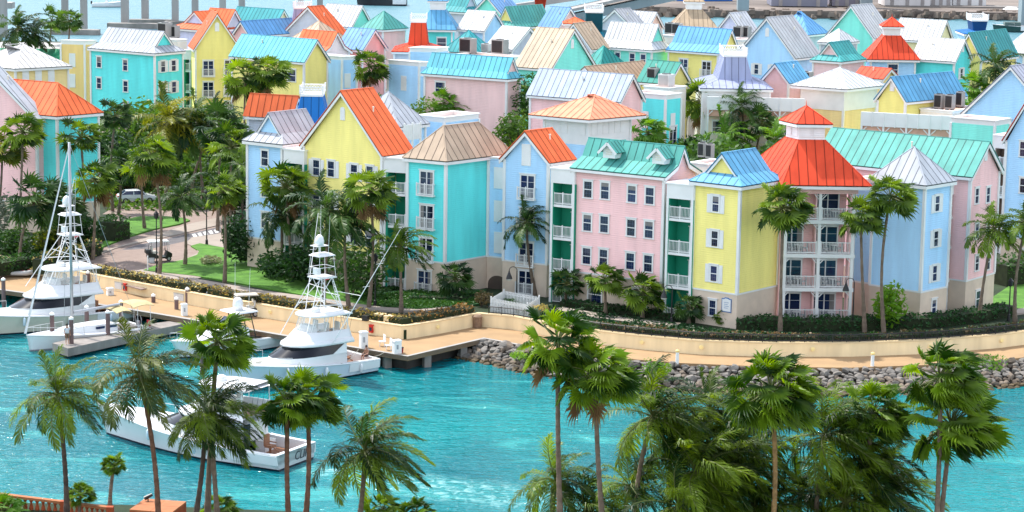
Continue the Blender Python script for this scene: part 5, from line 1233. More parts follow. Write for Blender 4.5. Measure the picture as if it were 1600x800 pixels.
for a in (('dense green thicket below the upper turquoise house', 215, 262, 16, 9, SHRUB, 1800, .6), ('dense dark thicket left of the upper road', 158, 290, 7, 7, DARKG, 1300, .5), ('dark thicket below the upper yellow gable', 310, 262, 14, 8, DARKG, 1600, .6), ('green thicket beside the light blue gablet house', 378, 330, 7, 9, SHRUB, 1500, .5),
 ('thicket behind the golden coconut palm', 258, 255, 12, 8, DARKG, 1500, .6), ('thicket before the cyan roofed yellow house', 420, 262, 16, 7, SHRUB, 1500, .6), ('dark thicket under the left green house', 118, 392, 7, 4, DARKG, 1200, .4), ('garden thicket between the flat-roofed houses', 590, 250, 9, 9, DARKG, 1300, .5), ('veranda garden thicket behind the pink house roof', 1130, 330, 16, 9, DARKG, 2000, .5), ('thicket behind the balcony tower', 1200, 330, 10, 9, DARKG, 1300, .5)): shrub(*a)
broadleaf('dark tree behind the roundabout palms', 378, 350, .3, 5.5, 6.0, DARKG)

def scatter(name, label, poly, n, ls, lm, z, hh=.25, seed=1):
    """low plants over a bed: nobody could count them"""
    rn = random.Random(seed); b = MB(); xs = [p[0] for p in poly]; ys = [p[1] for p in poly]; c = 0
    def inside(x, y):
        r = False; j = len(poly)-1
        for i in range(len(poly)):
            if (poly[i][1] > y) != (poly[j][1] > y) and x < (poly[j][0]-poly[i][0])*(y-poly[i][1])/(poly[j][1]-poly[i][1])+poly[i][0]: r = not r
            j = i
        return r
    while c < n:
        x, y = rn.uniform(min(xs), max(xs)), rn.uniform(min(ys), max(ys))
        if not inside(x, y): continue
        c += 1; p = at(x, y, z); p.z += rn.uniform(.0, hh)*(.4+.6*abs(sin(p.x*1.3)*cos(p.y*.9))); a = V((rn.gauss(0, 1), rn.gauss(0, 1), rn.gauss(0, .5))).normalized(); d = a.cross(V((rn.gauss(0, 1), rn.gauss(0, 1), rn.gauss(0, 1)))).normalized(); s = ls*rn.uniform(.6, 1.3)
        b.poly([p-a*s, p+d*s*.5, p+a*s, p-d*s*.5])
    o = b.build(name, lm); o['kind'] = 'stuff'; o['label'] = label
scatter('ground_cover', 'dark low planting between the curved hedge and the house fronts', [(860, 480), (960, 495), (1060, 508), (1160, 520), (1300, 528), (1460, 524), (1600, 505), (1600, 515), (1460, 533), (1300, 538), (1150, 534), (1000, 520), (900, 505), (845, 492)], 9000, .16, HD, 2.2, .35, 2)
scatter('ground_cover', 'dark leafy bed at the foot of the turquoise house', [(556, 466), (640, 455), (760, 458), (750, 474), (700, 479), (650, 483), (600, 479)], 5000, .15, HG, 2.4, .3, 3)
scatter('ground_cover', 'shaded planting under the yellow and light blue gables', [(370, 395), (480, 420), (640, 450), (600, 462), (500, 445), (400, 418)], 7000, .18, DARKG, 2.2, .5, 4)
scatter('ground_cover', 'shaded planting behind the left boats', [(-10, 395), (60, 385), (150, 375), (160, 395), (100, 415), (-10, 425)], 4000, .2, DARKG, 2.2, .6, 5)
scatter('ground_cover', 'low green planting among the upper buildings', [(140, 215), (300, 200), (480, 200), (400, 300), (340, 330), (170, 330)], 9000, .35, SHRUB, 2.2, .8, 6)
# palms of the near shore
for a in (
 ('coco', 'coconut palm at lower left beside the terracotta balustrade', 90, 618, 137, 3.7, 102, dict(trunk=TRUNK3)),
 ('coco', 'tall coconut palm with yellowish hanging fronds at lower left', 218, 582, 134, 4.3, 240, dict(trunk=TRUNK2, lm=leaf_mat('olive_coconut_leaf', (.022, .05, .010), (.12, .15, .02), .3))),
 ('coco', 'left of the two crossed coconut palms before the moving boat', 322, 652, 136, 3.7, 304, dict(trunk=TRUNK3, n=18)),
 ('coco', 'right of the two crossed coconut palms before the moving boat', 330, 645, 137, 3.8, 340, dict(n=15)),
 ('fan', 'fan palm rising before the radar mast of the small cruiser', 340, 535, 138, 2.3, 326, {}),
 ('fan', 'left of the twin fan palms at the stern of the moving boat', 450, 628, 136, 1.9, 452, dict(trunk=TRUNK2)),
 ('fan', 'right of the twin fan palms at the stern of the moving boat', 480, 622, 137, 2.2, 476, dict(trunk=TRUNK2)),
 ('coco', 'wind blown dark coconut palm standing alone over the lagoon', 570, 705, 139, 4.4, 562, dict(wind=1.7, n=24)),
 ('fan', 'tall fan palm before the rocks, left of the two', 872, 535, 135, 2.5, 876, dict(dead=4)),
 ('fan', 'tall fan palm before the rocks, right of the two', 930, 585, 134, 2.6, 942, dict(dead=4)),
 ('coco', 'dark low coconut palm under the two tall fan palms', 868, 752, 140, 3.4, 866, {}),
 ('coco', 'dark coconut palm crown right of the two tall fan palms', 1020, 650, 138, 4.5, 1000, dict(wind=1.5, n=26)),
 ('coco', 'broad coconut palm at the bottom in the middle of the thicket', 1090, 735, 136, 4.6, 1085, dict(wind=1.4, n=26)),
 ('fan', 'bright fan palm with cut stalks rising out of the thicket', 1205, 612, 134, 2.9, 1204, dict(trunk=mat('palm_trunk_tan', (.28, .17, .07), .9, .3, 3, bump=.8, bscale=7), n=34)),
 ('coco', 'dark coconut palm right of the bright fan palm', 1290, 680, 137, 4.7, 1280, dict(wind=1.4, n=26)),
 ('coco', 'coconut palm cut by the bottom edge under the bright fan palm', 1180, 795, 137, 4.0, 1178, dict(n=24)),
 ('coco', 'coconut palm at the bottom edge under the right thicket', 1320, 785, 136, 4.3, 1322, dict(n=24)),
 ('coco', 'small dark coconut palm at the bottom left of the thicket', 985, 760, 139, 3.2, 980, {}),
 ('coco', 'back coconut palm at the far side of the thicket', 1110, 640, 141, 3.4, 1110, dict(n=22)),
 ('coco', 'back dark coconut palm behind the bright fan palm', 1160, 680, 142, 3.6, 1150, dict(n=22)),
 ('fan', 'fan palm with long stalks left of the right pair', 1365, 645, 137, 2.3, 1358, {}),
 ('fan', 'taller of the right pair of fan palms', 1470, 590, 135, 2.5, 1460, dict(wind=1.4, n=30)),
 ('fan', 'lower of the right pair of fan palms', 1487, 665, 136, 2.9, 1474, dict(wind=1.4, n=34)),
 ('fan', 'double headed clipped fan palm above the terracotta terrace', 178, 728, 143, 1.0, 175, dict(wind=.1, n=34, lowmin=-20, tr=.16)),
 ('fan', 'small fan palm behind the terracotta balustrade', 126, 775, 142, 1.15, 127, dict(wind=.2, n=30, lowmin=-15, tr=.14)),
 ('fan', 'small palm crown at the bottom edge right of the terracotta block', 345, 800, 142, 1.6, 345, dict(wind=.3)),
 ('fan', 'small palm crown at the bottom edge under the lone coconut palm', 598, 798, 142, 1.6, 598, dict(wind=.3)),
 ('fan', 'small palm crown at the bottom edge right of the lone coconut palm', 650, 803, 142, 1.5, 650, dict(wind=.3)),
 ('fan', 'yellow green palm crown in the bottom left corner', 8, 800, 142, 1.6, 8, dict(wind=.3, lm=BRIGHT)),
 ('coco', 'bottom coconut palm crown at the right end of the thicket', 1250, 770, 140, 3.6, 1250, dict(n=22)),
 ('coco', 'coconut palm in the thicket left of the bright fan palm', 1145, 720, 138, 4.4, 1140, dict(wind=1.4, n=24)),
 ('coco', 'coconut palm in the thicket between the bright fan palm and the right pair', 1345, 715, 138, 4.2, 1340, dict(wind=1.4, n=24)),
 ('coco', 'coconut palm at the front of the thicket below its middle', 1060, 790, 135, 4.3, 1060, dict(wind=1.2, n=24)),
 ('coco', 'coconut palm crown just under the taller tip of the thicket', 1050, 690, 140, 3.9, 1048, dict(wind=1.5, n=24)),
 ('coco', 'coconut palm crown at the bottom edge left of the bright fan palm trunk', 1120, 800, 138, 4.0, 1120, dict(wind=1.3, n=22)),
 ('coco', 'coconut palm crown at the bottom edge under the fan palm with long stalks', 1385, 770, 139, 3.9, 1385, dict(wind=1.5, n=22)),
 ('coco', 'low coconut palm crown at the bottom edge in front of the two tall fan palms', 915, 800, 139, 3.6, 915, dict(wind=1.3, n=22)),
): near(a[0], a[1], *a[2:7], **a[7])
# ------------------------------------------------------------------ boats (local frame: +x to the bow, z 0 at the waterline)
HULLW = mat('gelcoat_white', (.72, .73, .74), .22, .05, .5, spec=.5); HULLC = mat('gelcoat_cream', (.66, .63, .52), .22, .05, .5, spec=.5); HULLB = mat('hull_shade_and_fender_blue', (.58, .68, .76), .2, .05, .5, spec=.5)  # pale blue: shade tone painted into the central boat's white hull; fenders too
BOOT = mat('boot_stripe', (.012, .014, .03), .3, .1, 1); ALU = mat('white_tower_pipe', (.74, .74, .74), .3, .05, 1); CLEAR = None
BGL = mat('boat_dark_glass', (.006, .008, .014), .12, .3, .6, spec=.3); TEAK = mat('teak', (.28, .13, .07), .6, .25, 3); SEATC = mat('boat_cushion', (.62, .60, .56), .7, .06, 2); TAN = mat('tan_canvas', (.46, .38, .20), .8, .1, 1); STEEL = mat('bare_aluminium', (.42, .43, .45), .35, .08, 1, metal=.6)
def clear_mat():
    m, t, b = new_mat('clear_vinyl'); b.inputs['Base Color'].default_value = (.75, .78, .78, 1); b.inputs['Roughness'].default_value = .1
    tr = t.nodes.new('ShaderNodeBsdfTransparent'); mx = t.nodes.new('ShaderNodeMixShader'); mx.inputs[0].default_value = .28
    t.links.new(tr.outputs[0], mx.inputs[1]); t.links.new(b.outputs[0], mx.inputs[2]); o = [n for n in t.nodes if n.type == 'OUTPUT_MATERIAL'][0]; t.links.new(mx.outputs[0], o.inputs[0]); return m
CLEAR = clear_mat(); RED = mat('red_cloth', (.55, .03, .04), .7, .1, 2)
def part(name, mb, m, root, smooth=False):
    me = mb.mesh(name, m, smooth); bm = bmesh.new(); bm.from_mesh(me); bmesh.ops.remove_doubles(bm, verts=bm.verts, dist=.0005); bmesh.ops.recalc_face_normals(bm, faces=bm.faces); bm.to_mesh(me); bm.free()
    o = bpy.data.objects.new(name, me); COL.objects.link(o); o.parent = root; ORG[o.name] = V((0, 0, 0)); return o
def loft(mb, secs, mi=0, close=False):
    n0 = len(mb.v); k = len(secs[0])
    for s in secs: mb.v += [tuple(p) for p in s]
    for i in range(len(secs)-1):
        for j in range(k if close else k-1):
            a, b = n0+i*k+j, n0+i*k+(j+1) % k; mb.f.append((a, b, b+k, a+k)); mb.m.append(mi)
def hull_parts(root, L, Bm, fs, fbw, hm, cock=.26, boot=BOOT, rake=.9, sub=None):
    N = 26
    def hb(t): return Bm/2*(.93+.07*min(1, t/.3) if t < .38 else max(0.0, 1-((t-.38)/.62)**2.3))
    def zd(t): return fs+(fbw-fs)*t**1.7
    def wl(t): return hb(t)*(.90 if t < .35 else .90-.42*((t-.35)/.65)**1.2)
    hl, bt, dk = MB(), MB(), MB(); secs = []; bs = []; rim = []
    for i in range(N+1):
        t = i/N; x = -L/2+L*.93*t; z = zd(t); b, w = hb(t), wl(t); xr = rake*t**3
        row = []
        for zz, f in ((-.5, -.3), (.14, 0), (.14+(z-.14)*.45, .38), (.14+(z-.14)*.8, .75), (z, 1)):
            y = w*.8 if f < 0 else w+(b-w)*(f**1.25); row.append((x+xr*max(0, f)*1.0, y, zz))
        secs.append(row); rim.append((x+xr, b, z))
    for sg in (1, -1): loft(hl, [[(x, y*sg, z) for x, y, z in r[1:]] for r in secs]); loft(bt, [[(x, y*sg*1.004, z) for x, y, z in r[:2]] for r in secs])
    t0 = secs[0]; hl.poly([t0[1], t0[2], t0[3], t0[4]]+[(x, -y, z) for x, y, z in reversed(t0[1:])]); bt.poly([t0[0], t0[1], (t0[1][0], -t0[1][1], t0[1][2]), (t0[0][0], -t0[0][1], t0[0][2])])
    part('hull', hl, hm, root, True); part('boot_stripe', bt, boot, root)
    ic = int(N*cock)
    for i in range(ic, N): a, b = rim[i], rim[i+1]; dk.poly([(a[0], a[1], a[2]-.02), (a[0], -a[1], a[2]-.02), (b[0], -b[1], b[2]-.02), (b[0], b[1], b[2]-.02)])
    part('deck', dk, HULLW, root)
    gw = MB()                                                     # cockpit coaming and covering boards
    zf = .45
    for i in range(ic):
        a, b = rim[i], rim[i+1]
        for sg in (1, -1):
            gw.hexa([(a[0], sg*(a[1]-.34), zf), (b[0], sg*(b[1]-.34), zf), (b[0], sg*(b[1]-.03), zf), (a[0], sg*(a[1]-.03), zf)], [(a[0], sg*(a[1]-.34), a[2]+.03), (b[0], sg*(b[1]-.34), b[2]+.03), (b[0], sg*(b[1]+.03), b[2]+.03), (a[0], sg*(a[1]+.03), a[2]+.03)])
    a = rim[0]; gw.box((a[0]+.17, 0, (zf+a[2]+.03)/2), (.34, a[1]*2-.7, a[2]+.03-zf)); part('cockpit_coaming', gw, HULLW, root)
    cf = MB(); xc = rim[ic][0]; cf.box(((a[0]+xc)/2+.1, 0, zf-.05), (xc-a[0]-.3, hb(.1)*2-.7, .1)); part('cockpit_floor', cf, TEAK, root)
    rr = MB()                                                      # bow rail
    pts = []
    for i in range(int(N*.62), N+1): p = rim[i]; pts.append(p)
    for sg in (1, -1):
        q = [V((x, sg*max(0, y-.12), z+.62)) for x, y, z in pts]; rr.tube(q, .016, 4)
        for x, y, z in pts[::2]: rr.tube([V((x, sg*max(0, y-.12), z-.02)), V((x, sg*max(0, y-.12), z+.62))], .012, 4)
    part('bow_rail', rr, ALU, root); rub = MB()
    for sg in (1, -1): rub.tube([V((x, sg*(y+.01), z-.06)) for x, y, z in rim], .045, 4)
    part('rub_rail', rub, HULLW, root)
    return rim, zd, hb, xc
def sportfisher(label, pos, head, L=15.5, Bm=5.0, hm=HULLW, tower=True, name=None, band=1, rig=(1, 1), pilot=False):
    root = thing('sport_fishing_boat', pos, label, 'boat', 'boats in the marina'); root.rotation_euler.z = head
    rim, zd, hb, xc = hull_parts(root, L, Bm, 1.15, 2.35, hm); k = L/15.5; hx = xc
    # deckhouse: lower side, dark wrap-round windows, overhanging roof
    def ring(x0, x1, w, nf, z, fz=0):     # plan outline from the aft corner round the bow side
        pts = [(x0, w)]; n = 8
        for i in range(n+1):
            a = pi/2-pi*i/n; pts.append((x1-nf+nf*cos(a), w*sin(a) if abs(sin(a)) < .999 else w*(1 if a > 0 else -1)))
        pts.append((x0, -w)); return [(x, y, z) for x, y in pts]
    w0 = Bm*.41; xf = hx+6.7*k
    h = MB(); r0 = ring(hx, xf, w0, 3.1*k, 1.2); r1 = ring(hx, xf-.35*k, w0*.99, 3.0*k, 2.08); loft(h, [r0, r1]); h.poly([r0[0], r1[0], r1[-1], r0[-1]]); part('deckhouse', h, HULLW, root, True)
    g = MB(); r2 = ring(hx+.02, xf-2.0*k, w0*.93, 2.4*k, 2.86); r1b = [(x, y, z+.002) for x, y, z in ring(hx+.02, xf-.35*k, w0*.985, 3.0*k, 2.08)]; loft(g, [r1b, r2]); part('windscreen', g, BGL, root, True)
    aft = MB()
    for sg in (1, -1): aft.hexa([(hx, sg*w0*.999, 2.06), (hx+1.5*k, sg*w0*.999, 2.06), (hx+.05, sg*w0*.95, 2.9)], [(hx, sg*(w0-.1), 2.06), (hx+1.5*k, sg*(w0-.1), 2.06), (hx+.05, sg*(w0*.95-.1), 2.9)])
    aft.hexa([(hx-.02, -w0, 1.2), (hx+.06, -w0, 1.2), (hx+.06, w0, 1.2), (hx-.02, w0, 1.2)], [(hx-.02, -w0*.95, 2.86), (hx+.06, -w0*.95, 2.86), (hx+.06, w0*.95, 2.86), (hx-.02, w0*.95, 2.86)]); part('aft_bulkhead', aft, HULLW, root)
    d = MB(); d.box((hx-.03, .5, 1.75), (.04, .75, 1.7)); part('salon_door', d, GLASS, root)
    rf = MB(); ra = ring(hx-.75*k, xf-1.55*k, w0*1.02, 2.7*k, 2.863); rb = ring(hx-.75*k, xf-1.6*k, w0*1.02, 2.7*k, 3.02); rc = ring(hx-.7*k, xf-2.2*k, w0*.96, 2.5*k, 3.25); loft(rf, [ra, rb, rc]); rf.poly(rc); rf.poly(ra); part('cabin_roof', rf, HULLW, root, True)
    fb = MB(); xb = hx+3.6*k; wf = w0*.90; f0 = ring(hx-.6*k, xb+1.0*k, wf, 2.2*k, 3.2); f1 = ring(hx-.5*k, xb, wf*.92, 1.7*k, 3.92); f2 = ring(hx-.5*k, xb-.16, wf*.92-.14, 1.6*k, 3.92); f3 = ring(hx-.5*k, xb-.16, wf*.92-.14, 1.6*k, 3.3); loft(fb, [f0, f1, f2, f3]); part('flybridge_coaming', fb, HULLW, root, True)
    fl = MB(); fl.poly(ring(hx-.6*k, xb, wf*.95, 1.7*k, 3.3)); part('flybridge_floor', fl, TEAK, root)
    for sx, sy in ((1.5, .75), (1.5, -.75), (.5, .9)):
        s = MB(); s.tube([V((hx+sx*k, sy, 3.3)), V((hx+sx*k, sy, 3.75))], .07, 6); s.box((hx+sx*k, sy, 3.85), (.6, .6, .18)); s.box((hx+sx*k-.28, sy, 4.2), (.12, .6, .6)); part('helm_chair', s, SEATC, root)
    c = MB(); c.box((hx+2.6*k, 0, 3.9), (.7, 1.8, .9), 0, 0, .8); part('helm_console', c, HULLW, root)
    if band:
        cu = MB(); q0 = ring(hx+.2*k, xb-.1, wf*.86, 1.5*k, 3.93); q1 = ring(hx+.1*k, xb-.55*k, wf*.84, 1.5*k, 5.12); loft(cu, [q0[1:-1], q1[1:-1]]); part('clear_curtain', cu, CLEAR, root, True)
        fr = MB()
        for i in (1, 3, 5, 7, 9): fr.tube([V(q0[i]), V(q1[i])], .035, 4)
        part('curtain_frame', fr, ALU, root)
    ht = MB(); t0 = ring(hx-.75*k, xb-.1*k, wf*.98, 1.6*k, 5.14); t1 = ring(hx-.75*k, xb-.15*k, wf*.98, 1.6*k, 5.24); t2 = ring(hx-.5*k, xb-.7*k, wf*.7, 1.4*k, 5.36); loft(ht, [t0, t1, t2]); ht.poly(t2); ht.poly(t0); part('hardtop', ht, HULLW, root, True)
    lg = MB()
    for sg in (1, -1):
        lg.tube([V((hx-.4*k, sg*wf*.9, 3.0)), V((hx-.35*k, sg*wf*.86, 5.14))], .04, 5); lg.tube([V((hx+1.2*k, sg*wf*.92, 3.9)), V((hx+1.1*k, sg*wf*.86, 5.14))], .035, 5)
    part('hardtop_post', lg, ALU, root)
    dm = MB(); dm.lathe((hx+2.0*k, .25, 5.34), [(.40, 0), (.42, .15), (.36, .32), (.18, .42), (.02, .45)], 12); part('radar_dome', dm, HULLW, root, True)
    if tower:
        tw = MB(); px0 = hx+.9*k; top = 8.15
        for sg in (1, -1):
            a = V((hx-.65*k, sg*wf*1.05, 3.1)); b = V((px0-.45, sg*.5, top)); a2 = V((xb+.6*k, sg*wf*.95, 3.5)); b2 = V((px0+.8, sg*.5, top))
            tw.tube([a, b], .038, 5); tw.tube([a2, b2], .038, 5); tw.tube([a.lerp(b, .55), a2.lerp(b2, .55)], .035, 5); tw.tube([a.lerp(b, .45), b2], .03, 5); tw.tube([a2.lerp(b2, .45), b], .03, 5)
            tw.tube([a.lerp(b, .55), a2.lerp(b2, .72)], .03, 4)
        for f in (.4, .7):
            p = V((hx-.65*k, wf*1.05, 3.1)).lerp(V((px0-.55, .62, top)), f); tw.tube([p, V((p.x, -p.y, p.z))], .035, 5)
        part('tower_legs', tw, ALU, root)
        ld = MB(); 
        for yy in (-.22, .22): ld.tube([V((px0+.2, yy, 5.3)), V((px0+.1, yy*.8, top))], .03, 4)
        for i in range(9): z = 5.5+(top-5.5)*i/9; ld.tube([V((px0+.18, -.22, z)), V((px0+.18, .22, z))], .022, 4)
        for yy in (.45, .75): ld.tube([V((hx-.75*k, wf*yy, 3.1)), V((px0-.5, .45*yy+.1, top))], .028, 4)
        for i in range(12): f = i/12; p = V((hx-.75*k, wf*.45, 3.1)).lerp(V((px0-.5, .30, top)), f); q = V((hx-.75*k, wf*.75, 3.1)).lerp(V((px0-.5, .44, top)), f); ld.tube([p, q], .02, 4)
        part('tower_ladder', ld, ALU, root)
        pl = MB(); pl.box((px0+.2, 0, top), (1.8, 1.6, .10)); part('tower_platform', pl, HULLW, root)
        br = MB()
        for z, e in ((top+.85, .92),):
            cs = [V((px0+.2+sx*.85*e, sy*.72*e, z)) for sx, sy in ((-1, -1), (1, -1), (1, 1), (-1, 1), (-1, -1))]
            for i in range(4): br.tube([cs[i], cs[i+1]], .024, 4)
        for sx, sy in ((-1, -1), (1, -1), (1, 1), (-1, 1)): br.tube([V((px0+.2+sx*.85, sy*.72, top)), V((px0+.2+sx*.7, sy*.6, top+1.75))], .024, 4)
        part('tower_rail', br, ALU, root)
        st = MB(); st.box((px0+.75, 0, top+.5), (.35, .6, .5)); part('tower_control', st, HULLW, root)
        tp = MB(); tp.box((px0+.2, 0, top+1.8), (1.7, 1.4, .08), 0, 0, .94); tp.box((px0+.2, 0, top+1.9), (1.5, 1.2, .12), 0, 0, .8); part('sunshade', tp, HULLW, root)
        rd = MB(); rd.tube([V((px0+.5, .0, top+2.0)), V((px0+.5, 0, top+2.55))], .06, 5); rd.box((px0+.5, 0, top+2.6), (1.2, .9, .06)); part('radome_shelf', rd, ALU, root)
        rm = MB(); rm.lathe((px0+.55, .1, top+2.645), [(.36, 0), (.38, .35), (.30, .68), (.14, .85), (.01, .9)], 12); part('radome', rm, HULLW, root, True)
        for sy, hh in ((-.5, 4.0), (.55, 3.3)):
            an = MB(); an.tube([V((px0+.0, sy, top+1.8)), V((px0-.1, sy*1.15, top+1.8+hh))], [.025, .01], 4); part('antenna', an, ALU, root)
        fg = MB(); fg.box((px0-.75, -.55, top+.1-.35), (.5, .05, .35), .3); part('flag', fg, RED, root)
    for sg, on in ((1, rig[0]), (-1, rig[1])):
        if not on: continue
        o_ = MB(); a = V((hx+1.6*k, sg*wf*1.15, 3.0)); b = a+V((-4.2, sg*3.4, 9.4)); o_.tube([a, a.lerp(b, .5), b], [.045, .035, .018], 5)
        for f in (.3, .5, .7): p = a.lerp(b, f); o_.tube([p+V((.35, 0, 0)), p-V((.35, 0, 0))], .018, 4)
        o_.tube([V((hx+.3*k, sg*.75, 7.0 if tower else 5.2)), a.lerp(b, .42)], .025, 4); part('outrigger', o_, ALU, root)
    # foredeck hatch, cockpit furniture
    ft = MB(); ft.box((xf+1.2*k, 0, zd(.78)+.05), (.7, .7, .12), 0, 0, .85); part('foredeck_hatch', ft, HULLC, root)
    fc = MB(); x = -L/2+1.9*k; fc.tube([V((x, 0, .45)), V((x, 0, 1.0))], .09, 6); fc.box((x, 0, 1.08), (.6, .6, .16)); fc.box((x+.3, 0, 1.5), (.12, .6, .8)); fc.box((x, .36, 1.3), (.55, .07, .07)); fc.box((x, -.36, 1.3), (.55, .07, .07)); fc.tube([V((x-.3, 0, 1.0)), V((x-.75, 0, .75))], .05, 5); part('fighting_chair', fc, TEAK, root)
    bx = MB(); bx.box((hx-.5*k, -1.0, .8), (.8, 1.3, .7)); part('tackle_station', bx, HULLW, root); cb = MB(); cb.box((hx-.5*k, -1.0, 1.19), (.84, 1.34, .07)); part('tackle_lid', cb, SEATC, root)
    for i, x in enumerate((-L*.36, -L*.12, L*.12)):               # fenders on the hull sides, rods in their holders
        for sg in (1, -1):
            t_ = (x+L/2)/(L*.93); f_ = MB(); f_.tube([V((x, sg*(hb(t_)+.10), zd(t_)-.15)), V((x, sg*(hb(t_)+.12), zd(t_)-.3)), V((x, sg*(hb(t_)*.97+.14), zd(t_)-.85)), V((x, sg*(hb(t_)*.97+.12), zd(t_)-.95))], [.04, .13, .13, .04], 8); part('fender', f_, HULLB if hm is not HULLB else HULLW, root, True)
    for i in range(5):
        rd = MB(); y_ = -1.2+.6*i; rd.tube([V((hx-.7*k, y_, 3.15)), V((hx-1.1*k, y_*1.15, 5.3+.1*(i % 2)))], [.022, .008], 4); part('fishing_rod', rd, BOOT, root)
    if name:
        tx = bpy.data.curves.new('stern_name', 'FONT'); tx.body = name; tx.size = .85; tx.extrude = .012; tx.align_x = 'CENTER'; tx.shear = .2; tx.materials.append(BOOT)
        o = bpy.data.objects.new('stern_name', tx); COL.objects.link(o); o.parent = root; o.location = (-L/2-.014, -.6, .40); o.rotation_euler = (pi/2, 0, -pi/2)
        me = bpy.data.meshes.new_from_object(o); o2 = bpy.data.objects.new('lettering', me); COL.objects.link(o2); o2.parent = root; o2.location = o.location; o2.rotation_euler = o.rotation_euler; bpy.data.objects.remove(o); o2.name = 'stern_name'
    return root
def dirn(deg): return V((cos(radians(deg)), sin(radians(deg)), 0))
hb_ = 222; db = dirn(hb_); st = at(566, 575, 0)
BB = sportfisher('white sport fishing boat with tuna tower moored at the middle of the promenade', st+db*7.4, radians(hb_), 15.0, 4.8, HULLB)
da = dirn(219); pa = at(92, 417, 5.3); pa.z = 0
BA = sportfisher('cream hulled sport fishing boat with tuna tower at the left edge', pa+da*2.6, radians(219), 17.5, 5.4, HULLC, rig=(0, 1))
hc = 151.0; dc = dirn(hc); sc_ = at(463, 727, 0)
BC = sportfisher('white sport fishing boat under way in the lagoon behind the near palms', sc_+dc*9.0, radians(hc), 18.0, 5.2, HULLW, tower=False, name='CLIP', rig=(0, 0))

def sailboat():
    d = dirn(221); bow = at(34, 551, 0); L = 11.8; pos = bow-d*(L*.5-.1); root = thing('sailing_boat', pos, 'white sailing boat with tall bare mast beside the finger dock', 'boat', 'boats in the marina'); root.rotation_euler.z = radians(221)
    rim, zd, hb, xc = hull_parts(root, L, 3.7, 1.05, 1.5, HULLW, cock=.30, boot=mat('grey_boot', (.2, .2, .22), .4), rake=.25)
    c = MB(); n = 7; secs = []
    for i, (x, w, h) in enumerate(((xc, 1.15, .62), (xc+1.5, 1.15, .60), (xc+3.2, 1.0, .52), (xc+4.6, .75, .36), (xc+5.6, .45, .06))):
        zb = zd((x+L/2)/L)-.02; secs.append([(x, w, zb), (x, w*.88, zb+h), (x, -w*.88, zb+h), (x, -w, zb)])
    loft(c, secs); c.poly(secs[0]); part('coachroof', c, HULLW, root)
    wn = MB()
    for sg in (1, -1): 
        for x in (xc+.5, xc+1.7): wn.box((x, sg*1.09, 1.50), (.85, .06, .2))
    part('cabin_window', wn, GLASS, root)
    mx = .9; ms = MB(); ms.tube([V((mx, 0, 1.4)), V((mx, 0, 17.6))], [.14, .11], 8); part('mast', ms, STEEL, root, True)
    bm_ = MB(); bm_.tube([V((mx-.15, 0, 2.9)), V((mx-4.6, .25, 3.15))], .13, 8); part('boom', bm_, STEEL, root)
    sg_ = MB(); sg_.tube([V((L*.46, 0, 1.6)), V((mx+.1, 0, 17.0))], [.10, .04], 6); part('furled_jib', sg_, HULLW, root)
    rg = MB()
    for a, b in (((-L/2+.2, 0, 1.1), (mx, 0, 17.5)), ((mx-.2, 1.7, 1.2), (mx, .9, 9.2)), ((mx-.2, -1.7, 1.2), (mx, -.9, 9.2)), ((mx, .9, 9.2), (mx, 0, 17.0)), ((mx, -.9, 9.2), (mx, 0, 17.0)), ((L*.47, 0, 1.6), (mx, 0, 17.5))): rg.tube([V(a), V(b)], .02, 4)
    part('rigging', rg, STEEL, root)
    sp = MB(); sp.tube([V((mx, .95, 9.2)), V((mx, -.95, 9.2))], .035, 5); sp.tube([V((mx, .75, 13.2)), V((mx, -.75, 13.2))], .03, 5); part('spreader', sp, STEEL, root)
    bi = MB()
    for x0, x1, z in ((xc-3.6, xc-1.5, 3.15), (xc-1.3, xc+.2, 2.85)):
        s2 = []
        for i in range(6): x = x0+(x1-x0)*i/5; zz = z+.16*sin(pi*i/5); s2.append([(x, y, zz-.22*(y/1.3)**2) for y in (-1.35, -.7, 0, .7, 1.35)])
        loft(bi, s2)
    o = part('bimini', bi, TAN, root); o.modifiers.new('thick', 'SOLIDIFY').thickness = .05
    fr = MB()
    for x in (xc-3.2, xc-1.9, xc-.4):
        for sg in (1, -1): fr.tube([V((x, sg*1.4, 1.1)), V((x, sg*1.3, 2.9))], .025, 4)
    part('bimini_frame', fr, ALU, root)
    wh = MB(); wh.tube([V((xc-2.8, .5*cos(i*pi/6), 1.5+.5*sin(i*pi/6))) for i in range(13)], .025, 4); wh.box((xc-2.75, 0, .95), (.25, .3, .9)); part('steering_wheel', wh, STEEL, root)
    rc = MB(); rc.box((xc-3.3, .9, 1.3), (.12, .5, .5)); part('life_ring_cover', rc, RED, root)
    return root
def line(a, b, sag, lab):
    a, b = V(a), V(b); m = MB(); m.tube([a.lerp(b, i/8)-V((0, 0, sag*4*(i/8)*(1-i/8))) for i in range(9)], .03, 4); r = thing('mooring_line', a, lab, 'rope', 'mooring lines'); m.build('rope', mat('rope', (.35, .33, .28), .9, .1, 4), r)
q_ = BB.location; line(q_-db*7.2+V((0, 0, 1.2)), at(600, 551, 1.5), .3, 'mooring line from the stern of the central sport fishing boat'); line(q_-db*3.4+V((db.y, -db.x, 0))*-2.3+V((0, 0, 1.3)), at(560, 546, 1.5), .25, 'mooring line from the side of the central sport fishing boat to the dock')
sailboat()
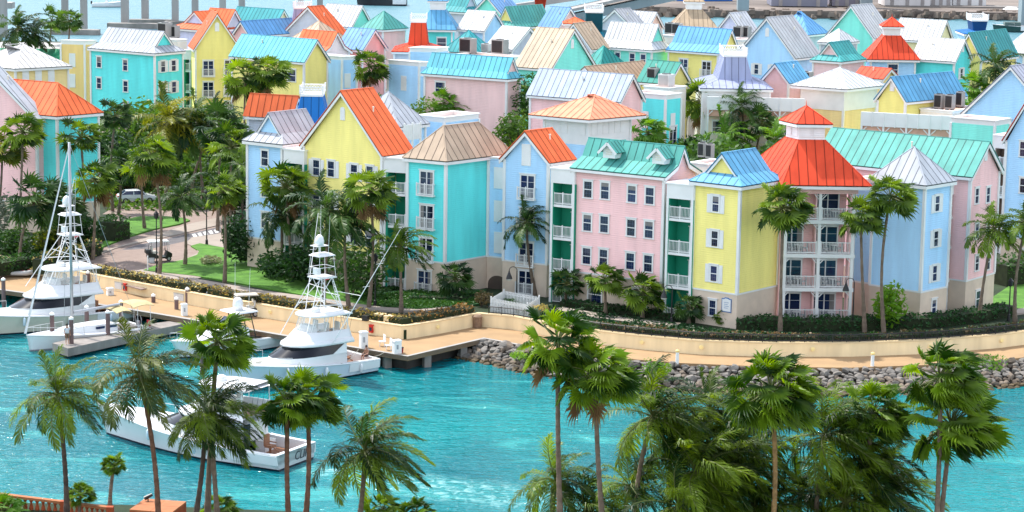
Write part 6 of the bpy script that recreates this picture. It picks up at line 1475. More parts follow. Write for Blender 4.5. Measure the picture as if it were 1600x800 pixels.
def cruiser():
    d = dirn(222); p = at(382, 545, 0); root = thing('motor_cruiser', p+d*2.2, 'small white motor cruiser with radar arch half hidden behind the near fan palm', 'boat', 'boats in the marina'); root.rotation_euler.z = radians(222)
    rim, zd, hb, xc = hull_parts(root, 10.5, 3.5, 1.0, 1.7, HULLW, cock=.36)
    c = MB(); s = []
    for x, w, z1 in ((xc, 1.35, 2.1), (xc+2.0, 1.3, 2.15), (xc+3.2, 1.15, 1.75), (xc+4.8, .6, 1.45)): s.append([(x, w, 1.1), (x, w*.85, z1), (x, -w*.85, z1), (x, -w, 1.1)])
    loft(c, s); c.poly(s[0]); part('deckhouse', c, HULLW, root)
    g = MB(); g.hexa([(xc+1.9, -1.12, 2.12), (xc+1.9, 1.12, 2.12), (xc+1.95, 1.1, 2.12), (xc+1.95, -1.1, 2.12)], [(xc+1.0, -1.0, 2.9), (xc+1.0, 1.0, 2.9), (xc+1.05, 1.0, 2.9), (xc+1.05, -1.0, 2.9)]); part('windscreen', g, GLASS, root)
    ar = MB()
    for sg in (1, -1):
        for dx in (0, .9): ar.tube([V((xc-.6+dx, sg*1.35, 1.2)), V((xc-.2+dx*.8, sg*1.1, 3.35))], .05, 5)
    part('radar_arch', ar, DARKMETAL, root); tp = MB(); tp.box((xc+.2, 0, 3.42), (2.3, 2.5, .12), 0, 0, .95); part('hardtop', tp, HULLW, root)
    rm = MB(); rm.lathe((xc+.3, 0, 3.6), [(.42, -.12), (.46, .4), (.4, .75), (.2, .95), (.02, 1.0)], 12); part('radome', rm, HULLW, root, True)
    an = MB(); an.tube([V((xc-.1, 1.0, 3.4)), V((xc-.2, 1.1, 7.2))], [.025, .012], 4); an.tube([V((xc-.1, -1.0, 3.4)), V((xc-.2, -1.1, 7.4))], [.025, .012], 4); part('antenna', an, ALU, root)
cruiser()
def dinghy(px, py, hd, z):
    p = at(px, py, z); root = thing('inflatable_dinghy', p, 'grey inflatable dinghy with outboard lying behind the left boats', 'boat'); root.rotation_euler.z = radians(hd)
    t = MB(); t.tube([V((-1.8, .7, .3)), V((.6, .75, .32)), V((1.5, .45, .42)), V((1.85, 0, .5)), V((1.5, -.45, .42)), V((.6, -.75, .32)), V((-1.8, -.7, .3))], [.16, .25, .25, .25, .25, .25, .16], 8); part('tube', t, mat('dinghy_grey', (.45, .45, .44), .6), root, True)
    f = MB(); f.box((-.2, 0, .2), (3.2, 1.1, .08)); part('floor', f, mat('dinghy_floor', (.25, .25, .25), .7), root)
    e = MB(); e.box((-1.95, 0, .75), (.4, .35, .5), 0, 0, .8); e.box((-1.95, 0, .3), (.16, .14, .6)); part('outboard', e, DARKMETAL, root)
    s = MB(); s.box((.2, 0, .45), (.35, 1.1, .08)); s.box((.9, .1, .4), (.5, .5, .3)); part('seat', s, RED, root)
dinghy(32, 430, 10, 1.5)
def runabout():
    p = at(170, 11, 0); root = thing('motorboat', p, 'pale open motorboat with one person crossing the sound near the bridge piers', 'boat'); root.rotation_euler.z = radians(8)
    hull_parts(root, 9.0, 2.8, 1.0, 1.7, HULLW, cock=.55)
    c = MB(); c.box((-.6, 0, 1.1), (.9, .9, 1.2), 0, 0, .8); part('console', c, HULLW, root); w_ = MB(); w_.box((-.3, 0, 1.9), (.05, .8, .5)); part('windscreen', w_, GLASS, root)
    e = MB(); e.box((-4.6, 0, 1.2), (.5, .5, .8), 0, 0, .8); part('outboard', e, DARKMETAL, root)
    return p
runabout()
# ------------------------------------------------------------------ things on the promenade and the roads
PILE = mat('dock_piling_paint', (.145, .095, .092), .85, .25, 2, bump=.3, bscale=10, streak=True)
for i, (bx, by, ty, lab) in enumerate(((82, 541, 490, 'wooden piling at the outer corner of the finger dock'), (112, 554, 497, 'wooden piling at the end of the finger dock in front of the man'), (136, 528, 479, 'wooden piling behind the finger dock close to the sailing boat'), (169, 540, 487, 'wooden piling on the water side of the finger dock middle'),
        (189.5, 519, 471, 'wooden piling behind the middle of the finger dock'), (240, 496, 461, 'wooden piling below the tan awning end at the promenade'), (276, 507, 466, 'wooden piling left of the white power pedestal by the dock'), (293, 499, 451, 'wooden piling at the shore end of the finger dock'),
        (138, 470, 425, 'wooden piling behind the mast of the sailing boat'), (6, 480, 436, 'wooden piling beside the left sport fishing boat'), (324, 500, 457, 'wooden piling right of the finger dock at the promenade'), (316, 585, 535, 'wooden piling between the near palm and the central boat'), (221, 500, 475, 'wooden piling partly hidden by the palm over the dock'))):
    p = at(bx, by, 0); tz = solve_z(p, ty); r = thing('piling', p, lab, 'piling', 'pilings along the docks'); m = MB(); m.tube([V((p.x, p.y, -1)), V((p.x, p.y, tz-.12))], .19, 10); m.build('post', PILE, r)
    c = MB(); c.tube([V((p.x, p.y, tz-.12)), V((p.x, p.y, tz+.02)), V((p.x, p.y, tz+.16))], [.21, .21, .03], 10); c.build('cap', WHITE, r)
def pedestal(px, py, w, h, lab, z=QZ):
    p = at(px, py, z); r = thing('power_pedestal', p, lab, 'power pedestal', 'white power pedestals on the dock'); m = MB(); m.box(p+V((0, 0, h/2)), (w, w*.8, h), .5, 0, .96); m.build('cabinet', WHITE, r); c = MB(); c.box(p+V((0, 0, h+.05)), (w*1.12, w*.95, .1), .5, 0, .8); c.build('lid', WHITE, r)
    d = MB(); d.box(p+V((.02, -.42*w, h*.55)), (w*.4, .04, h*.35), .0); d.build('meter_door', mat('grey_panel', (.35, .36, .38), .5), r)
for a in ((568, 543, .62, 1.3, 'white power pedestal behind the stern of the central sport fishing boat'), (620, 552, .66, 1.05, 'white power pedestal near the promenade corner with a red pail'), (288, 493, .5, 1.0, 'white power pedestal between the two pilings by the dock'), (172, 461, .6, .6, 'low white dock box behind the sailing boat'), (231, 460, .6, .45, 'low white dock box beside the tan awning')): pedestal(*a)
p = at(627.5, 551, QZ); r = thing('pail', p, 'dark red pail beside the white pedestal at the promenade corner', 'pail'); m = MB(); m.lathe(p, [(.13, 0), (.17, .42)], 10); m.build('bucket', mat('dark_red', (.25, .01, .015), .5), r); m = MB(); m.lathe(p, [(.18, .42), (.18, .47)], 10); m.build('rim', DARKMETAL, r)
for px, py, lab in ((597, 541, 'white plastic chair farther from the corner pedestal'), (607, 547, 'white plastic chair next to the corner pedestal')):
    p = at(px, py, QZ); r = thing('plastic_chair', p, lab, 'chair', 'white plastic chairs on the promenade'); m = MB(); m.box(p+V((0, 0, .42)), (.5, .5, .05), .4); m.build('seat', WHITE, r); m = MB(); m.box(p+V((.2, .16, .7)), (.06, .5, .55), .4); m.build('backrest', WHITE, r)
    for i in (-1, 1):
        for j in (-1, 1): m = MB(); m.beam(p+V((i*.2, j*.2, 0)), p+V((i*.17, j*.17, .41)), .05, .05); m.build('leg', WHITE, r)
REDM = mat('fire_red', (.55, .02, .015), .4, .06, 2)
for px, py, lab in ((586, 512, 'red fire extinguisher cabinet on the wall near the promenade corner'), (193.5, 444, 'red fire extinguisher cabinet on the wall below the roundabout hedge')):
    i = min(((pix(V((q.x, q.y, 1.9)))[0]-px)**2, j) for j, q in enumerate(A))[1]; n = (w0[i]-w1[i]).normalized(); p = V((w0[i].x, w0[i].y, 1.95))+n*.12; r = thing('extinguisher_cabinet', p, lab, 'fire cabinet', 'red fire cabinets on the retaining wall'); m = MB(); m.box(p, (.36, .2, .62), atan2(n.y, n.x)+pi/2); m.build('box', REDM, r); m = MB(); m.box(p+n*.11, (.26, .02, .3), atan2(n.y, n.x)+pi/2); m.build('window', GLASS, r); m = MB(); m.box(p+V((0, 0, .35)), (.42, .26, .07), atan2(n.y, n.x)+pi/2); m.build('lid', REDM, r)
for px, py, w, h, lab in ((181, 442, .95, .62, 'white notice board on the wall left of the red cabinet'), (281, 461, 1.3, .62, 'wide pale notice board on the wall right of the roundabout')):
    i = min(((pix(V((q.x, q.y, 1.9)))[0]-px)**2, j) for j, q in enumerate(A))[1]; n = (w0[i]-w1[i]).normalized(); p = V((w0[i].x, w0[i].y, 1.95))+n*.03; r = thing('notice_board', p, lab, 'notice board', 'boards on the retaining wall'); m = MB(); m.box(p, (w, .04, h), atan2(n.y, n.x)+pi/2); m.build('panel', mat('board_pale', (.6, .6, .6), .5, .06, 3), r); m = MB(); m.box(p+V((0, 0, h/2+.02)), (w+.06, .07, .05), atan2(n.y, n.x)+pi/2); m.build('rim', mat('board_rim', (.4, .4, .4), .5), r)
# bin in the wall corner, planters on the wall
p = at(746, 510, QZ)+V((0, -.5, 0)); r = thing('litter_bin', p, 'round brown litter bin in the corner of the promenade wall', 'litter bin'); m = MB(); m.lathe(p, [(.34, 0), (.40, .05), (.42, .85), (.45, .9), (.45, 1.0)], 14); m.build('drum', mat('bin_brown', (.22, .14, .09), .8, .2, 6), r); m = MB(); m.lathe(p, [(.42, 1.0), (.30, 1.15)], 14); m.build('lid', mat('bin_lid', (.30, .2, .13), .7), r)
for px, py, lab in ((594, 500, 'left half of the cream bench block on top of the promenade wall'), (609, 503, 'right half of the cream bench block on top of the promenade wall')):
    p = at(px, py, 2.6); r = thing('wall_block', p, lab, 'wall block', 'cream blocks on the wall'); m = MB(); m.box(p+V((0, .2, .22)), (.86, .7, .5), -.4); m.build('block', WALLC, r); m = MB(); m.box(p+V((0, .2, .5)), (.9, .74, .06), -.4); m.build('cap', MATS['wall_coping'], r)
p = at(571, 501, 2.6); r = thing('dark_box', p, 'small black box on top of the promenade wall', 'utility box'); m = MB(); m.box(p+V((0, 0, .2)), (.5, .4, .4), -.4); m.build('body', DARKMETAL, r); m = MB(); m.box(p+V((0, 0, .425)), (.54, .44, .05), -.4); m.build('lid', DARKMETAL, r)
# white bollards on the curved promenade
BOLL = mat('bollard_lamp', srgb('f0cf86'), .5)
for px, py, lab in ((1058, 568, 'white promenade bollard at the middle of the rocks'), (1363, 572, 'white promenade bollard right of the rocks middle')):
    p = at(px, py, QZ); r = thing('bollard', p, lab, 'bollard', 'white bollards on the promenade edge'); m = MB(); m.lathe(p, [(.15, 0), (.14, .95)], 10); m.build('post', WHITE, r); m = MB(); m.lathe(p, [(.17, .95), (.17, 1.1), (.05, 1.18)], 10); m.build('cap', BOLL, r)
# white picket fence
fc = [at(767, 488, 2.3), at(824, 498, 2.3), at(842, 486, 2.3), at(787, 476, 2.3)]; r = thing('picket_fence', fc[0], 'white picket fence enclosure in front of the blue gable house', 'fence')
pk = MB(); B(pk, -.05, .05, -.02, .02, 0, 1.25); pk.poly([(-.05, -.02, 1.25), (.05, -.02, 1.25), (0, -.02, 1.33)]); pkm = pk.mesh('picket', WHITE)
for a, b in ((0, 1), (0, 3), (3, 2), (1, 2)):
    d = fc[b]-fc[a]; L_ = d.length; n = max(2, int(L_/.17)); rz = atan2(d.y, d.x)
    for i in range(n): inst('picket', pkm, r, fc[a]+d*((i+.5)/n), rz)
    for z in (.25, 1.0): m = MB(); m.beam(fc[a]+V((0, 0, z))+V((0, .05, 0)), fc[b]+V((0, 0, z))+V((0, .05, 0)), .04, .09); m.build('rail', WHITE, r)
for q in fc: m = MB(); m.box(q+V((0, 0, .7)), (.13, .13, 1.45)); m.build('fence_post', WHITE, r)
# black railing along the wall top
r = thing('railing', A[70], 'low black metal railing on top of the curved promenade wall', 'railing'); R_ = [V((q.x, q.y, 2.6)) for q in resample([q for q in offset(A2, .2) if pix((q.x, q.y, 2.6))[0] > 757 and pix((q.x, q.y, 2.6))[0] < 1640], 46)]
for z in (.12, .62): m = MB(); m.tube([q+V((0, 0, z)) for q in R_], .045, 4); m.build('rail', DARKMETAL, r)
bl = MB()
for i in range(45):
    m = MB(); m.box(R_[i]+V((0, 0, .35)), (.07, .07, .7)); m.build('railing_post', DARKMETAL, r)
    for k in range(1, 8): q = R_[i].lerp(R_[i+1], k/8); bl.box(q+V((0, 0, .37)), (.035, .035, .5))
o = bl.build('balusters', DARKMETAL, r); o['kind'] = 'stuff'
# lamp posts
def lamp_post(bx, by, h, lab, hook=True):
    p = at(bx, by, 2.3); r = thing('street_lamp', p, lab, 'street lamp', 'black lamp posts'); m = MB(); m.tube([p-V((0, 0, .1)), p+V((0, 0, .5)), p+V((0, 0, .55)), p+V((0, 0, h))], [.16, .13, .07, .05], 8); m.build('post', DARKMETAL, r)
    if hook:
        m = MB(); m.tube([p+V((-.35*(1-cos(t)), 0, h+.35*sin(t))) for t in [pi*i/8 for i in range(9)]], .035, 5); m.build('arm', DARKMETAL, r); q = p+V((-.7, 0, h-.75)); m = MB(); m.lathe(q, [(.30, 0), (.24, .2), (.1, .55), (.04, .75)], 10); m.build('lantern', DARKMETAL, r)
        m = MB(); m.lathe(q, [(.24, -.12), (.26, 0)], 10); m.build('lamp_glass', mat('lamp_glass', (.5, .5, .45), .2), r)
    else:
        m = MB(); m.lathe(p+V((0, 0, h)), [(.08, 0), (.2, .1), (.24, .5), (.05, .7)], 8); m.build('lantern', DARKMETAL, r); m = MB(); m.lathe(p+V((0, 0, h+.7)), [(.27, -.2), (.02, .1)], 8); m.build('lantern_cap', DARKMETAL, r)
lamp_post(245, 426, 5.2, 'black lamp post beside the golf cart on the roundabout', False); lamp_post(323, 382, 5.0, 'black lamp post at the edge of the lawn by the zebra crossing', False)
lamp_post(807, 474, 3.0, 'black hooked lamp post beside the arched passage'); lamp_post(1049, 505, 3.0, 'black hooked lamp post at the right end of the pink house'); lamp_post(1332, 512, 4.0, 'black hooked lamp post in front of the balcony tower'); lamp_post(1576, 500, 3.0, 'black lamp post beside the right coconut palm', False); lamp_post(586, 478, 4.0, 'black lamp post behind the tall skirted fan palm', False)
# sign post by the cart
p = at(235, 423, 2.3); r = thing('sign_post', p, 'small white sign post on the lawn tip by the golf cart', 'sign'); m = MB(); m.box(p+V((-.25, 0, .7)), (.1, .1, 1.5)); m.build('post', WHITE, r); m = MB(); m.box(p+V((.12, 0, 1.0)), (.55, .05, .5)); s = m.build('board', mat('sign_grey', (.3, .33, .36), .5), r)
for k in range(3): m = MB(); m.box(p+V((.12, -.03, 1.14-.13*k)), (.38, .012, .04)); m.build('sign_line', WHITE, s)
def wheel(root, x, y, r, w, tm=None):
    t = MB(); t.tube([V((x, y-w/2, r)), V((x, y+w/2, r))], r, 14); o = part('wheel', t, DARKMETAL, root); h = MB(); h.tube([V((x, y-w/2-.012, r)), V((x, y+w/2+.012, r))], r*.6, 10); q = part('hub', h, STEEL, o); return o
def golf_cart(px, py, z, hd, lab, body, roofm):
    p = at(px, py, z); r = thing('golf_cart', p, lab, 'golf cart', 'golf carts'); r.rotation_euler.z = radians(hd)
    m = MB(); s = []
    for x, w, z0, z1 in ((-1.2, .52, .35, .75), (-.6, .56, .3, .8), (.0, .56, .28, .42), (.55, .56, .28, .45), (.75, .54, .3, .95), (1.2, .42, .38, .72)): s.append([(x, w, z0), (x, w, z1), (x, -w, z1), (x, -w, z0)])
    loft(m, s, 0, True); m.poly(s[0]); m.poly(s[-1]); part('body', m, body, r)
    m = MB(); m.box((-.45, 0, .86), (.55, 1.02, .14)); part('seat', m, SEATC, r); m = MB(); m.box((-.78, 0, 1.2), (.1, 1.02, .5)); part('backrest', m, SEATC, r); m = MB(); m.box((-1.15, 0, .98), (.5, .9, .35), 0, 0, .9); part('bag_rack', m, DARKMETAL, r)
    for x, y in ((-1.0, .5), (-1.0, -.5), (.72, .5), (.72, -.5)): m = MB(); m.tube([V((x, y, .75)), V((x*.88, y, 1.92))], .028, 5); part('roof_post', m, DARKMETAL, r)
    m = MB(); m.box((-.12, 0, 1.96), (2.05, 1.2, .1), 0, 0, .93); part('roof', m, roofm, r); m = MB(); m.tube([V((.45+.05*sin(t), -.25+.17*cos(t), 1.15+.15*sin(t))) for t in [2*pi*i/10 for i in range(11)]], .02, 4); part('steering_wheel', m, DARKMETAL, r)
    for x in (-.8, .85):
        for y in (.48, -.48): wheel(r, x, y, .24, .2)
    m = MB(); m.box((.92, 0, 1.4), (.03, .98, .8)); part('windscreen', m, CLEAR, r)
golf_cart(249, 407, 2.32, 20, 'black golf cart with pale roof on the roundabout', mat('cart_black', (.02, .02, .022), .35), WHITE)
golf_cart(383, 494, QZ, 200, 'golf cart with beige roof on the promenade behind the small cruiser', mat('cart_dark', (.04, .04, .045), .35), mat('cart_beige', (.5, .45, .38), .6))
def car(px, py, z, hd, lab, paintm):
    p = at(px, py, z); r = thing('parked_car', p, lab, 'car', 'cars parked by the buildings'); r.rotation_euler.z = radians(hd); m = MB(); s = []
    for x, w, z0, z1 in ((-2.2, .78, .42, .85), (-2.0, .86, .3, .98), (-1.2, .9, .25, 1.0), (.6, .9, .25, .98), (1.4, .88, .27, .9), (2.0, .8, .32, .74), (2.25, .66, .42, .62)): s.append([(x, w*.96, z0), (x, w, (z0+z1)/2), (x, w*.9, z1), (x, -w*.9, z1), (x, -w, (z0+z1)/2), (x, -w*.96, z0)])
    loft(m, s, 0, True); m.poly(s[0]); m.poly(s[-1]); part('body', m, paintm, r, False)
    g = MB(); a = [(-1.95, .76, .985), (1.15, .78, .95)]; b = [(-1.25, .62, 1.42), (.35, .62, 1.44)]
    g.hexa([(-1.9, -.76, .97), (1.2, -.78, .93), (1.2, .78, .93), (-1.9, .76, .97)], [(-1.2, -.62, 1.40), (.3, -.62, 1.42), (.3, .62, 1.42), (-1.2, .62, 1.40)]); part('windows', g, GLASS, r)
    m = MB(); m.hexa([(-1.25, -.64, 1.403), (.35, -.64, 1.423), (.35, .64, 1.423), (-1.25, .64, 1.403)], [(-1.0, -.5, 1.46), (.1, -.5, 1.48), (.1, .5, 1.48), (-1.0, .5, 1.46)]); part('car_roof', m, paintm, r)
    for sg in (1, -1):
        for x0, x1, x2, x3 in ((-1.95, -1.85, -1.25, -1.15), (-.45, -.35, -.42, -.32), (1.05, 1.2, .28, .38)):
            m = MB(); m.hexa([(x0, sg*.79, .95), (x1, sg*.79, .95), (x1, sg*.74, .95), (x0, sg*.74, .95)], [(x2, sg*.645, 1.42), (x3, sg*.645, 1.42), (x3, sg*.6, 1.42), (x2, sg*.6, 1.42)]); part('pillar', m, paintm, r)
        m = MB(); m.box((2.1, sg*.58, .66), (.25, .28, .14)); part('headlight', m, mat('lamp_clear', (.7, .72, .75), .1), r); m = MB(); m.box((-2.17, sg*.62, .82), (.12, .26, .16)); part('tail_light', m, REDM, r); m = MB(); m.box((.95, sg*.98, 1.0), (.16, .2, .14)); part('mirror', m, paintm, r)
    for x in (-1.35, 1.4):
        for y in (.82, -.82): wheel(r, x, y, .32, .2)
CARW = mat('car_white', (.6, .63, .66), .15, .03, 1, spec=.6); car(213, 316, 2.25, 18, 'white saloon car on the road behind the left lawn', CARW); car(305, 263, 2.25, 185, 'pale car parked beyond the reddish hedge', CARW); car(272, 254, 2.25, 200, 'light blue car parked on the back road', mat('car_blue', (.18, .35, .5), .2)); car(352, 255, 2.25, 170, 'silver car parked on the back road by the dark palms', mat('car_silver', (.4, .41, .42), .25))
# balustrade and terrace block at lower left
TC = mat('terracotta_stone', srgb('a04c2a'), .85, .15, 2, bump=.3, bscale=8); TC2 = mat('terracotta_slab', srgb('a86a44'), .85, .12, 2, bump=.2, bscale=8)
D0 = 143.2; a = atd(-40, 766, D0); b_ = atd(100, 783, D0-.3); c_ = atd(172, 792, D0-1.5)
bal = thing('balustrade', V((a.x, D0, 1.7)), 'terracotta stone balustrade in the lower left corner', 'balustrade')
bm_ = MB(); bm_.lathe((0, 0, 0), [(.13, 0), (.13, .08), (.07, .12), (.14, .32), (.12, .45), (.06, .68), (.10, .76), (.12, .80), (.12, .86)], 10); bme = bm_.mesh('baluster', TC, True)
for p, q in ((a, b_), (b_, c_)):
    d = q-p; n = int(d.length/.36); m = MB(); m.beam(p-V((0, 0, .08)), q-V((0, 0, .08)), .36, .16); m.build('handrail', TC2, bal)
    m = MB(); m.beam(p-V((0, 0, 1.14)), q-V((0, 0, 1.14)), .34, .2); m.build('plinth', TC, bal)
    for i in range(n): inst('baluster', bme, bal, p+d*((i+.5)/n)-V((0, 0, 1.04)))
for p in (b_, c_, a): m = MB(); m.box(p-V((0, 0, .62)), (.42, .42, 1.3)); m.build('pier', TC, bal)
q = atd(247, 791, 141.5); r = thing('terrace_block', q, 'terracotta terrace block with pale slab top at the lower edge', 'wall block')
ang = radians(-12); m = MB(); m.box((q.x, q.y, q.z-.9), (2.7, 2.6, 1.7), ang); m.build('block', TC, r)
for i in range(2):
    for j in range(2):
        m = MB(); o_ = V((cos(ang)*(i-.5)*1.36-sin(ang)*(j-.5)*1.32, sin(ang)*(i-.5)*1.36+cos(ang)*(j-.5)*1.32, 0)); m.box(q+o_, (1.34, 1.30, .1), ang); m.build('slab', TC2, r)
q2 = q+V((-.75, .9, .05)); r = thing('spotlight', q2, 'small dark spotlight on the terracotta terrace block', 'spotlight'); m = MB(); m.tube([q2, q2+V((0, 0, .25))], .04, 6); m.build('stem', DARKMETAL, r); m = MB(); m.tube([q2+V((-.22, 0, .18)), q2+V((.25, .1, .42))], [.14, .10], 8); m.build('lamp_head', DARKMETAL, r)

# rooftop air conditioners with the flat service roofs that carry them
def acs(lab, C, xl, xr, units, zE=14.0, wall='efe6d8'):
    b = Block('service_block', 'flat service roof carrying '+lab, C, xl, xr, wall, None, zE=zE, corners=False, base=False, group='flat service roofs'); b.flat(.25); b.walls(corner=False)
    for i, (x, y, white, s, l) in enumerate(units):
        p = at(x, y, zE+.13); ac_unit(p, atan2(-b.u.y, -b.u.x), l, white, s)
acs('the air conditioners behind the pale cyan roof', (770, 96), 690, 822, [(731, 84, 0, (2.6, 1.8, 2.6), 'large grey air conditioner left of the pair behind the pale cyan roof'), (781, 86, 0, (2.6, 1.8, 2.6), 'large grey air conditioner right of the pair behind the pale cyan roof'), (760, 82, 1, (1.6, 1.2, 1.4), 'small white fan unit between the two large grey air conditioners')])
acs('the black and white air conditioners before the small teal roof', (1045, 142), 1006, 1072, [(1020, 130, 0, (1.5, 1.2, 2.2), 'black air conditioner left of the white unit before the small teal roof'), (1054, 128, 0, (1.8, 1.2, 2.0), 'black air conditioner behind the white unit before the small teal roof'), (1041, 137, 1, (1.9, 1.8, 1.9), 'white boxy air conditioner on the turquoise flat roof')], zE=14.4)
acs('the dark air conditioners under the tan cupola', (1062, 60), 1032, 1090, [(1047, 54, 0, (1.8, 1.4, 2.2), 'left dark air conditioner under the tan cupola'), (1058, 55, 0, (1.8, 1.4, 2.2), 'right dark air conditioner under the tan cupola')])
acs('the dark air conditioners left of the large light blue gable', (1160, 66), 1130, 1185, [(1154, 60, 0, (1.8, 1.4, 2.2), 'left dark air conditioner before the lavender gable'), (1165, 60, 0, (1.8, 1.4, 2.2), 'right dark air conditioner before the lavender gable')])
acs('the black units beside the small pink gable', (1262, 142), 1226, 1284, [(1240, 134, 0, (2.2, 1.2, 2.0), 'left black unit beside the small pink gable'), (1258, 133, 0, (2.2, 1.2, 2.0), 'right black unit beside the small pink gable')], zE=13.6)
acs('the black units before the small turquoise gable', (1488, 178), 1438, 1530, [(1467, 171, 0, (1.2, 1.2, 2.1), 'left black unit before the small turquoise gable'), (1484, 172, 0, (1.2, 1.2, 2.1), 'middle black unit before the small turquoise gable'), (1500, 168, 0, (1.0, 1.2, 2.2), 'right black unit beside the small turquoise gable')], zE=13.0)
acs('the white units before the light blue gable', (1580, 190), 1530, 1620, [(1551, 180, 1, (1.6, 1.5, 2.0), 'left white air conditioner before the light blue gable at the right'), (1572, 181, 1, (1.6, 1.5, 2.0), 'right white air conditioner before the light blue gable at the right')], zE=13.0)
acs('the black units behind the blue gablet roof', (1106, 262), 1078, 1140, [(1097, 247, 0, (.8, .8, 1.7), 'left slim black unit behind the blue gablet roof'), (1109, 249, 0, (.8, .8, 1.7), 'right slim black unit behind the blue gablet roof')], zE=13.2)
acs('the pink box and dark units behind the white pyramid roof', (1412, 276), 1362, 1430, [(1386, 262, 0, (.9, .8, 1.5), 'left dark unit behind the white pyramid roof'), (1400, 262, 0, (.9, .8, 1.5), 'right dark unit behind the white pyramid roof')], zE=13.6)
p = at(1371, 268, 13.75); r = thing('roof_hatch', p, 'pale pink roof box beside the dark units and red cupola roof', 'roof box'); m = MB(); m.box(p+V((0, 0, .85)), (1.5, 1.3, 1.7), -.6); m.build('box', paint(PK), r); m = MB(); m.box(p+V((0, 0, 1.74)), (1.6, 1.4, .08), -.6); m.build('lid', mat('hatch_lid', (.6, .5, .46), .7), r)
acs('the dark unit behind the upper left white gablet', (276, 66), 236, 292, [(258, 60, 0, (2.2, 1.8, 2.8), 'big dark unit behind the upper left white gablet roof'), (273, 60, 0, (1.5, 1.4, 2.2), 'grey unit behind the upper left white gablet roof')])
# green awning at upper left, white fence on the roof
a = at(-20, 96, 8); r = thing('green_awning', a, 'long green awning roof at the upper left edge behind the white hipped roof', 'awning'); e1 = [atd(-30, 76, 362), atd(97, 78, 352)]; m = MB(); m.hexa([e1[0]-V((0, 3, 1.9)), e1[1]-V((0, 3, 1.9)), e1[1], e1[0]], [e1[0]-V((0, 3, 1.75)), e1[1]-V((0, 3, 1.75)), e1[1]+V((0, 0, .15)), e1[0]+V((0, 0, .15))]); m.build('canopy', mat('awning_green', (.0, .22, .10), .7), r); m = MB(); m.hexa([e1[0]+V((0, .01, -4)), e1[1]+V((0, .01, -4)), e1[1]+V((0, 12, -4)), e1[0]+V((0, 12, -4))], [e1[0]+V((0, .01, .1)), e1[1]+V((0, .01, .1)), e1[1]+V((0, 12, .1)), e1[0]+V((0, 12, .1))]); m.build('flat_roof', mat('grey_roof_deck', (.42, .40, .38), .85, .2, .3), r)
for x in (5, 30, 60, 88):
    q = e1[0].lerp(e1[1], (x+30)/127)-V((0, 2.9, 1.9)); m = MB(); m.tube([V((q.x, q.y, 2.2)), q], .08, 5); m.build('post', DARKMETAL, r)
fq = [at(632, 216, 13.6), at(657, 213, 13.6)]; r = thing('roof_fence', fq[0], 'white board fence on the roof between the orange slope and the tan roof', 'fence')
for i in range(8): m = MB(); q = fq[0].lerp(fq[1], (i+.5)/8); d = fq[1]-fq[0]; m.box(q+V((0, 0, .55)), (d.length/8-.02, .06, 1.6), atan2(d.y, d.x)); m.build('board', WHITE, r)
for i in range(3): m = MB(); q = fq[0].lerp(fq[1], i/2); m.box(q+V((0, .0, .3)), (.16, .16, 2.4), atan2(d.y, d.x)); m.build('fence_post', WHITE, r)

# ------------------------------------------------------------------ bridge, far bank
PIER = mat('bridge_concrete', (.33, .315, .30), .9, .2, .3, bump=.2, bscale=2, streak=True); PIER2 = mat('bridge_concrete_blue', (.24, .29, .31), .9, .15, .3, streak=True)
br = thing('road_bridge', at(800, 10, 0), 'concrete road bridge crossing the sound on slender piers', 'bridge')
for px, py, w in ((6, 58, 1.5), (102, 48, 1.4), (131.5, 51, 1.4), (195.5, 42, 1.7), (227, 36, 1.6), (274, 40, 1.5), (305, 36, 1.5), (348, 30, 1.5), (378, 30, 1.5), (470, 14, 1.5), (500, 10, 1.5)):
    p = at(px, py, 0); m = MB(); m.box((p.x, p.y, 14), (w, w*1.2, 30)); m.build('pier', PIER, br)
for px, py, l in ((118, 54, 11), (208, 44, 12), (235, 38, 10), (290, 41, 10), (388, 30, 9)):
    p = at(px, py, 0); m = MB(); m.box((p.x, p.y, .5), (l, 3.0, 1.4)); m.build('pile_cap', mat('pile_cap_concrete', (.24, .22, .20), .9, .3, .5), br)
for px, py, w in ((1160, 28, 3.0), (1352, 23, 3.2), (1603, 45, 3.6)):
    p = at(px, py, 0); m = MB(); m.box((p.x, p.y, 17), (w, w*1.2, 36)); m.build('pier', PIER2, br)
p = atd(4, 8, 560); m = MB(); m.box(p, (5, 4, 1.4)); m.build('pier_head', PIER, br)
a, b_ = atd(640, 30, 540), atd(1040, 0, 540)
m = MB(); m.beam(atd(866, 34, 540), atd(1060, -8, 540), 5, 1.9); m.build('girder', PIER2, br); m = MB(); m.beam(atd(866, 20, 541), atd(1060, -22, 541), 9, .6); m.build('bridge_deck', PIER, br)
m = MB(); m.beam(atd(780, 14, 546), atd(940, -10, 546), 3, 1.2); m.build('girder', PIER, br)
for px in (880, 905, 935, 965): m = MB(); q = atd(px, 30-(px-866)*.21, 539.4); m.box((q.x, q.y-2.4, q.z-1.6), (.8, .5, 2.2)); m.build('bracket', PIER2, br)
bank = MB()
rr_ = random.Random(3)
for k in range(420):
    x = rr_.uniform(28, 180); y = 650+rr_.uniform(-8, 3)+ (4 if x > 90 else -2); s = rr_.uniform(.6, 1.7); bank.box((x, y, rr_.uniform(.1, 1.9)), (s*1.6, s, s), rr_.uniform(0, 3), 0, .6)
o = bank.build('bank_rocks', mat('far_rock', (.16, .125, .10), .95, .4, .3)); tag(o, 'rough stones along the far bank', None, None, 'stuff')
q1, q2 = at(1385, 14, 1.5), at(1640, 14, 1.5); qy = q1.y+2
